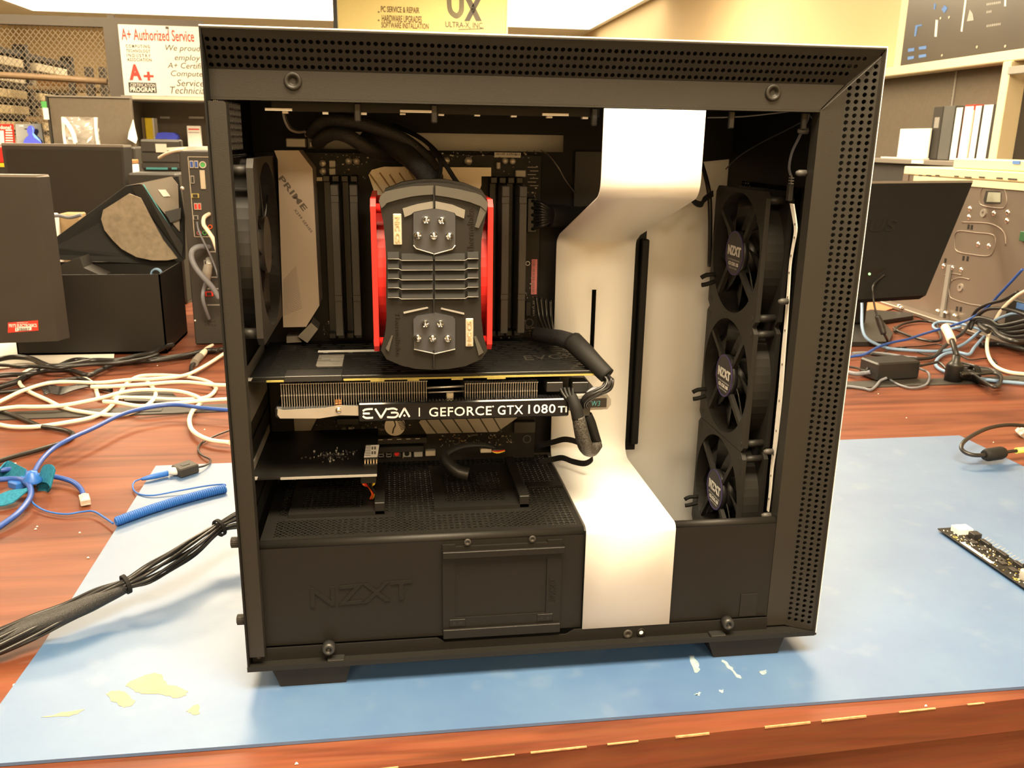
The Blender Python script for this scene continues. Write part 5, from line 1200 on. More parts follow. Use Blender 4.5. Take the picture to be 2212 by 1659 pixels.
# black cords on the wood
tag(MB().tube(zc(zoom3([(-60,950),(0,930),(150,885),(300,845),(450,800),(560,765),(622,715),(590,680),(450,650),(350,635),(260,600),(100,535),(0,505),(-60,490)]),.0042),.0036,8).build('power_cable',M['blackwire']),'black power cord bending back on itself on the wood, in front of the desk gap','cable')
bc=[('thick black cord running from the tower along the far desk, topmost strand',[(1900,-20),(1700,10),(1450,50),(1300,60),(1100,90),(900,90),(650,70),(480,130),(300,160),(150,250),(0,300),(-60,320)],.0055,.006),
 ('thick black cord beside the white paper, bending around its corner',[(-40,70),(100,45),(250,55),(360,100),(440,125),(600,110),(800,75),(1000,75),(1150,40),(1300,10),(1400,-40),(1480,-60)],.0055,.015),
 ('black cord sagging furthest forward on the far desk',[(-60,210),(100,195),(250,190),(400,160),(600,160),(750,200),(850,160),(1050,80),(1250,80),(1500,50),(1750,-10),(1860,-10)],.005,.010),
 ('thin black cord bundle end lying under the white coil',[(-60,350),(150,330),(300,300),(420,260),(560,240),(700,230),(830,300),(950,330)],.004,.005),
 ('thin black cord under the paper edge',[(-50,110),(60,115),(160,130),(260,125),(380,130),(500,140),(640,120),(800,105),(1000,95),(1200,65),(1350,20)],.0035,.020)]
for lab,pts,rr,z in bc: tag(MB().tube(zc(zoom3(pts),z),rr,8).build('power_cable',M['blackwire']),lab,'cable')
t=thing('ribbon_lead','flattened tangle of thin black wires under the white coil','cable bundle',Z(130,845))
for k in range(9): MB().tube(zc(zoom3([(330+k*6,270+k*12),(430,280+k*9),(520,300+k*8),(620,290+k*5),(700+k*8,270+k*3)]),.004+.0006*k),.0014,5).build('wire',M['blackwire'],t)
o=MB().prism([Z(a,b,.0004) for a,b in ((255,846),(365,846),(395,874),(270,870))],(0,0,.004)).build('comb',M['black']); tag(o,'flat black plastic strip lying on the wood amid the white coil','strip')
# ================================================================== things on the far desk, left of the case
# paper sheets
tag(MB().prism([Z(a,b,.0002) for a,b in ((-40,736),(62,742),(66,760),(247,762),(246,778),(-40,800))],(0,0,.0012)).build('paper_sheet',M['paper']),'white paper sheets lying under the black box edge','paper')
# flat black screen with a red asset sticker, its back to us
t=thing('monitor','black screen seen from behind with a red asset sticker','monitor',Y(40,760,1.06))
yb=1.04
a0=Y(-75,381,yb);a1=Y(78,383,yb);b1=Y(124,737,yb);b0=Y(-75,744,yb)
mb=MB().hexa([b0,b1,b1+V((.012,.030,0)),b0+V((0,.030,0)),a0,a1,a1+V((.012,.030,0)),a0+V((0,.030,0))])
e=V((0,-.0004,0))
MB_=mb.build('screen_back',M['charcoal'],t)
MB().hexa([a0+V((0,0,0)),a1,a1+V((.012,.030,0)),a0+V((0,.030,0)),a0+V((0,0,.004)),a1+V((0,0,.004)),a1+V((.010,.030,.004)),a0+V((0,.030,.004))]).build('top_edge',M['greymetal'],t)  # grey strip paints the highlight along the top of the slab
fl=[(17,697),(82,692),(83,714),(17,719)]
yb2=yb-.0008
mb=MB().prism([Y(a,b,yb2) for a,b in fl],(0,.0006,0))
def tt(mb,s,p0,p1,mi,yy,**k):
    a=Y(*p0,yy);b=Y(*p1,yy);mb.text(s,(a.x,yy,a.z),(b.x-a.x,0,0),(0,0,b.z-a.z),.0003,mi=mi,**k)
tt(mb,"FRY'S ELECTRONICS",(20,707),(79,699),1,yb2-.0001,bold=.02); tt(mb,'PROPERTY OF',(37,698),(60,696),1,yb2-.0001)
mb.prism([Y(a,b,yb2-.0003) for a,b in ((33,708),(68,705),(68,713),(33,716))],(0,.0003,0),mi=1); tt(mb,'128887',(36,715),(64,708),2,yb2-.0005,bold=.02)
mb.build('asset_sticker',[mat('red_sticker',(.60,.045,.03),.45,var=.04),M['print'],M['darkprint']],t)
q=Y(-30,735,1.07); MB().box((q.x-.20,1.075,.0005),(q.x-.12,1.10,q.z+.14),ch=.003).build('stand_neck',M['black'],t)
MB().box((q.x-.26,1.02,.0016),(q.x-.10,1.22,.012),ch=.003).build('stand_foot',M['black'],t)
# black card box with open lid
t=thing('open_box','open black card box with a grey foam lined lid flap','box',Z(215,758))
f0,f1=Z(55,757,.0015),Z(361,765,.0015); fx0=-.895; y0=1.222
bz=.168
X0,X1=-.890,Y(361,762,y0).x; yb3=1.42
mb=MB()
w=.003
mb.box((X0,y0,.0016),(X1,y0+w,bz)); mb.box((X0,yb3-w,.0016),(X1,yb3,bz)); mb.box((X0,y0,.0016),(X0+w,yb3,bz)); mb.box((X1-w,y0,.0016),(X1,yb3,bz)); mb.box((X0,y0,.0016),(X1,yb3,.006))
mb.build('box_body',M['cardblack'],t)
# hinged lid standing up at the back, leaning
la,lb=Y(95,533,yb3),Y(398,562,yb3)
l0=V((X0,yb3,bz+.002)); l1=V((X1+.012,yb3,bz+.002)); u0=Y(270,402,1.46); u1=Y(386,380,1.50)
p=[Y(92,534,1.40),Y(272,402,1.46),Y(385,381,1.50),Y(399,470,1.46),Y(400,560,1.425),Y(380,572,1.42),Y(100,560,1.40)]
mb=MB().add([*p],[(0,1,2,3,4,5,6)]).add([q+V((0,.004,.001)) for q in p],[(6,5,4,3,2,1,0)])
mb.add(p+[q+V((0,.004,.001)) for q in p],[(i,(i+1)%7,7+(i+1)%7,7+i) for i in range(7)])
mb.build('lid',M['matte'],t)
p=[Y(282,404,1.470),Y(306,398,1.462),Y(396,528,1.430),Y(394,556,1.424)]
MB().add([p[0],p[1],p[2],p[3]],[(0,1,2,3)]).add([q+V((0,-.004,0)) for q in p],[(3,2,1,0)]).build('lid_side',M['cardblack'],t)
arc=[(270,420),(240,440),(216,455),(213,475),(222,498),(240,518),(262,538),(295,555),(330,562),(362,562),(383,558),(372,545),(350,520),(320,472),(295,430)]
q=[Y(a,b,1.40-.0002*i) for i,(a,b) in enumerate(arc)]
MB().prism([V((p.x,1.396+(p.z-.18)*.25,p.z)) for p in q],(0,.006,.0)).build('lid_lining',M['foam'],t)
p=[Y(276,401,1.455),Y(372,381,1.475),Y(386,399,1.472),Y(390,500,1.45),Y(360,470,1.44),Y(300,398,1.452)]
MB().prism([V((s.x,1.432+(s.z-.18)*.20,s.z)) for s in p],(0,.003,0)).build('lid_flap',M['cardgrey'],t)
a=Y(304,399,1.44);b=Y(396,532,1.44); MB().hexa([V((a.x,1.425+(a.z-.18)*.2,a.z)),V((a.x+.0018,1.425+(a.z-.18)*.2,a.z)),V((a.x+.0018,1.428+(a.z-.18)*.2,a.z)),V((a.x,1.428+(a.z-.18)*.2,a.z)),V((b.x,1.425+(b.z-.18)*.2,b.z)),V((b.x+.0018,1.425+(b.z-.18)*.2,b.z)),V((b.x+.0018,1.428+(b.z-.18)*.2,b.z)),V((b.x,1.428+(b.z-.18)*.2,b.z))]).build('lid_stripe',M['cyan'],t)
MB().prism([V((s.x,1.428+(s.z-.18)*.20,s.z)) for s in [Y(340,410,1.45),Y(356,410,1.45),Y(367,424,1.45),Y(352,425,1.45)]],(0,-.0008,0)).build('white_label',M['paper'],t)
MB().prism([V((s.x,1.425+(s.z-.18)*.20,s.z)) for s in [Y(357,457,1.45),Y(392,448,1.45),Y(392,472,1.45),Y(371,480,1.45)]],(0,-.0008,0)).build('handle_hole',M['black'],t)
MB().prism([Y(a,b,1.38) for a,b in ((122,588),(160,560),(192,548),(200,570),(240,588))],(0,-.06,0)).build('inner_card',M['charcoal'],t)
tag(MB().ring(Y(337,592,1.32),Y(337,592,1.32)+V((0,.01,0)),.012,.009,20).build('cable_ring',M['paleblue']),'small pale blue cable loop inside the open black box','cable')
# the black tower seen from its rear
t=thing('computer_tower','black computer tower showing its rear sockets, beside the open box','computer',Z(450,748))
yt_=1.30
A0,A1=Y(385,326,yt_),Y(424,742,yt_)
tx0=(A0.x+A1.x)/2; tx1=tx0+.165
MB().box((tx0,yt_,.0015),(tx1,yt_+.40,A0.z),ch=.002).build('tower_body',M['charcoal'],t)
yr=yt_-.0008
def bx(mb,p0,p1,y,d,mi=None,ch=0): a=Y(*p0,y);b=Y(*p1,y); return mb.box((min(a.x,b.x),y,min(a.z,b.z)),(max(a.x,b.x),y+d,max(a.z,b.z)),ch=ch,**({} if mi is None else {'mi':mi}))
s0,s1=Y(404,338,yr),Y(421,512,yr); sx0=(s0.x+s1.x)/2; sx1=sx0+.045
mb=MB(); 
for (q0,q1) in (((sx0,s0.z-.0012),(sx1,s0.z)),((sx0,s1.z),(sx1,s1.z+.0012)),((sx0,s1.z),(sx0+.0012,s0.z)),((sx1-.0012,s1.z),(sx1,s0.z))): mb.box((q0[0],yr-.001,q0[1]),(q1[0],yr+.001,q1[1]))
mb.build('port_shield',M['ivory'],t)
def port(name,px,py,w,hh,m1,m2,rnd=False):
    q=Y(px,py,yr-.002); w/=980; hh/=980; q.x+=0
    if rnd: MB().ring((q.x,yr-.0035,q.z),(q.x,yr+.0005,q.z),w/2,w*.36,20,mi=0).cyl((q.x,yr-.0010,q.z),(q.x,yr,q.z),w*.34,18,mi=1).build(name,[m1,m2],t)
    else: mb=MB(); mb.box((q.x-w/2,yr-.003,q.z-hh/2),(q.x+w/2,yr,q.z+hh/2),ch=.0006); mb.box((q.x-w*.32,yr-.0034,q.z-hh*.38),(q.x+w*.32,yr-.003,q.z+hh*.38),mi=1); mb.build(name,[m1,m2],t)
port('usb_port',414,355,8,15,M['silver'],M['bluewire']); port('usb_port',424,355,8,15,M['silver'],M['bluewire']); port('mouse_port',438,356,14,14,M['silver'],M['greenp'],True)
port('hdmi_port',416,388,7,16,M['dull'],M['black']); port('dvi_port',438,388,10,38,M['ivory'],M['ivory']); port('display_port',422,423,15,9,M['gold'],M['black'])
port('usb_port',423,446,7,14,M['silver'],M['redpaper']); port('usb_port',431,446,7,14,M['silver'],M['redpaper']); port('audio_jack',430,503,9,9,M['pink'],M['black'],True); port('audio_jack',442,503,9,9,M['greenp'],M['black'],True); port('audio_jack',454,490,9,9,M['orange'],M['black'],True)
port('network_port',423,470,10,9,M['dull'],M['black']); port('expansion_port',447,570,12,16,M['dull'],M['black']); port('expansion_port',452,635,16,10,M['redpaper'],M['black'])
q=Y(394,407,yr); MB().dome((q.x,yr+.0006,q.z),(0,-1,0),.0045,.003).build('case_screw',M['silver'],t)
q=Y(421,693,yr); MB().dome((q.x,yr+.0006,q.z),(0,-1,0),.003,.002).build('case_screw',M['silver'],t)
mb=MB()
for i in range(4):
    for j in range(3): q=Y(440+i*7+j*2,686+j*8,yr); mb.cyl((q.x,yr-.0004,q.z),(q.x,yr+.0004,q.z),.0016,8)
mb.build('vent_hole',M['black'],t)
for yy_ in (545,600,625,660): a=Y(448,yy_,yr); MB().box((a.x,yr-.0006,a.z),(tx1-.004,yr,a.z+.0025)).build('slot_edge',M['dull'],t)
tag(MB().tube([Y(452,462,yt_-.008),Y(441,470,yt_-.035),Y(440,485,yt_-.05),Y(450,500,yt_-.06),Y(462,520,yt_-.065),Y(475,560,yt_-.06)],.0042,8).build('network_cable',M['whitewire']),'white cable plugged into the rear of the black tower','cable')
tag(MB().tube([Y(452,534,yt_-.01),Y(430,533,yt_-.04),Y(416,541,yt_-.05),Y(414,558,yt_-.055),Y(424,580,yt_-.06),Y(440,600,yt_-.06),Y(458,620,yt_-.055),Y(474,645,yt_-.05)],.0058,8).build('video_cable',M['greywire']),'thick grey cable looping from the black tower rear','cable')
tag(MB().tube([Y(426,480,yt_-.004),Y(430,500,yt_-.03),Y(444,530,yt_-.035),Y(460,565,yt_-.03),Y(472,600,yt_-.03)],.0022,6).build('usb_cable',M['greywire']),'thin grey cable hanging down across the black tower rear','cable')
t=thing('video_cable','grey screw plug and its cable on the lower back of the black tower','cable',Y(450,590,yt_-.01))
MB().tube([Y(450,560,yt_-.008),Y(452,575,yt_-.03)],.006,10,sub=0).build('plug',M['dull'],t); MB().tube([Y(450,572,yt_-.03),Y(447,590,yt_-.033),Y(447,606,yt_-.033)],[.009,.010,.007],10).build('plug_body',M['greymetal'],t)
MB().tube([Y(447,604,yt_-.033),Y(440,625,yt_-.035),Y(438,645,yt_-.04),Y(444,668,yt_-.03),Y(452,690,yt_-.01)],.004,8).build('cable',M['greywire'],t)
t=thing('power_plug','pale plug with a short black cord lying at the foot of the black tower','plug',Z(435,775))
MB().tube(zc([(460,745),(448,752),(440,762),(430,772)],[.012,.010,.009,.009]),[.003,.004,.0065,.0065],10).build('plug_tip',M['whitewire'],t); MB().tube(zc([(432,770),(424,778),(420,784)],[.009,.008,.008]),.008,10).build('plug_body',M['greymetal'],t)
MB().tube(zc([(424,783),(414,790),(413,800),(416,806)],.006),.004,8).build('cord',M['blackwire'],t)
# larger black screen behind
t=thing('monitor','large black screen facing us behind the open box','monitor',Y(135,480,2.0))
yb=1.86
a0,a1,b1,b0=Y(3,314,yb),Y(266,318,yb),Y(276,478,yb),Y(26,478,yb)
mb=MB().hexa([b0,b1,b1+V((.01,.04,0)),b0+V((0,.04,0)),a0,a1,a1+V((.01,.04,0)),a0+V((0,.04,0))]); mb.build('screen_case',M['charcoal'],t)
i0,i1,i2,i3=Y(10,322,yb-.001),Y(260,325,yb-.001),Y(268,465,yb-.001),Y(32,468,yb-.001)
MB().add([i0,i1,i2,i3],[(0,1,2,3)]).build('display',mat('dark_screen_glass',(.022,.020,.018),.35,0,.5,var=.05),t)
MB().hexa([a0+V((0,0,.0)),a1,a1+V((.01,.04,0)),a0+V((0,.04,0)),a0+V((0,0,.006)),a1+V((0,0,.006)),a1+V((.01,.04,.006)),a0+V((0,.04,.006))]).build('top_edge',M['greymetal'],t)
q=Y(155,455,yb-.001); MB().box((q.x-.008,yb-.0018,Y(155,457,yb).z-.012),(q.x+.008,yb-.0002,Y(155,457,yb).z-.008)).build('brand_mark',M['dull'],t)
MB().box((-1.02,1.885,.012),(-.93,1.91,.34),ch=.004).build('stand_neck',M['black'],t); MB().box((-1.10,1.80,-.0001),(-.85,1.98,.012),ch=.004).build('stand_foot',M['black'],t)
t=thing('printed_carton','red and yellow printed carton standing behind the large black screen','carton',Y(-10,480,2.3))
a=Y(-60,400,2.30);b=Y(14,318,2.30); zm=Y(0,352,2.30).z
MB().box((a.x,2.30,.0005),(b.x,2.42,zm),ch=.003).build('lower_half',M['charcoal'],t); MB().box((a.x,2.30,zm+.0003),(b.x,2.42,b.z),ch=.003).build('red_half',M['redpaper'],t); MB().box((a.x,2.2985,zm-.012),(b.x,2.2999,zm)).build('yellow_band',M['yellowpaper'],t)
# small clutter under that screen
for lab,p0,p1,y,m_,cat in (('small pale pink box between the screens','(92,462)(108,486)',None,1.60,M['whiteplastic'],'box'),):
    a=Y(90,488,1.60);b=Y(108,464,1.60); tag(MB().box((a.x,1.60,.0005),(b.x,1.66,b.z),ch=.003).build('small_box',m_),lab,cat)
a=Y(128,482,1.66);b=Y(150,462,1.66); tag(MB().box((a.x,1.66,.0005),(b.x+.02,1.72,b.z),ch=.003).build('small_box',M['tan']),'small tan box under the large black screen','box')
tag(MB().tube([Y(104,476,1.55),Y(112,468,1.55),Y(128,466,1.55),Y(150,470,1.55),Y(175,464,1.55)],.004,8).build('usb_cable',M['greywire']),'grey cable draped over the small boxes under the large screen','cable')
a=Y(95,520,1.45); tag(MB().box((a.x-.03,1.45,.0005),(a.x+.045,1.55,.012),ch=.002).build('blue_tray',M['paleblue']),'pale blue tray corner between the black screen and the box lid','tray')

# ================================================================== farther back on the left
# second row desk / counter behind
ct=thing('counter','grey counter desk standing behind the far desk','counter',(-1.5,3.05,FL))
zc_=.392
MB().box((-2.8,2.72,zc_-.03),(-.30,3.35,zc_)).build('counter_top',M['greymetal'],ct)
MB().box((-2.8,2.74,FL),(-.30,2.76,zc_-.03)).build('counter_front',M['greyfabric'],ct)
a=Y(103,209,3.0);b=Y(281,213,3.0)
t=thing('partition_panel','grey upright panel standing on the counter behind the clear packet','panel',(-1.25,3.0,zc_))
MB().box((a.x,3.0,zc_+.0005),(b.x,3.03,a.z),ch=.003).build('panel_board',M['greyfabric'],t); MB().box((a.x-.008,2.995,zc_+.0005),(a.x-.0005,3.035,a.z+.004)).build('edge_strip',M['charcoal'],t)
MB().box((a.x,2.996,a.z+.0005),(b.x,3.034,a.z+.006)).build('top_strip',M['greymetal'],t)
t=thing('paper_sheet','white paper curling away at the end of the grey panel','paper',Y(285,312,2.99))
p=[Y(287,258,2.97),Y(283,270,2.96),Y(278,285,2.96),Y(276,300,2.955),Y(293,310,2.98),Y(296,300,2.99),Y(290,275,2.985)]
MB().add(p,[tuple(range(7))]).add([q+V((.001,.003,0)) for q in p],[tuple(range(6,-1,-1))]).build('sheet',M['paper'],t)
# clear packet
t=thing('clear_packet','crumpled clear plastic packet propped on the counter, shining','packet',(Y(175,316,2.9).x,2.9,zc_))
a,b=Y(142,316,2.90),Y(210,254,2.90)
m_clear=mat('clear_plastic_film',(.95,.93,.9),.12,0,.8,trans=.75)
mb=MB(); nx,nz=14,16; r=random.Random(12); vs_=[]
for j in range(nz+1):
    for i in range(nx+1):
        u,v_=i/nx,j/nz; bulge=.022*math.sin(math.pi*u)*math.sin(math.pi*min(1,v_*1.15)); vs_.append((a.x+(b.x-a.x)*u+r.uniform(-.002,.002),2.90-bulge+r.uniform(-.006,.006),zc_+.001+(b.z-zc_)*v_))
mb.add(vs_,[(j*(nx+1)+i,j*(nx+1)+i+1,(j+1)*(nx+1)+i+1,(j+1)*(nx+1)+i) for j in range(nz) for i in range(nx)],smooth=True); mb.build('film',m_clear,t)
m_glint=mat('white_packet_glint',(.85,.82,.78),.3,0,.6,var=.02)  # white ribbons paint the glints along the packet's seams and creases
MB().ribbon([(a.x+.002,2.893,zc_+.001),(a.x+.001,2.893,(zc_+b.z)/2),(a.x+.004,2.893,b.z)],(.005,0,0),.0008).build('seam_glint',m_glint,t)
MB().ribbon([(b.x-.004,2.893,zc_+.001),(b.x-.006,2.888,(zc_+b.z)/2),(b.x-.004,2.893,b.z)],(.005,0,0),.0008).build('seam_glint',m_glint,t)
MB().ribbon([(a.x+.01,2.882,b.z-.006),(a.x+.028,2.874,b.z-.03),(a.x+.042,2.868,b.z-.06),(a.x+.046,2.870,zc_+.02)],(.007,0,.003),.0006).build('crease_glint',m_glint,t)
MB().ribbon([(b.x-.036,2.870,b.z-.028),(b.x-.022,2.870,b.z-.024)],(.003,0,.006),.0006,sub=1).build('crease_glint',m_glint,t); MB().ribbon([(b.x-.034,2.868,zc_+.026),(b.x-.018,2.870,zc_+.040)],(.002,0,.006),.0006,sub=1).build('crease_glint',m_glint,t)
tag(MB().box((Y(100,316,2.85).x,2.84,zc_+.0005),(Y(146,316,2.85).x,2.93,zc_+.006)).build('paper_pad',M['paper']),'white paper pad lying on the counter beside the clear packet','paper')
# red sheet stand and the small screen
t=thing('red_card','red and white printed card propped on the counter at the cage','card',(Y(14,312,2.9).x,2.9,zc_))
p=[Y(-20,268,2.9),Y(28,268,2.9),Y(33,313,2.9),Y(-20,314,2.9)]
mb=MB().prism(p,(0,.004,0))
mb.prism([V((q.x,2.8990,q.z)) for q in (Y(-20,282,2.9),Y(8,282,2.9),Y(10,312,2.9),Y(-20,313,2.9))],(0,-.0006,0),mi=1)
for k in range(6):
    a=Y(12,280+k*5.5,2.899);b=Y(26+k*.6,283+k*5.5,2.899); mb.box((a.x,2.8985,b.z),(b.x,2.8995,a.z),mi=1)
tt(mb,'done?',(1,279),(24,271),1,2.8994,bold=.02)
mb.build('card_face',[M['redpaper'],M['print']],t)
t=thing('tablet','small dark display showing a blue lit figure, beside the red card','tablet',(Y(65,312,2.88).x,2.88,zc_))
p=[Y(33,268,2.9),Y(88,267,2.9),Y(95,313,2.88),Y(36,313,2.88)]
MB().prism([V((q.x,q.y,q.z)) for q in p],(0,.012,0)).build('screen_case',M['glossy'],t)
m_bl=mat('blue_screen_glow',(.05,.06,.3),.4,emit=(.12,.14,.75),es=.55); m_bl2=mat('pale_blue_screen_glow',(.1,.2,.4),.4,emit=(.3,.6,1.0),es=.6)
def sp_(pts,dy): return [V((q.x,p[0].y-.002-dy+(0 if True else 0),q.z)) for q in (Y(a,b,2.89) for a,b in pts)]
MB().prism([V((s.x,2.877,s.z)) for s in (Y(a,b,2.877) for a,b in ((50,311),(52,303),(56,297),(62,292),(59,286),(58,279),(61,273),(66,271),(72,273),(75,279),(74,286),(71,291),(79,295),(87,301),(91,311)))],(0,-.0006,0)).build('screen_picture',m_bl,t)
MB().prism([V((s.x,2.8762,s.z)) for s in (Y(a,b,2.876) for a,b in ((68,272),(72,278),(72,287),(80,295),(90,308),(84,304),(74,297),(70,290),(71,282)))],(0,-.0004,0)).build('screen_highlight',m_bl2,t)
a=Y(42,273,2.876);b=Y(50,270.5,2.876); MB().box((a.x,2.8760,a.z),(b.x,2.8768,b.z)).build('screen_text',M['print'],t)
t=thing('green_tag','narrow green and white tag at the end of the grey panel','tag',Y(100,262,2.99))
a=Y(95,258,2.98);b=Y(101,219,2.98); zm=Y(98,233,2.98).z
MB().box((a.x,2.98,a.z),(b.x,2.985,zm)).build('white_half',M['paper'],t); MB().box((a.x-.003,2.98,zm),(b.x-.003,2.985,b.z)).build('green_half',M['greenp'],t)
# open hutch with small things
hu=thing('hutch','grey open fronted hutch on the counter below the service sign','hutch',(-.75,3.35,zc_))
hx0,hx1=Y(287,215,3.2).x,-.30; hz=Y(300,219,3.2).z
MB().box((hx0,3.36,zc_+.0005),(hx1,3.38,hz)).build('back_board',M['greyfabric'],hu); MB().box((hx0-.012,3.10,zc_+.0005),(hx0,3.38,hz)).build('side_board',M['greyfabric'],hu)
MB().box((hx0-.012,3.08,hz),(hx1,3.38,hz+.018)).build('top_shelf',M['greymetal'],hu); MB().box((hx0+.03,3.075,hz+.004),(hx1,3.0795,hz+.016)).build('shelf_edge',M['ivory'],hu)
for p0,p1 in (((346,256),(366,252)),((408,256),(440,252))): a=Y(*p0,3.355);b=Y(*p1,3.355); MB().box((a.x,3.354,a.z),(b.x,3.3598,b.z)).build('shelf_slot',M['dull'],hu)
MB().box((hx0+.012,3.30,zc_+.0005),(Y(308,300,3.3).x,3.355,Y(310,254,3.3).z)).build('divider',M['tan'],hu)
def stand(name,p0,p1,y,d,m_,lab,cat,ch=.002):
    a=Y(*p0,y);b=Y(*p1,y); return tag(MB().box((a.x,y,zc_+.0006),(b.x,y+d,b.z),ch=ch).build(name,m_),lab,cat)
t=thing('yellow_box','yellow box standing upright inside the hutch','box',(Y(322,300,3.25).x,3.25,zc_))
a,b=Y(316,300,3.25),Y(331,255,3.25); MB().box((a.x,3.25,zc_+.0006),(b.x-.006,3.31,b.z),ch=.002).build('box_side',M['yellowpaper'],t); MB().box((b.x-.0055,3.25,zc_+.0006),(b.x,3.31,b.z),ch=.001).build('box_edge',M['paper'],t)
p=[Y(a,b,3.2) for a,b in ((340,300),(345,287),(360,286),(380,287),(387,293),(388,300),(378,305),(370,306),(366,300))]
tag(MB().prism([V((q.x,3.16,max(q.z,zc_+.0008))) for q in p],(0,.05,0)).build('folded_cloth',M['bluepaper']),'crumpled blue cloth inside the hutch','cloth')
t=thing('card_packet','pinkish white packet with a red line standing in the hutch','packet',(Y(418,308,3.2).x,3.2,zc_))
a,b=Y(406,310,3.2),Y(433,272,3.2); mb=MB().box((a.x,3.2,zc_+.0006),(b.x,3.215,b.z),ch=.002); mb.box((a.x+.006,3.1994,b.z-.016),(b.x-.006,3.2,b.z-.011),mi=1); mb.box((a.x+.006,3.1994,b.z-.028),(b.x-.006,3.2,b.z-.025),mi=2)
mb.build('packet_face',[M['whiteplastic'],M['redpaper'],M['dull']],t)
# tool case with raised lid
t=thing('tool_case','open charcoal plastic tool case with a raised lid, behind the black tower','tool case',Y(345,400,1.9))
yl=1.93
lx0,lx1=Y(302,303,yl).x,Y(390,303,yl).x
MB().box((lx0,yl,Y(345,370,yl).z),(lx1,yl+.03,Y(345,301,yl).z),ch=.004).build('lid',M['charcoal'],t)
for (za,zb2) in ((305,328),(331,350),(353,364)): a=Y(306,zb2,yl-.003);b=Y(386,za,yl-.003); MB().box((a.x,yl-.004,a.z),(b.x,yl,b.z),ch=.002).build('lid_recess',M['grey'],t)
MB().box((lx0-.006,1.80,.001),(lx1+.01,1.93,Y(345,372,1.87).z),ch=.005).build('case_body',M['charcoal'],t)
for p0,p1 in (((316,366),(362,362)),((371,366),(382,362))): a=Y(*p0,yl-.006);b=Y(*p1,yl-.006); MB().box((a.x,yl-.007,a.z),(b.x,yl-.004,b.z)).build('blue_latch',M['cyan'],t)
a=Y(337,329,yl-.007);b=Y(359,311,yl-.007); MB().box((a.x,yl-.0075,a.z),(b.x,yl-.006,b.z)).build('paper_note',M['paper'],t)
t=thing('white_lead','white flat lead lying across the top of the black tower','cable',Y(420,322,1.32))
MB().ribbon([Y(360,322,1.62),Y(385,321,1.5),Y(420,320,1.40),Y(460,320,1.36),Y(500,321,1.33)],(.0,.012,.0),.0035).build('flat_lead',M['paper'],t)
MB().tube([Y(344,341,1.60),Y(360,332,1.55),Y(380,326,1.48),Y(400,324,1.42)],.004,8).build('lead_end',M['whitewire'],t)
tag(MB().box((Y(266,400,2.2).x,2.2,-.75+.0005),(Y(292,330,2.2).x,2.5,Y(280,318,2.2).z),ch=.004).build('floor_cabinet',M['charcoal']),'dark cabinet standing in the gap beside the tool case','cabinet')
# white carton and clutter between screen and tool case
t=thing('paper_carton','white carton with brown top strip beside the tool case','carton',Y(282,395,2.05))
a,b=Y(270,398,2.05),Y(289,345,2.05); z_=Y(280,390,2.05).z
MB().box((a.x,2.02,z_-.02),(b.x,2.10,b.z-.012),ch=.003).build('carton_body',M['paper'],t); MB().box((a.x+.003,2.02,b.z-.0118),(b.x,2.10,b.z),ch=.002).build('carton_flap',M['skin'],t)
MB().box((a.x,2.02,.0005),(b.x,2.10,z_-.0202),ch=.003).build('carton_base',M['paper'],t)
# ================================================================== things on the far desk, right of the case
# dark screen leaning back, its rear to us
t=thing('monitor','black screen leaning back with its rear to us, in front of the bare steel case','monitor',Z(1950,760))
def XY(px,py,y): return Y(px,py,y)
yb_b,yb_t=1.20,1.34
a0,a1,b1,b0=Y(1760,398,yb_t),Y(2101,395,yb_t),Y(2000,638,yb_b),Y(1720,655,yb_b)
n=((a1-a0).cross(b0-a0)).normalized(); 
if n.y>0: n=-n
mb=MB().hexa([b0,b1,b1-n*.028,b0-n*.028,a0,a1,a1-n*.028,a0-n*.028]); mb.build('screen_back',mat('dull_black_plastic',(.010,.0095,.009),.75,0,.15,var=.05),t)
MB().hexa([a0+V((0,0,.0005)),a1+V((0,0,.0005)),a1-n*.028+V((0,0,.0005)),a0-n*.028+V((0,0,.0005)),a0+V((0,0,.006)),a1+V((0,0,.006)),a1-n*.028+V((0,0,.006)),a0-n*.028+V((0,0,.006))]).build('top_edge',M['greymetal'],t)
def onp(px,py,off=.0006):
    d=ray(px,py); o=a0+n*off; return C+d*((o-C).dot(n)/d.dot(n))
mb=MB(); p0=onp(1812,503);U=onp(1931,500)-p0;W=onp(1822,477)-p0; mb.text('ASUS',p0,U,W,.0008,bold=.02); mb.build('brand_lettering',mat('gloss_dark_lettering',(.004,.004,.004),.5,0,.3,var=.03),t)
p=[onp(1868,584),onp(1915,580),onp(1912,602),onp(1866,606)]
MB().prism(p,n*.001).build('port_recess',M['glossy'],t)
q=onp(1878,592,.0016); MB().cyl(q,q+n*.001,.003,10).build('power_light',mat('green_indicator',(.1,.4,.1),.4,emit=(.4,1,.3),es=1.5),t)
MB().fbox(Z(1850,700,.010)+V((-.02,.0,0)),V((.045,0,0)),V((0,.03,0)),V((0,0,.17)),.004).build('stand_neck',M['black'],t)
pb=[Z(a,b,.0006) for a,b in ((1835,745),(1920,748),(1945,738),(1885,690),(1965,684),(1978,686),(1970,700),(1885,715),(1880,735))]
MB().prism([Z(a,b,.0006) for a,b in ((1830,748),(1918,747),(1928,728),(1905,700),(1972,690),(1972,684),(1880,676),(1835,690))],(0,0,.010)).build('stand_foot',M['black'],t)
t=thing('video_cable','thin black cable hanging from the leaning black screen, with a moulded plug','cable',Z(1915,745))
P=[onp(1911,594,.004),onp(1897,605,.012)]+[Y(1886,618,1.16),Y(1886,640,1.15),Y(1890,665,1.14),Y(1897,690,1.13)]
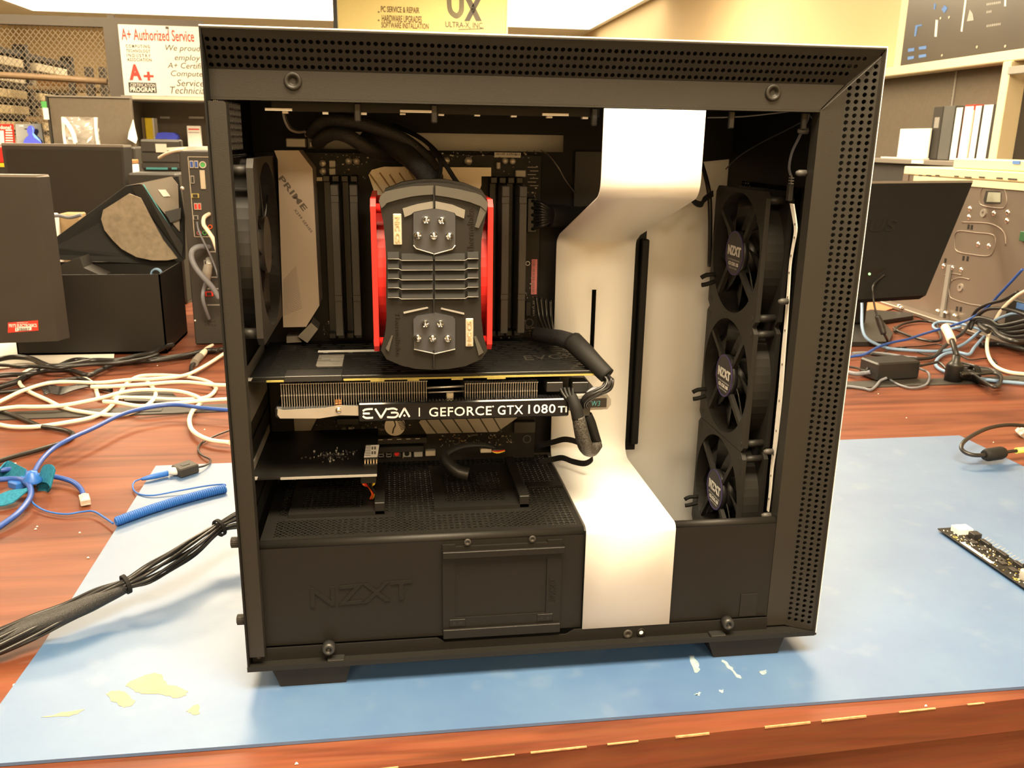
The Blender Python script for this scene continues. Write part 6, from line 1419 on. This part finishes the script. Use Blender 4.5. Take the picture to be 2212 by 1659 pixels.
MB().tube(P,.0024,6).build('cord',M['blackwire'],t); MB().tube([Y(1895,682,1.135),Y(1902,700,1.13),Y(1909,722,1.12)],[.006,.008,.006],10).build('plug',M['black'],t)
MB().tube([Y(1909,720,1.12),Z(1918,738,.006),Z(1912,744,.005),Z(1890,742,.005)],.003,6).build('tail',M['blackwire'],t)
# bare steel computer case, side on
sc=thing('computer_case','bare steel computer case with stamped side panel, on the far desk','computer case',Z(2050,690))
xs_=1.32
def XX(px,py): return X(px,py,xs_)
y_back=1.70; zt=.392; y_near=1.02
MB().box((xs_,y_near,.012),(xs_+.19,y_back,zt-.022)).build('steel_body',M['galv'],sc)
MB().box((xs_-.003,y_near,zt-.0218),(xs_+.193,y_back+.004,zt),ch=.002).build('top_rail',M['cream'],sc)
MB().box((xs_-.004,1.10,zt-.040),(xs_-.0005,y_back-.05,zt-.024)).build('inner_rail',M['cream'],sc)
MB().box((xs_-.003,y_back-.022,.012),(xs_-.0005,y_back+.004,zt-.022)).build('rear_post',M['galv'],sc)
pa,pb2=XX(1938,655),XX(2140,735)
MB().box((xs_-.035,1.10,.0005),(xs_+.19,y_back+.01,.0118),ch=.002).build('bottom_rail',M['galv'],sc)
mb=MB()
for px,py,w,hh in ((1988,379,7,3),(2006,379,10,3),(2025,379,8,3),(2066,381,8,3),(2091,383,12,3),(2121,383,10,3),(2159,385,10,3),(2187,387,14,3)):
    q=X(px,py,xs_-.0042); mb.box((xs_-.0046,q.y-w/900,q.z-.0018),(xs_-.0040,q.y+w/900,q.z+.0018))
mb.build('rail_slot',M['grey'],sc)
def loop(pts,r,name='pressed_rib',m_=None,closed=True):
    P=[X(a,b,xs_-.0002) for a,b in pts]; return MB().tube(P,r,6,closed=closed,sub=4).build(name,m_ or M['galv'],sc)
loop([(2124,405),(2150,405),(2168,408),(2174,425),(2172,445),(2160,450),(2120,443),(2117,425)],.0018)
loop([(2068,500),(2110,503),(2140,506),(2150,515),(2147,540),(2135,553),(2100,550),(2068,543),(2062,525)],.0018)
loop([(2078,480),(2130,482),(2155,490),(2170,505),(2172,530)],.0018,closed=False)
loop([(2058,605),(2050,618),(2052,640),(2064,648),(2095,657),(2130,662)],.0018,closed=False); loop([(2058,605),(2075,600),(2095,604)],.0018,closed=False); loop([(2040,595),(2055,591),(2078,594)],.0018,closed=False)
MB().prism([X(a,b,xs_-.0006) for a,b in ((2130,412),(2160,413),(2163,418),(2160,440),(2127,440),(2125,432))],(-.0006,0,0)).build('window_hole',M['charcoal'],sc)
MB().prism([X(a,b,xs_-.0014) for a,b in ((2135,415),(2162,416),(2161,437),(2131,436))],(-.0004,0,0)).build('window_board',mat('grey_green_plate',(.40,.42,.34),.5,.3,var=.04),sc)
for px,py in ((2095,451),(2093,469),(2147,461),(2177,459),(2175,477),(2113,528),(2136,532),(2038,575),(2057,579),(2076,583)):
    q=X(px,py,xs_); MB().dome((xs_-.0002,q.y,q.z),(-1,0,0),.0068,.004).build('rivet',M['chrome'],sc)
for px,py in ((2125,460),(2075,621)):
    q=X(px,py,xs_); MB().ring((xs_-.003,q.y,q.z),(xs_,q.y,q.z),.010,.004,16).build('rivet_ring',M['silver'],sc)
for px,py in ((2092,490),(2099,491),(2081,558),(2090,559),(2067,667),(2075,668),(2042,563)):
    q=X(px,py,xs_-.0004); MB().box((xs_-.0006,q.y-.004,q.z-.006),(xs_-.0001,q.y+.004,q.z+.006)).build('punched_slot',M['black'],sc)
for px,py in ((1943,661),(1947,668),(2026,672),(2043,676),(2063,682)): 
    q=X(px,py,xs_-.036 if px<2000 else xs_-.008); MB().dome((q.x,q.y,max(q.z,.012)),(0,0,1),.007,.006).build('rivet',M['chrome'],sc)
MB().box((xs_-.006,1.43,.0125),(xs_-.0005,1.445,.15)).build('drive_post',M['dull'],sc)
# things behind / beside the steel case at the frame edge
tag(MB().box((1.52,1.05,.0005),(1.75,1.55,.20),ch=.004).build('router',M['charcoal']),'dark box at the frame edge beside the bare steel case','box')
a=X(2195,675,1.30)
t=thing('drive_cage','dark drive cage with a cyan label beside the bare steel case','drive cage',X(2200,700,1.30))
MB().box((1.295,1.04,.004),(1.3195,1.175,.11),ch=.002).build('cage_side',M['charcoal'],t); q=X(2206,661,1.294); MB().box((1.2940,q.y-.016,q.z-.008),(1.2948,q.y+.016,q.z+.006)).build('cyan_label',M['skyblue'],t)
tag(MB().box((1.312,1.16,.240),(1.3190,1.195,.262),ch=.001).build('circuit_board',mat('green_board',(.03,.11,.045),.5,var=.1)),'small green circuit board on the edge of the bare steel case','circuit board')
t=thing('card_reader','beige connector strip with a blue socket on top of the bare steel case','connector',X(2200,352,1.33))
MB().box((1.34,1.20,zt+.0005),(1.44,1.52,zt+.026),ch=.003).build('strip_body',M['cream'],t)
q=X(2196,351,1.339); MB().box((1.337,q.y-.012,q.z-.004),(1.3398,q.y+.012,q.z+.004)).build('blue_socket',M['skyblue'],t)
# orange-red card behind the leaning screen
tag(MB().prism([Z(a,b,.0006) for a,b in ((1866,654),(1925,650),(1928,668),(1875,685))],(0,0,.003)).build('paper_folder',mat('orange_folder',(.50,.20,.09),.6,var=.04)),'orange card folder lying behind the leaning screen','folder')
# ---- cables
def Zs(pts,z): return [Z(a,b,z if not isinstance(z,(list,tuple)) else z[i]) for i,(a,b) in enumerate(pts)]
def Zs(pts,z,xm=1.272):
    out=[]
    for i,(a,b) in enumerate(pts):
        p=Z(a,b,z if not isinstance(z,(list,tuple)) else z[i])
        if p.x>xm: p=X(a,b,xm)
        out.append(p)
    return out
def z7(pts): return [(1752+x/4.81,600+y/4.81) for x,y in pts]
rc=[('pale blue network cable dropping behind the white case edge and along the wood',[(520,60),(530,300),(530,500),(570,620),(680,690),(820,735),(1050,755),(1300,765),(1450,745),(1600,680),(1750,560),(1900,450),(2050,385),(2150,370),(2260,400)],[.10,.07,.04,.02,.010,.006,.006,.006,.008,.010,.012,.016,.020,.024,.024],.0036,'paleblue'),
 ('blue network cable rising across from the case to the upper edge of the picture',[(380,830),(450,815),(560,795),(700,720),(850,670),(1000,640),(1150,590),(1350,530),(1550,470),(1700,400),(1850,290),(1950,180),(2100,20),(2200,-90)],[.006,.007,.010,.014,.018,.020,.024,.028,.034,.045,.07,.10,.14,.17],.0030,'bluewire'),
 ('pale blue network cable curled around the black plug near the adapter',[(2260,655),(2000,620),(1850,570),(1700,520),(1600,490),(1450,460),(1330,460),(1270,490),(1290,530),(1400,540),(1560,510)],[.010]*5+[.009]*6,.0034,'paleblue'),
 ('pale blue network cable making an S bend beside the black plug',[(2260,1105),(2050,1085),(1900,1070),(1700,1040),(1560,1000),(1450,990),(1340,950),(1295,900),(1320,840),(1400,790),(1520,775),(1640,795),(1700,720),(1800,610)],[.005]*8+[.006,.006,.006,.006,.008,.012],.0036,'paleblue'),
 ('cream network cable hanging in a wide arc at the frame edge',[(2300,100),(2150,180),(2020,290),(1950,380),(1880,520),(1835,640),(1830,750),(1860,850),(1930,930),(2050,980),(2200,1000),(2300,1000)],[.12,.09,.06,.045,.03,.02,.012,.008,.006,.005,.005,.005],.0040,'whitewire'),
 ('thick black cord rising from the desk gap past the white tipped plug',[(620,790),(800,815),(1000,840),(1180,840),(1290,810),(1380,720),(1480,640),(1580,570),(1650,460),(1720,340),(1850,270),(2000,230),(2150,150)],[.005,.005,.005,.006,.007,.010,.014,.018,.030,.045,.055,.065,.08],.0042,'blackwire'),
 ('black cord arching over the steel case corner to the frame edge',[(1650,540),(1700,440),(1760,370),(1850,325),(1980,320),(2100,345),(2260,400)],[.020,.030,.040,.045,.045,.04,.035],.0042,'blackwire'),
 ('black cord lying in a loop behind the pale blue cables',[(870,560),(900,510),(990,470),(1150,450),(1290,475),(1330,560),(1350,640),(1250,660),(1100,630),(950,575),(870,535),(870,515)],[.006]*12,.0034,'blackwire'),
 ('thin black wire wandering over the wood under the blue cables',[(760,775),(880,725),(1000,735),(1100,770),(1200,800),(1300,800),(1380,720),(1300,690),(1150,710),(950,720)],[.003]*10,.0014,'blackwire'),
 ('thin dark wire curling beyond the black plug',[(1550,800),(1650,850),(1780,840),(1880,840),(1930,890)],[.003]*5,.0016,'blackwire'),
 ('flat dark cord lying along the desk gap by the adapter',[(430,790),(600,785),(800,800),(950,825),(1100,840)],[.006]*5,.0044,'greywire')]
for lab,pts,z,r_,m_ in rc: tag(MB().tube(Zs(z7(pts),z),r_,8).build('network_cable' if 'network' in lab else 'power_cable',M[m_]),lab,'cable')
# black heap of cords at the frame edge
t=thing('cord_coil','coil of thick black cords heaped at the frame edge','cable bundle',Z(2170,720))
for k in range(5):
    cx,cy=2000+k*35,480+k*40
    MB().tube(Zs(z7([(1680+k*40,440+k*30),(1760,420+k*20),(1880,450+k*18),(1960,500+k*25),(2100,480+k*45),(2260,440+k*55)]),.012+.007*k),.006,8).build('cord',M['blackwire'],t)
MB().tube(Zs(z7([(1950,600),(2050,540),(2200,500),(2280,490)]),.02),.006,8).build('cord',M['blackwire'],t)
MB().tube(Zs(z7([(1760,700),(1950,690),(2100,720),(2260,760)]),.006),.006,8).build('cord',M['blackwire'],t)
# power adapter brick
t=thing('power_adapter','black power adapter brick on the wood beside the case edge','adapter',Z(1935,822))
zb=.0015
f0,f1=Z(1892,824,zb),Z(1985,818,zb); d_=f1-f0; s_=V((-d_.y,d_.x,0)).normalized()*.055
MB().fbox(f0,d_,s_,V((0,0,.036)),.003).build('brick',M['black'],t)
c=f0+d_*.12+V((0,0,.004)); MB().fbox(f0+d_*1.0+s_*.3+V((0,0,.012)),d_.normalized()*.012,s_*.2,V((0,0,.008)),.002).build('socket',M['black'],t)
MB().tube([f0+d_+s_*.4+V((.012,0,.016))]+Zs(z7([(1215,985),(1225,1060),(1180,1120),(1050,1145),(920,1115),(820,1060)]),[.012,.006,.004,.003,.003,.003]),.0024,6).build('cord',M['greywire'],t)
MB().tube([f0+s_*.5+V((0,0,.020))]+Zs(z7([(560,965),(480,940),(400,925)]),[.016,.010,.006]),.0026,6).build('cord_end',M['blackwire'],t)
MB().tube([f0+s_*.35+V((0,0,.014))]+Zs(z7([(560,990),(470,1000),(390,985)]),[.012,.010,.008]),.0046,8).build('cord_sleeve',M['greywire'],t)
t2=tag(MB().tube(Zs(z7([(790,1040),(720,1070),(680,1120),(620,1165),(540,1150),(400,1130),(340,1130)]),[.012,.006,.004,.003,.003,.003,.003]),.0028,6).build('power_cable',M['greywire']),'grey cord curving out from under the power adapter to the case','cable')
# power plug standing, with white tip
t=thing('power_plug','black power plug with white tipped cord, standing beside the cord coil','plug',Z(2057,818))
c=Z(2058,822,.001)
MB().cyl(c,c+V((0,0,.030)),.0165,20).lathe([(.0165,.030),(.012,.036),(.008,.040),(.0075,.052),(0,.052)],c,(0,0,1),20).build('plug_body',M['black'],t)
MB().tube([c+V((0,0,.050)),c+V((.001,.01,.062)),c+V((.006,.03,.075))],[.0058,.0055,.005],10).build('cord',M['blackwire'],t)
MB().tube([c+V((.006,.03,.073)),c+V((.014,.055,.083)),c+V((.022,.08,.090))],.0085,12).build('white_tip',M['whitewire'],t)
MB().tube([c+V((-.014,.004,.022))]+Zs(z7([(1330,880),(1250,890),(1130,915)]),[.030,.030,.032]),.003,6).build('thin_cord',M['blackwire'],t)
t=thing('cord_bundle','small bundle of folded black cords with a tie, beside the black plug','cable bundle',Z(2115,825))
for k in range(5): MB().tube(Zs(z7([(1540,880+k*28),(1640,900+k*22),(1750,930+k*18),(1900,960+k*8),(1975,1010+k*6),(1960,1080+k*8),(1900,1120+k*4),(1780,1100-k*8),(1680,1060-k*14),(1560,1050-k*10)]),.004+.004*k),.0030,6).build('cord',M['blackwire'],t)
q=Z(*z7([(1690,990)])[0],.012); MB().ring(q-V((.006,0,0)),q+V((.006,0,0)),.016,.0135,16).build('tie',M['matte'],t)
# black cable with ferrite at the mat corner
t=thing('ferrite_cable','black cable with a ferrite lump and yellow label lying over the mat corner','cable',Z(2140,980))
def z8(pts): return [(1752+x/4.148,900+y/4.148) for x,y in pts]
MB().tube([Z(*p,z) for p,z in zip(z8([(2000,95),(1900,80),(1750,75),(1600,100),(1480,150),(1380,215),(1345,275),(1380,320),(1460,345),(1560,345)]),[.030,.034,.036,.036,.034,.030,.026,.022,.020,.019])],.0030,8).build('cord',M['blackwire'],t)
p=[Z(*p_,.018) for p_ in z8([(1550,345),(1580,342),(1700,325),(1725,322)])]; MB().tube(p,[.0070,.0095,.0095,.0078],14,sub=1).build('ferrite_lump',M['matte'],t)
MB().tube([Z(*p_,.0175) for p_ in z8([(1720,322),(1800,310),(1845,305)])],.0026,8).build('cord',M['blackwire'],t)
MB().tube([Z(*p_,.0172) for p_ in z8([(1838,306),(1908,300),(1960,296)])],.0046,10,sub=1).build('yellow_label',mat('yellow_green_label',(.60,.62,.12),.5,var=.04),t)
q=Z(*z8([(1880,165)])[0],.002); t=thing('threaded_knob','small grey metal knob on the wood at the frame edge','knob',q); MB().lathe([(.012,0),(.012,.006),(.009,.007),(.009,.016),(.011,.017),(.011,.023),(0,.024)],q,(.5,-.3,.8),18).build('knob_body',M['dull'],t); MB().cyl(q+V((-.003,-.006,.004)),q+V((-.004,-.012,.004)),.004,10).build('knob_stem',M['silver'],t)

# ---- bare controller board lying on the mat
t=thing('controller_board','bare black controller board with pin headers lying on the mat','circuit board',Z(2120,1195))
zb=ZM+.0025
A,B2,Cc,D=Z(2027,1145,zb),Z(2168,1242,zb),Z(2245,1238,zb),Z(2092,1138,zb)
e1=(B2-A); w_=V((-e1.y,e1.x,0)).normalized()
if w_.dot(D-A)<0: w_=-w_
wd=.034; L_=.170; e1n=e1.normalized()
MB().fbox(A-e1n*.002,e1n*L_,w_*wd,V((0,0,.0016)),.0004).build('circuit_board',M['pcb'],t)
zt_=V((0,0,.0016))
def at(u,v_,z=0): return A+e1n*(u*L_)+w_*(v_*wd)+zt_+V((0,0,z))
def cb(u,v_,du,dv,hh,name,m_,ch=.0003): return MB().fbox(at(u,v_),e1n*(du*L_),w_*(dv*wd),V((0,0,hh)),ch).build(name,m_,t)
cb(.03,.35,.085,.55,.007,'white_header',M['paper']); cb(.145,.60,.06,.30,.0075,'black_header',M['black'])
mb=MB()
for k in range(16):
    p=at(.22+k*.033,.90,.002); mb.tube([p,p+w_*.006+V((0,0,.0025))],.00035,4,sub=0); 
mb.build('pin_row',M['ivory'],t)
for k in range(3): cb(.235+k*.16,.70,.09,.14,.005,'black_header',M['black'])
for u,v_ in ((.20,.40),(.30,.45),(.46,.45),(.50,.35),(.60,.35)): cb(u,v_,.055,.20,.0016,'chip',M['charcoal'])
cb(.22,.06,.30,.12,.0004,'white_sticker',M['paper'],0)
cb(.66,.60,.12,.32,.011,'black_socket',M['black']); cb(.80,.60,.14,.32,.012,'black_socket',M['black']); cb(.69,.70,.05,.12,.0114,'socket_sticker',M['paper'],0)
for u,v_ in ((.74,.40),(.86,.35)):
    MB().lathe([(.0055,0),(.0055,.0095),(.0048,.0102),(0,.0102)],at(u,v_),(0,0,1),18).build('capacitor',M['cap'],t)
for u,v_ in ((.14,.15),(.74,.12)): MB().ring(at(u,v_,0),at(u,v_,.0004),.0028,.0014,16).build('gold_ring',M['gold'],t)
mb=MB(); r=random.Random(21)
for k in range(240):
    u,v_=r.uniform(.03,.97),r.uniform(.05,.85); s1,s2=r.choice(((.006,.03),(.010,.02),(.004,.05))); mb.fbox(at(u,v_),e1n*(s1*L_),w_*(s2*wd),V((0,0,r.uniform(.0004,.0011))),mi=r.choice((0,0,1,2)))
o=mb.build('small_components',[M['print'],M['gold'],M['charcoal']],t); o['kind']='stuff'

# ================================================================== the wall side on the right: hutch, binders, dark sheet
wx=2.10
hu=thing('wall_hutch','grey fabric hutch with cream top beam along the right wall','hutch',(wx+.05,2.6,FL))
zs_=.395; zt1=.772
MB().box((wx+.058,1.2,zs_+.0005),(wx+.088,3.9,zt1-.03)).build('back_panel',M['greyfabric'],hu)
MB().box((wx-.02,1.2,zt1-.028),(wx+.089,3.9,zt1+.010),ch=.004).build('top_beam',M['cream'],hu)
MB().box((wx-.13,1.2,zs_-.018),(wx+.089,3.9,zs_),ch=.002).build('shelf_board',M['greymetal'],hu)
MB().box((wx-.11,1.2,FL),(wx-.09,3.9,zs_-.0185)).build('lower_panel',mat('dark_hutch_panel',(.035,.030,.026),.7,var=.08),hu)
a=X(2168,200,wx-.02); MB().box((wx-.026,a.y-.022,zs_+.0005),(wx+.058,a.y+.022,zt1-.028),ch=.003).build('cream_post',M['cream'],hu)
MB().box((wx-.035,1.2,zt1-.075),(wx-.021,a.y-.023,zt1-.048),ch=.002).build('glass_rail',M['dull'],hu)
MB().box((wx+.040,1.2,zs_+.0005),(wx+.0575,a.y-.023,zt1-.03)).build('dark_door',mat('dark_door_panel',(.022,.019,.017),.35,var=.06),hu)
q=X(2060,200,wx+.055); mb=MB().box((wx+.0535,q.y-.006,zs_+.0005),(wx+.0575,q.y+.006,zt1-.03)); 
for k in range(24): mb.box((wx+.0530,q.y+.0062,zs_+.01+k*.014),(wx+.0574,q.y+.009,zs_+.017+k*.014),mi=1)
mb.build('slotted_post',[M['greymetal'],M['black']],hu)
MB().box((wx+.089,3.12,zt1+.0105),(XR,3.32,ZC)).build('cream_pilaster',M['cream'],hu)
# dark sheet pinned on the wall above
t=thing('static_sheet','dark glossy sheet with blue tape strips pinned above the hutch','sheet',X(2080,130,wx+.06))
xp=wx+.078
pz0=X(1955,139,xp).z; pz1=1.10; py1=X(1955,60,xp).y; py0=1.5
MB().box((xp,py0,zt1+.0105),(xp+.004,py1,pz1),ch=.0005).build('sheet_board',mat('dark_sheet',(.052,.042,.033),.32,0,.6,var=.12,vscale=4),t)
def wq(name,pts,m_,mb=None): return MB().prism([X(a,b,xp-.0005) for a,b in pts],(-.0006,0,0)).build(name,m_,t)
def z5(pts): return [(1752+x/4.81,y/4.81) for x,y in pts]
for pts in ([(1010,505),(1075,497),(1070,530),(1008,540)],[(1120,487),(1198,475),(1198,508),(1122,516)],[(1005,590),(1070,580),(1068,610),(1003,622)],[(1120,572),(1196,560),(1196,590),(1120,603)],[(1085,265),(1150,250),(1152,268),(1108,278),(1090,375),(1072,378)],[(1280,35),(1298,40),(1290,95),(1275,100)]): wq('blue_tape',z5(pts),M['skyblue'])
wq('blue_diamond',z5([(1388,52),(1420,85),(1385,138),(1356,98)]),M['skyblue'])
wq('white_sticker',z5([(1296,205),(1320,210),(1306,382),(1283,380)]),M['print']); wq('white_strip',z5([(1600,-20),(1620,-20),(1572,330),(1556,325)]),M['print'])
wq('white_fin',z5([(1650,98),(1680,140),(1692,210),(1620,222)]),M['dull'])
wq('white_strip',z5([(2012,-20),(2030,-20),(2026,65),(2008,65)]),M['print'])
for px,py in z5([(1362,576),(2020,480),(1726,488),(1437,180),(1348,190)]):
    q=X(px,py,xp); MB().cyl((xp-.002,q.y,q.z),(xp+.0005,q.y,q.z),.005,10).build('pin',M['ivory'],t)
mb=MB()
for (y0_,n_) in ((20,8),(100,3),(245,8)):
    for k in range(n_): q=X(*z5([(1830+k*19,y0_+25-k*3)])[0],xp-.0003); mb.box((xp-.0006,q.y-.003,q.z-.004),(xp,q.y+.003,q.z+.004))
mb.build('printed_dots',M['dull'],t)['kind']='stuff'
# binders on the shelf
def binder(name,pxa,pxb,top,bot,m_,lab,cat='binder',extra=None,xf=wx-.02,dp=.07):
    p0=X(pxa,bot,xf);p1=X(pxb,bot,xf);q0=X(pxa,top,xf); ya,yb4=max(p0.y,p1.y),min(p0.y,p1.y)
    t=thing(name,lab,cat,(xf+dp/2,(ya+yb4)/2,zs_),'binders on the wall hutch shelf'); MB().box((xf,yb4+.001,zs_+.0006),(xf+dp,ya-.001,q0.z),ch=.003).build('cover',m_,t)
    if extra:
        for nm,u0,u1,v0,v1,mm in extra: MB().box((xf-.0008,yb4+(ya-yb4)*u0,zs_+.0006+(q0.z-zs_)*v0),(xf-.0001,yb4+(ya-yb4)*u1,zs_+.0006+(q0.z-zs_)*v1)).build(nm,mm,t)
    return t
W_,D_=M['paper'],M['charcoal']
binder('binder',2002,2022,232,341,D_,'dark slim case standing first on the wall hutch shelf, next to the white sheet','box file',[('label',.2,.7,.60,.80,M['dull'])])
binder('binder',2023,2047,230,341,mat('slate_binder',(.09,.09,.085),.5,var=.05),'slate grey binder beside the dark slim case')
binder('binder',2049,2066,233,341,D_,'white spined binder next to the slate grey one','binder',[('spine_label',.08,.85,.01,.99,W_)])
binder('binder',2067,2090,228,341,M['redpaper'],'red edged white binder among the binders on the shelf','binder',[('spine_label',.12,.90,.01,.97,W_),('spine_label',.0,.10,.01,.9,M['cream'])])
binder('binder',2091,2106,229,341,D_,'white spined binder after the red edged one','binder',[('spine_label',.12,.95,.01,.99,W_)])
binder('binder',2107,2135,227,341,D_,'widest white spined binder, next to the cream post','binder',[('spine_label',.22,.92,.01,.99,W_)])
t=thing('paper_sheet','white sheet of card standing on the hutch shelf beside the dark slim case','paper',X(1965,341,wx-.02))
a=X(1938,341,wx-.03);b=X(2003,341,wx-.03); zt2=X(1965,278,wx-.03).z
MB().box((wx-.032,min(a.y,b.y),zs_+.0006),(wx-.026,max(a.y,b.y),zt2)).build('sheet',M['paper'],t)
MB().box((wx-.06,min(a.y,b.y)-.02,zs_+.0005),(wx-.034,max(a.y,b.y)+.08,zs_+.006)).build('sheet_base',M['paper'],t)
q=X(1980,348,wx-.131); tag(MB().box((wx-.134,q.y-.05,zs_-.014),(wx-.1305,q.y+.03,zs_-.001)).build('shelf_tag',M['paper']),'small white tag on the shelf edge below the binders','tag')
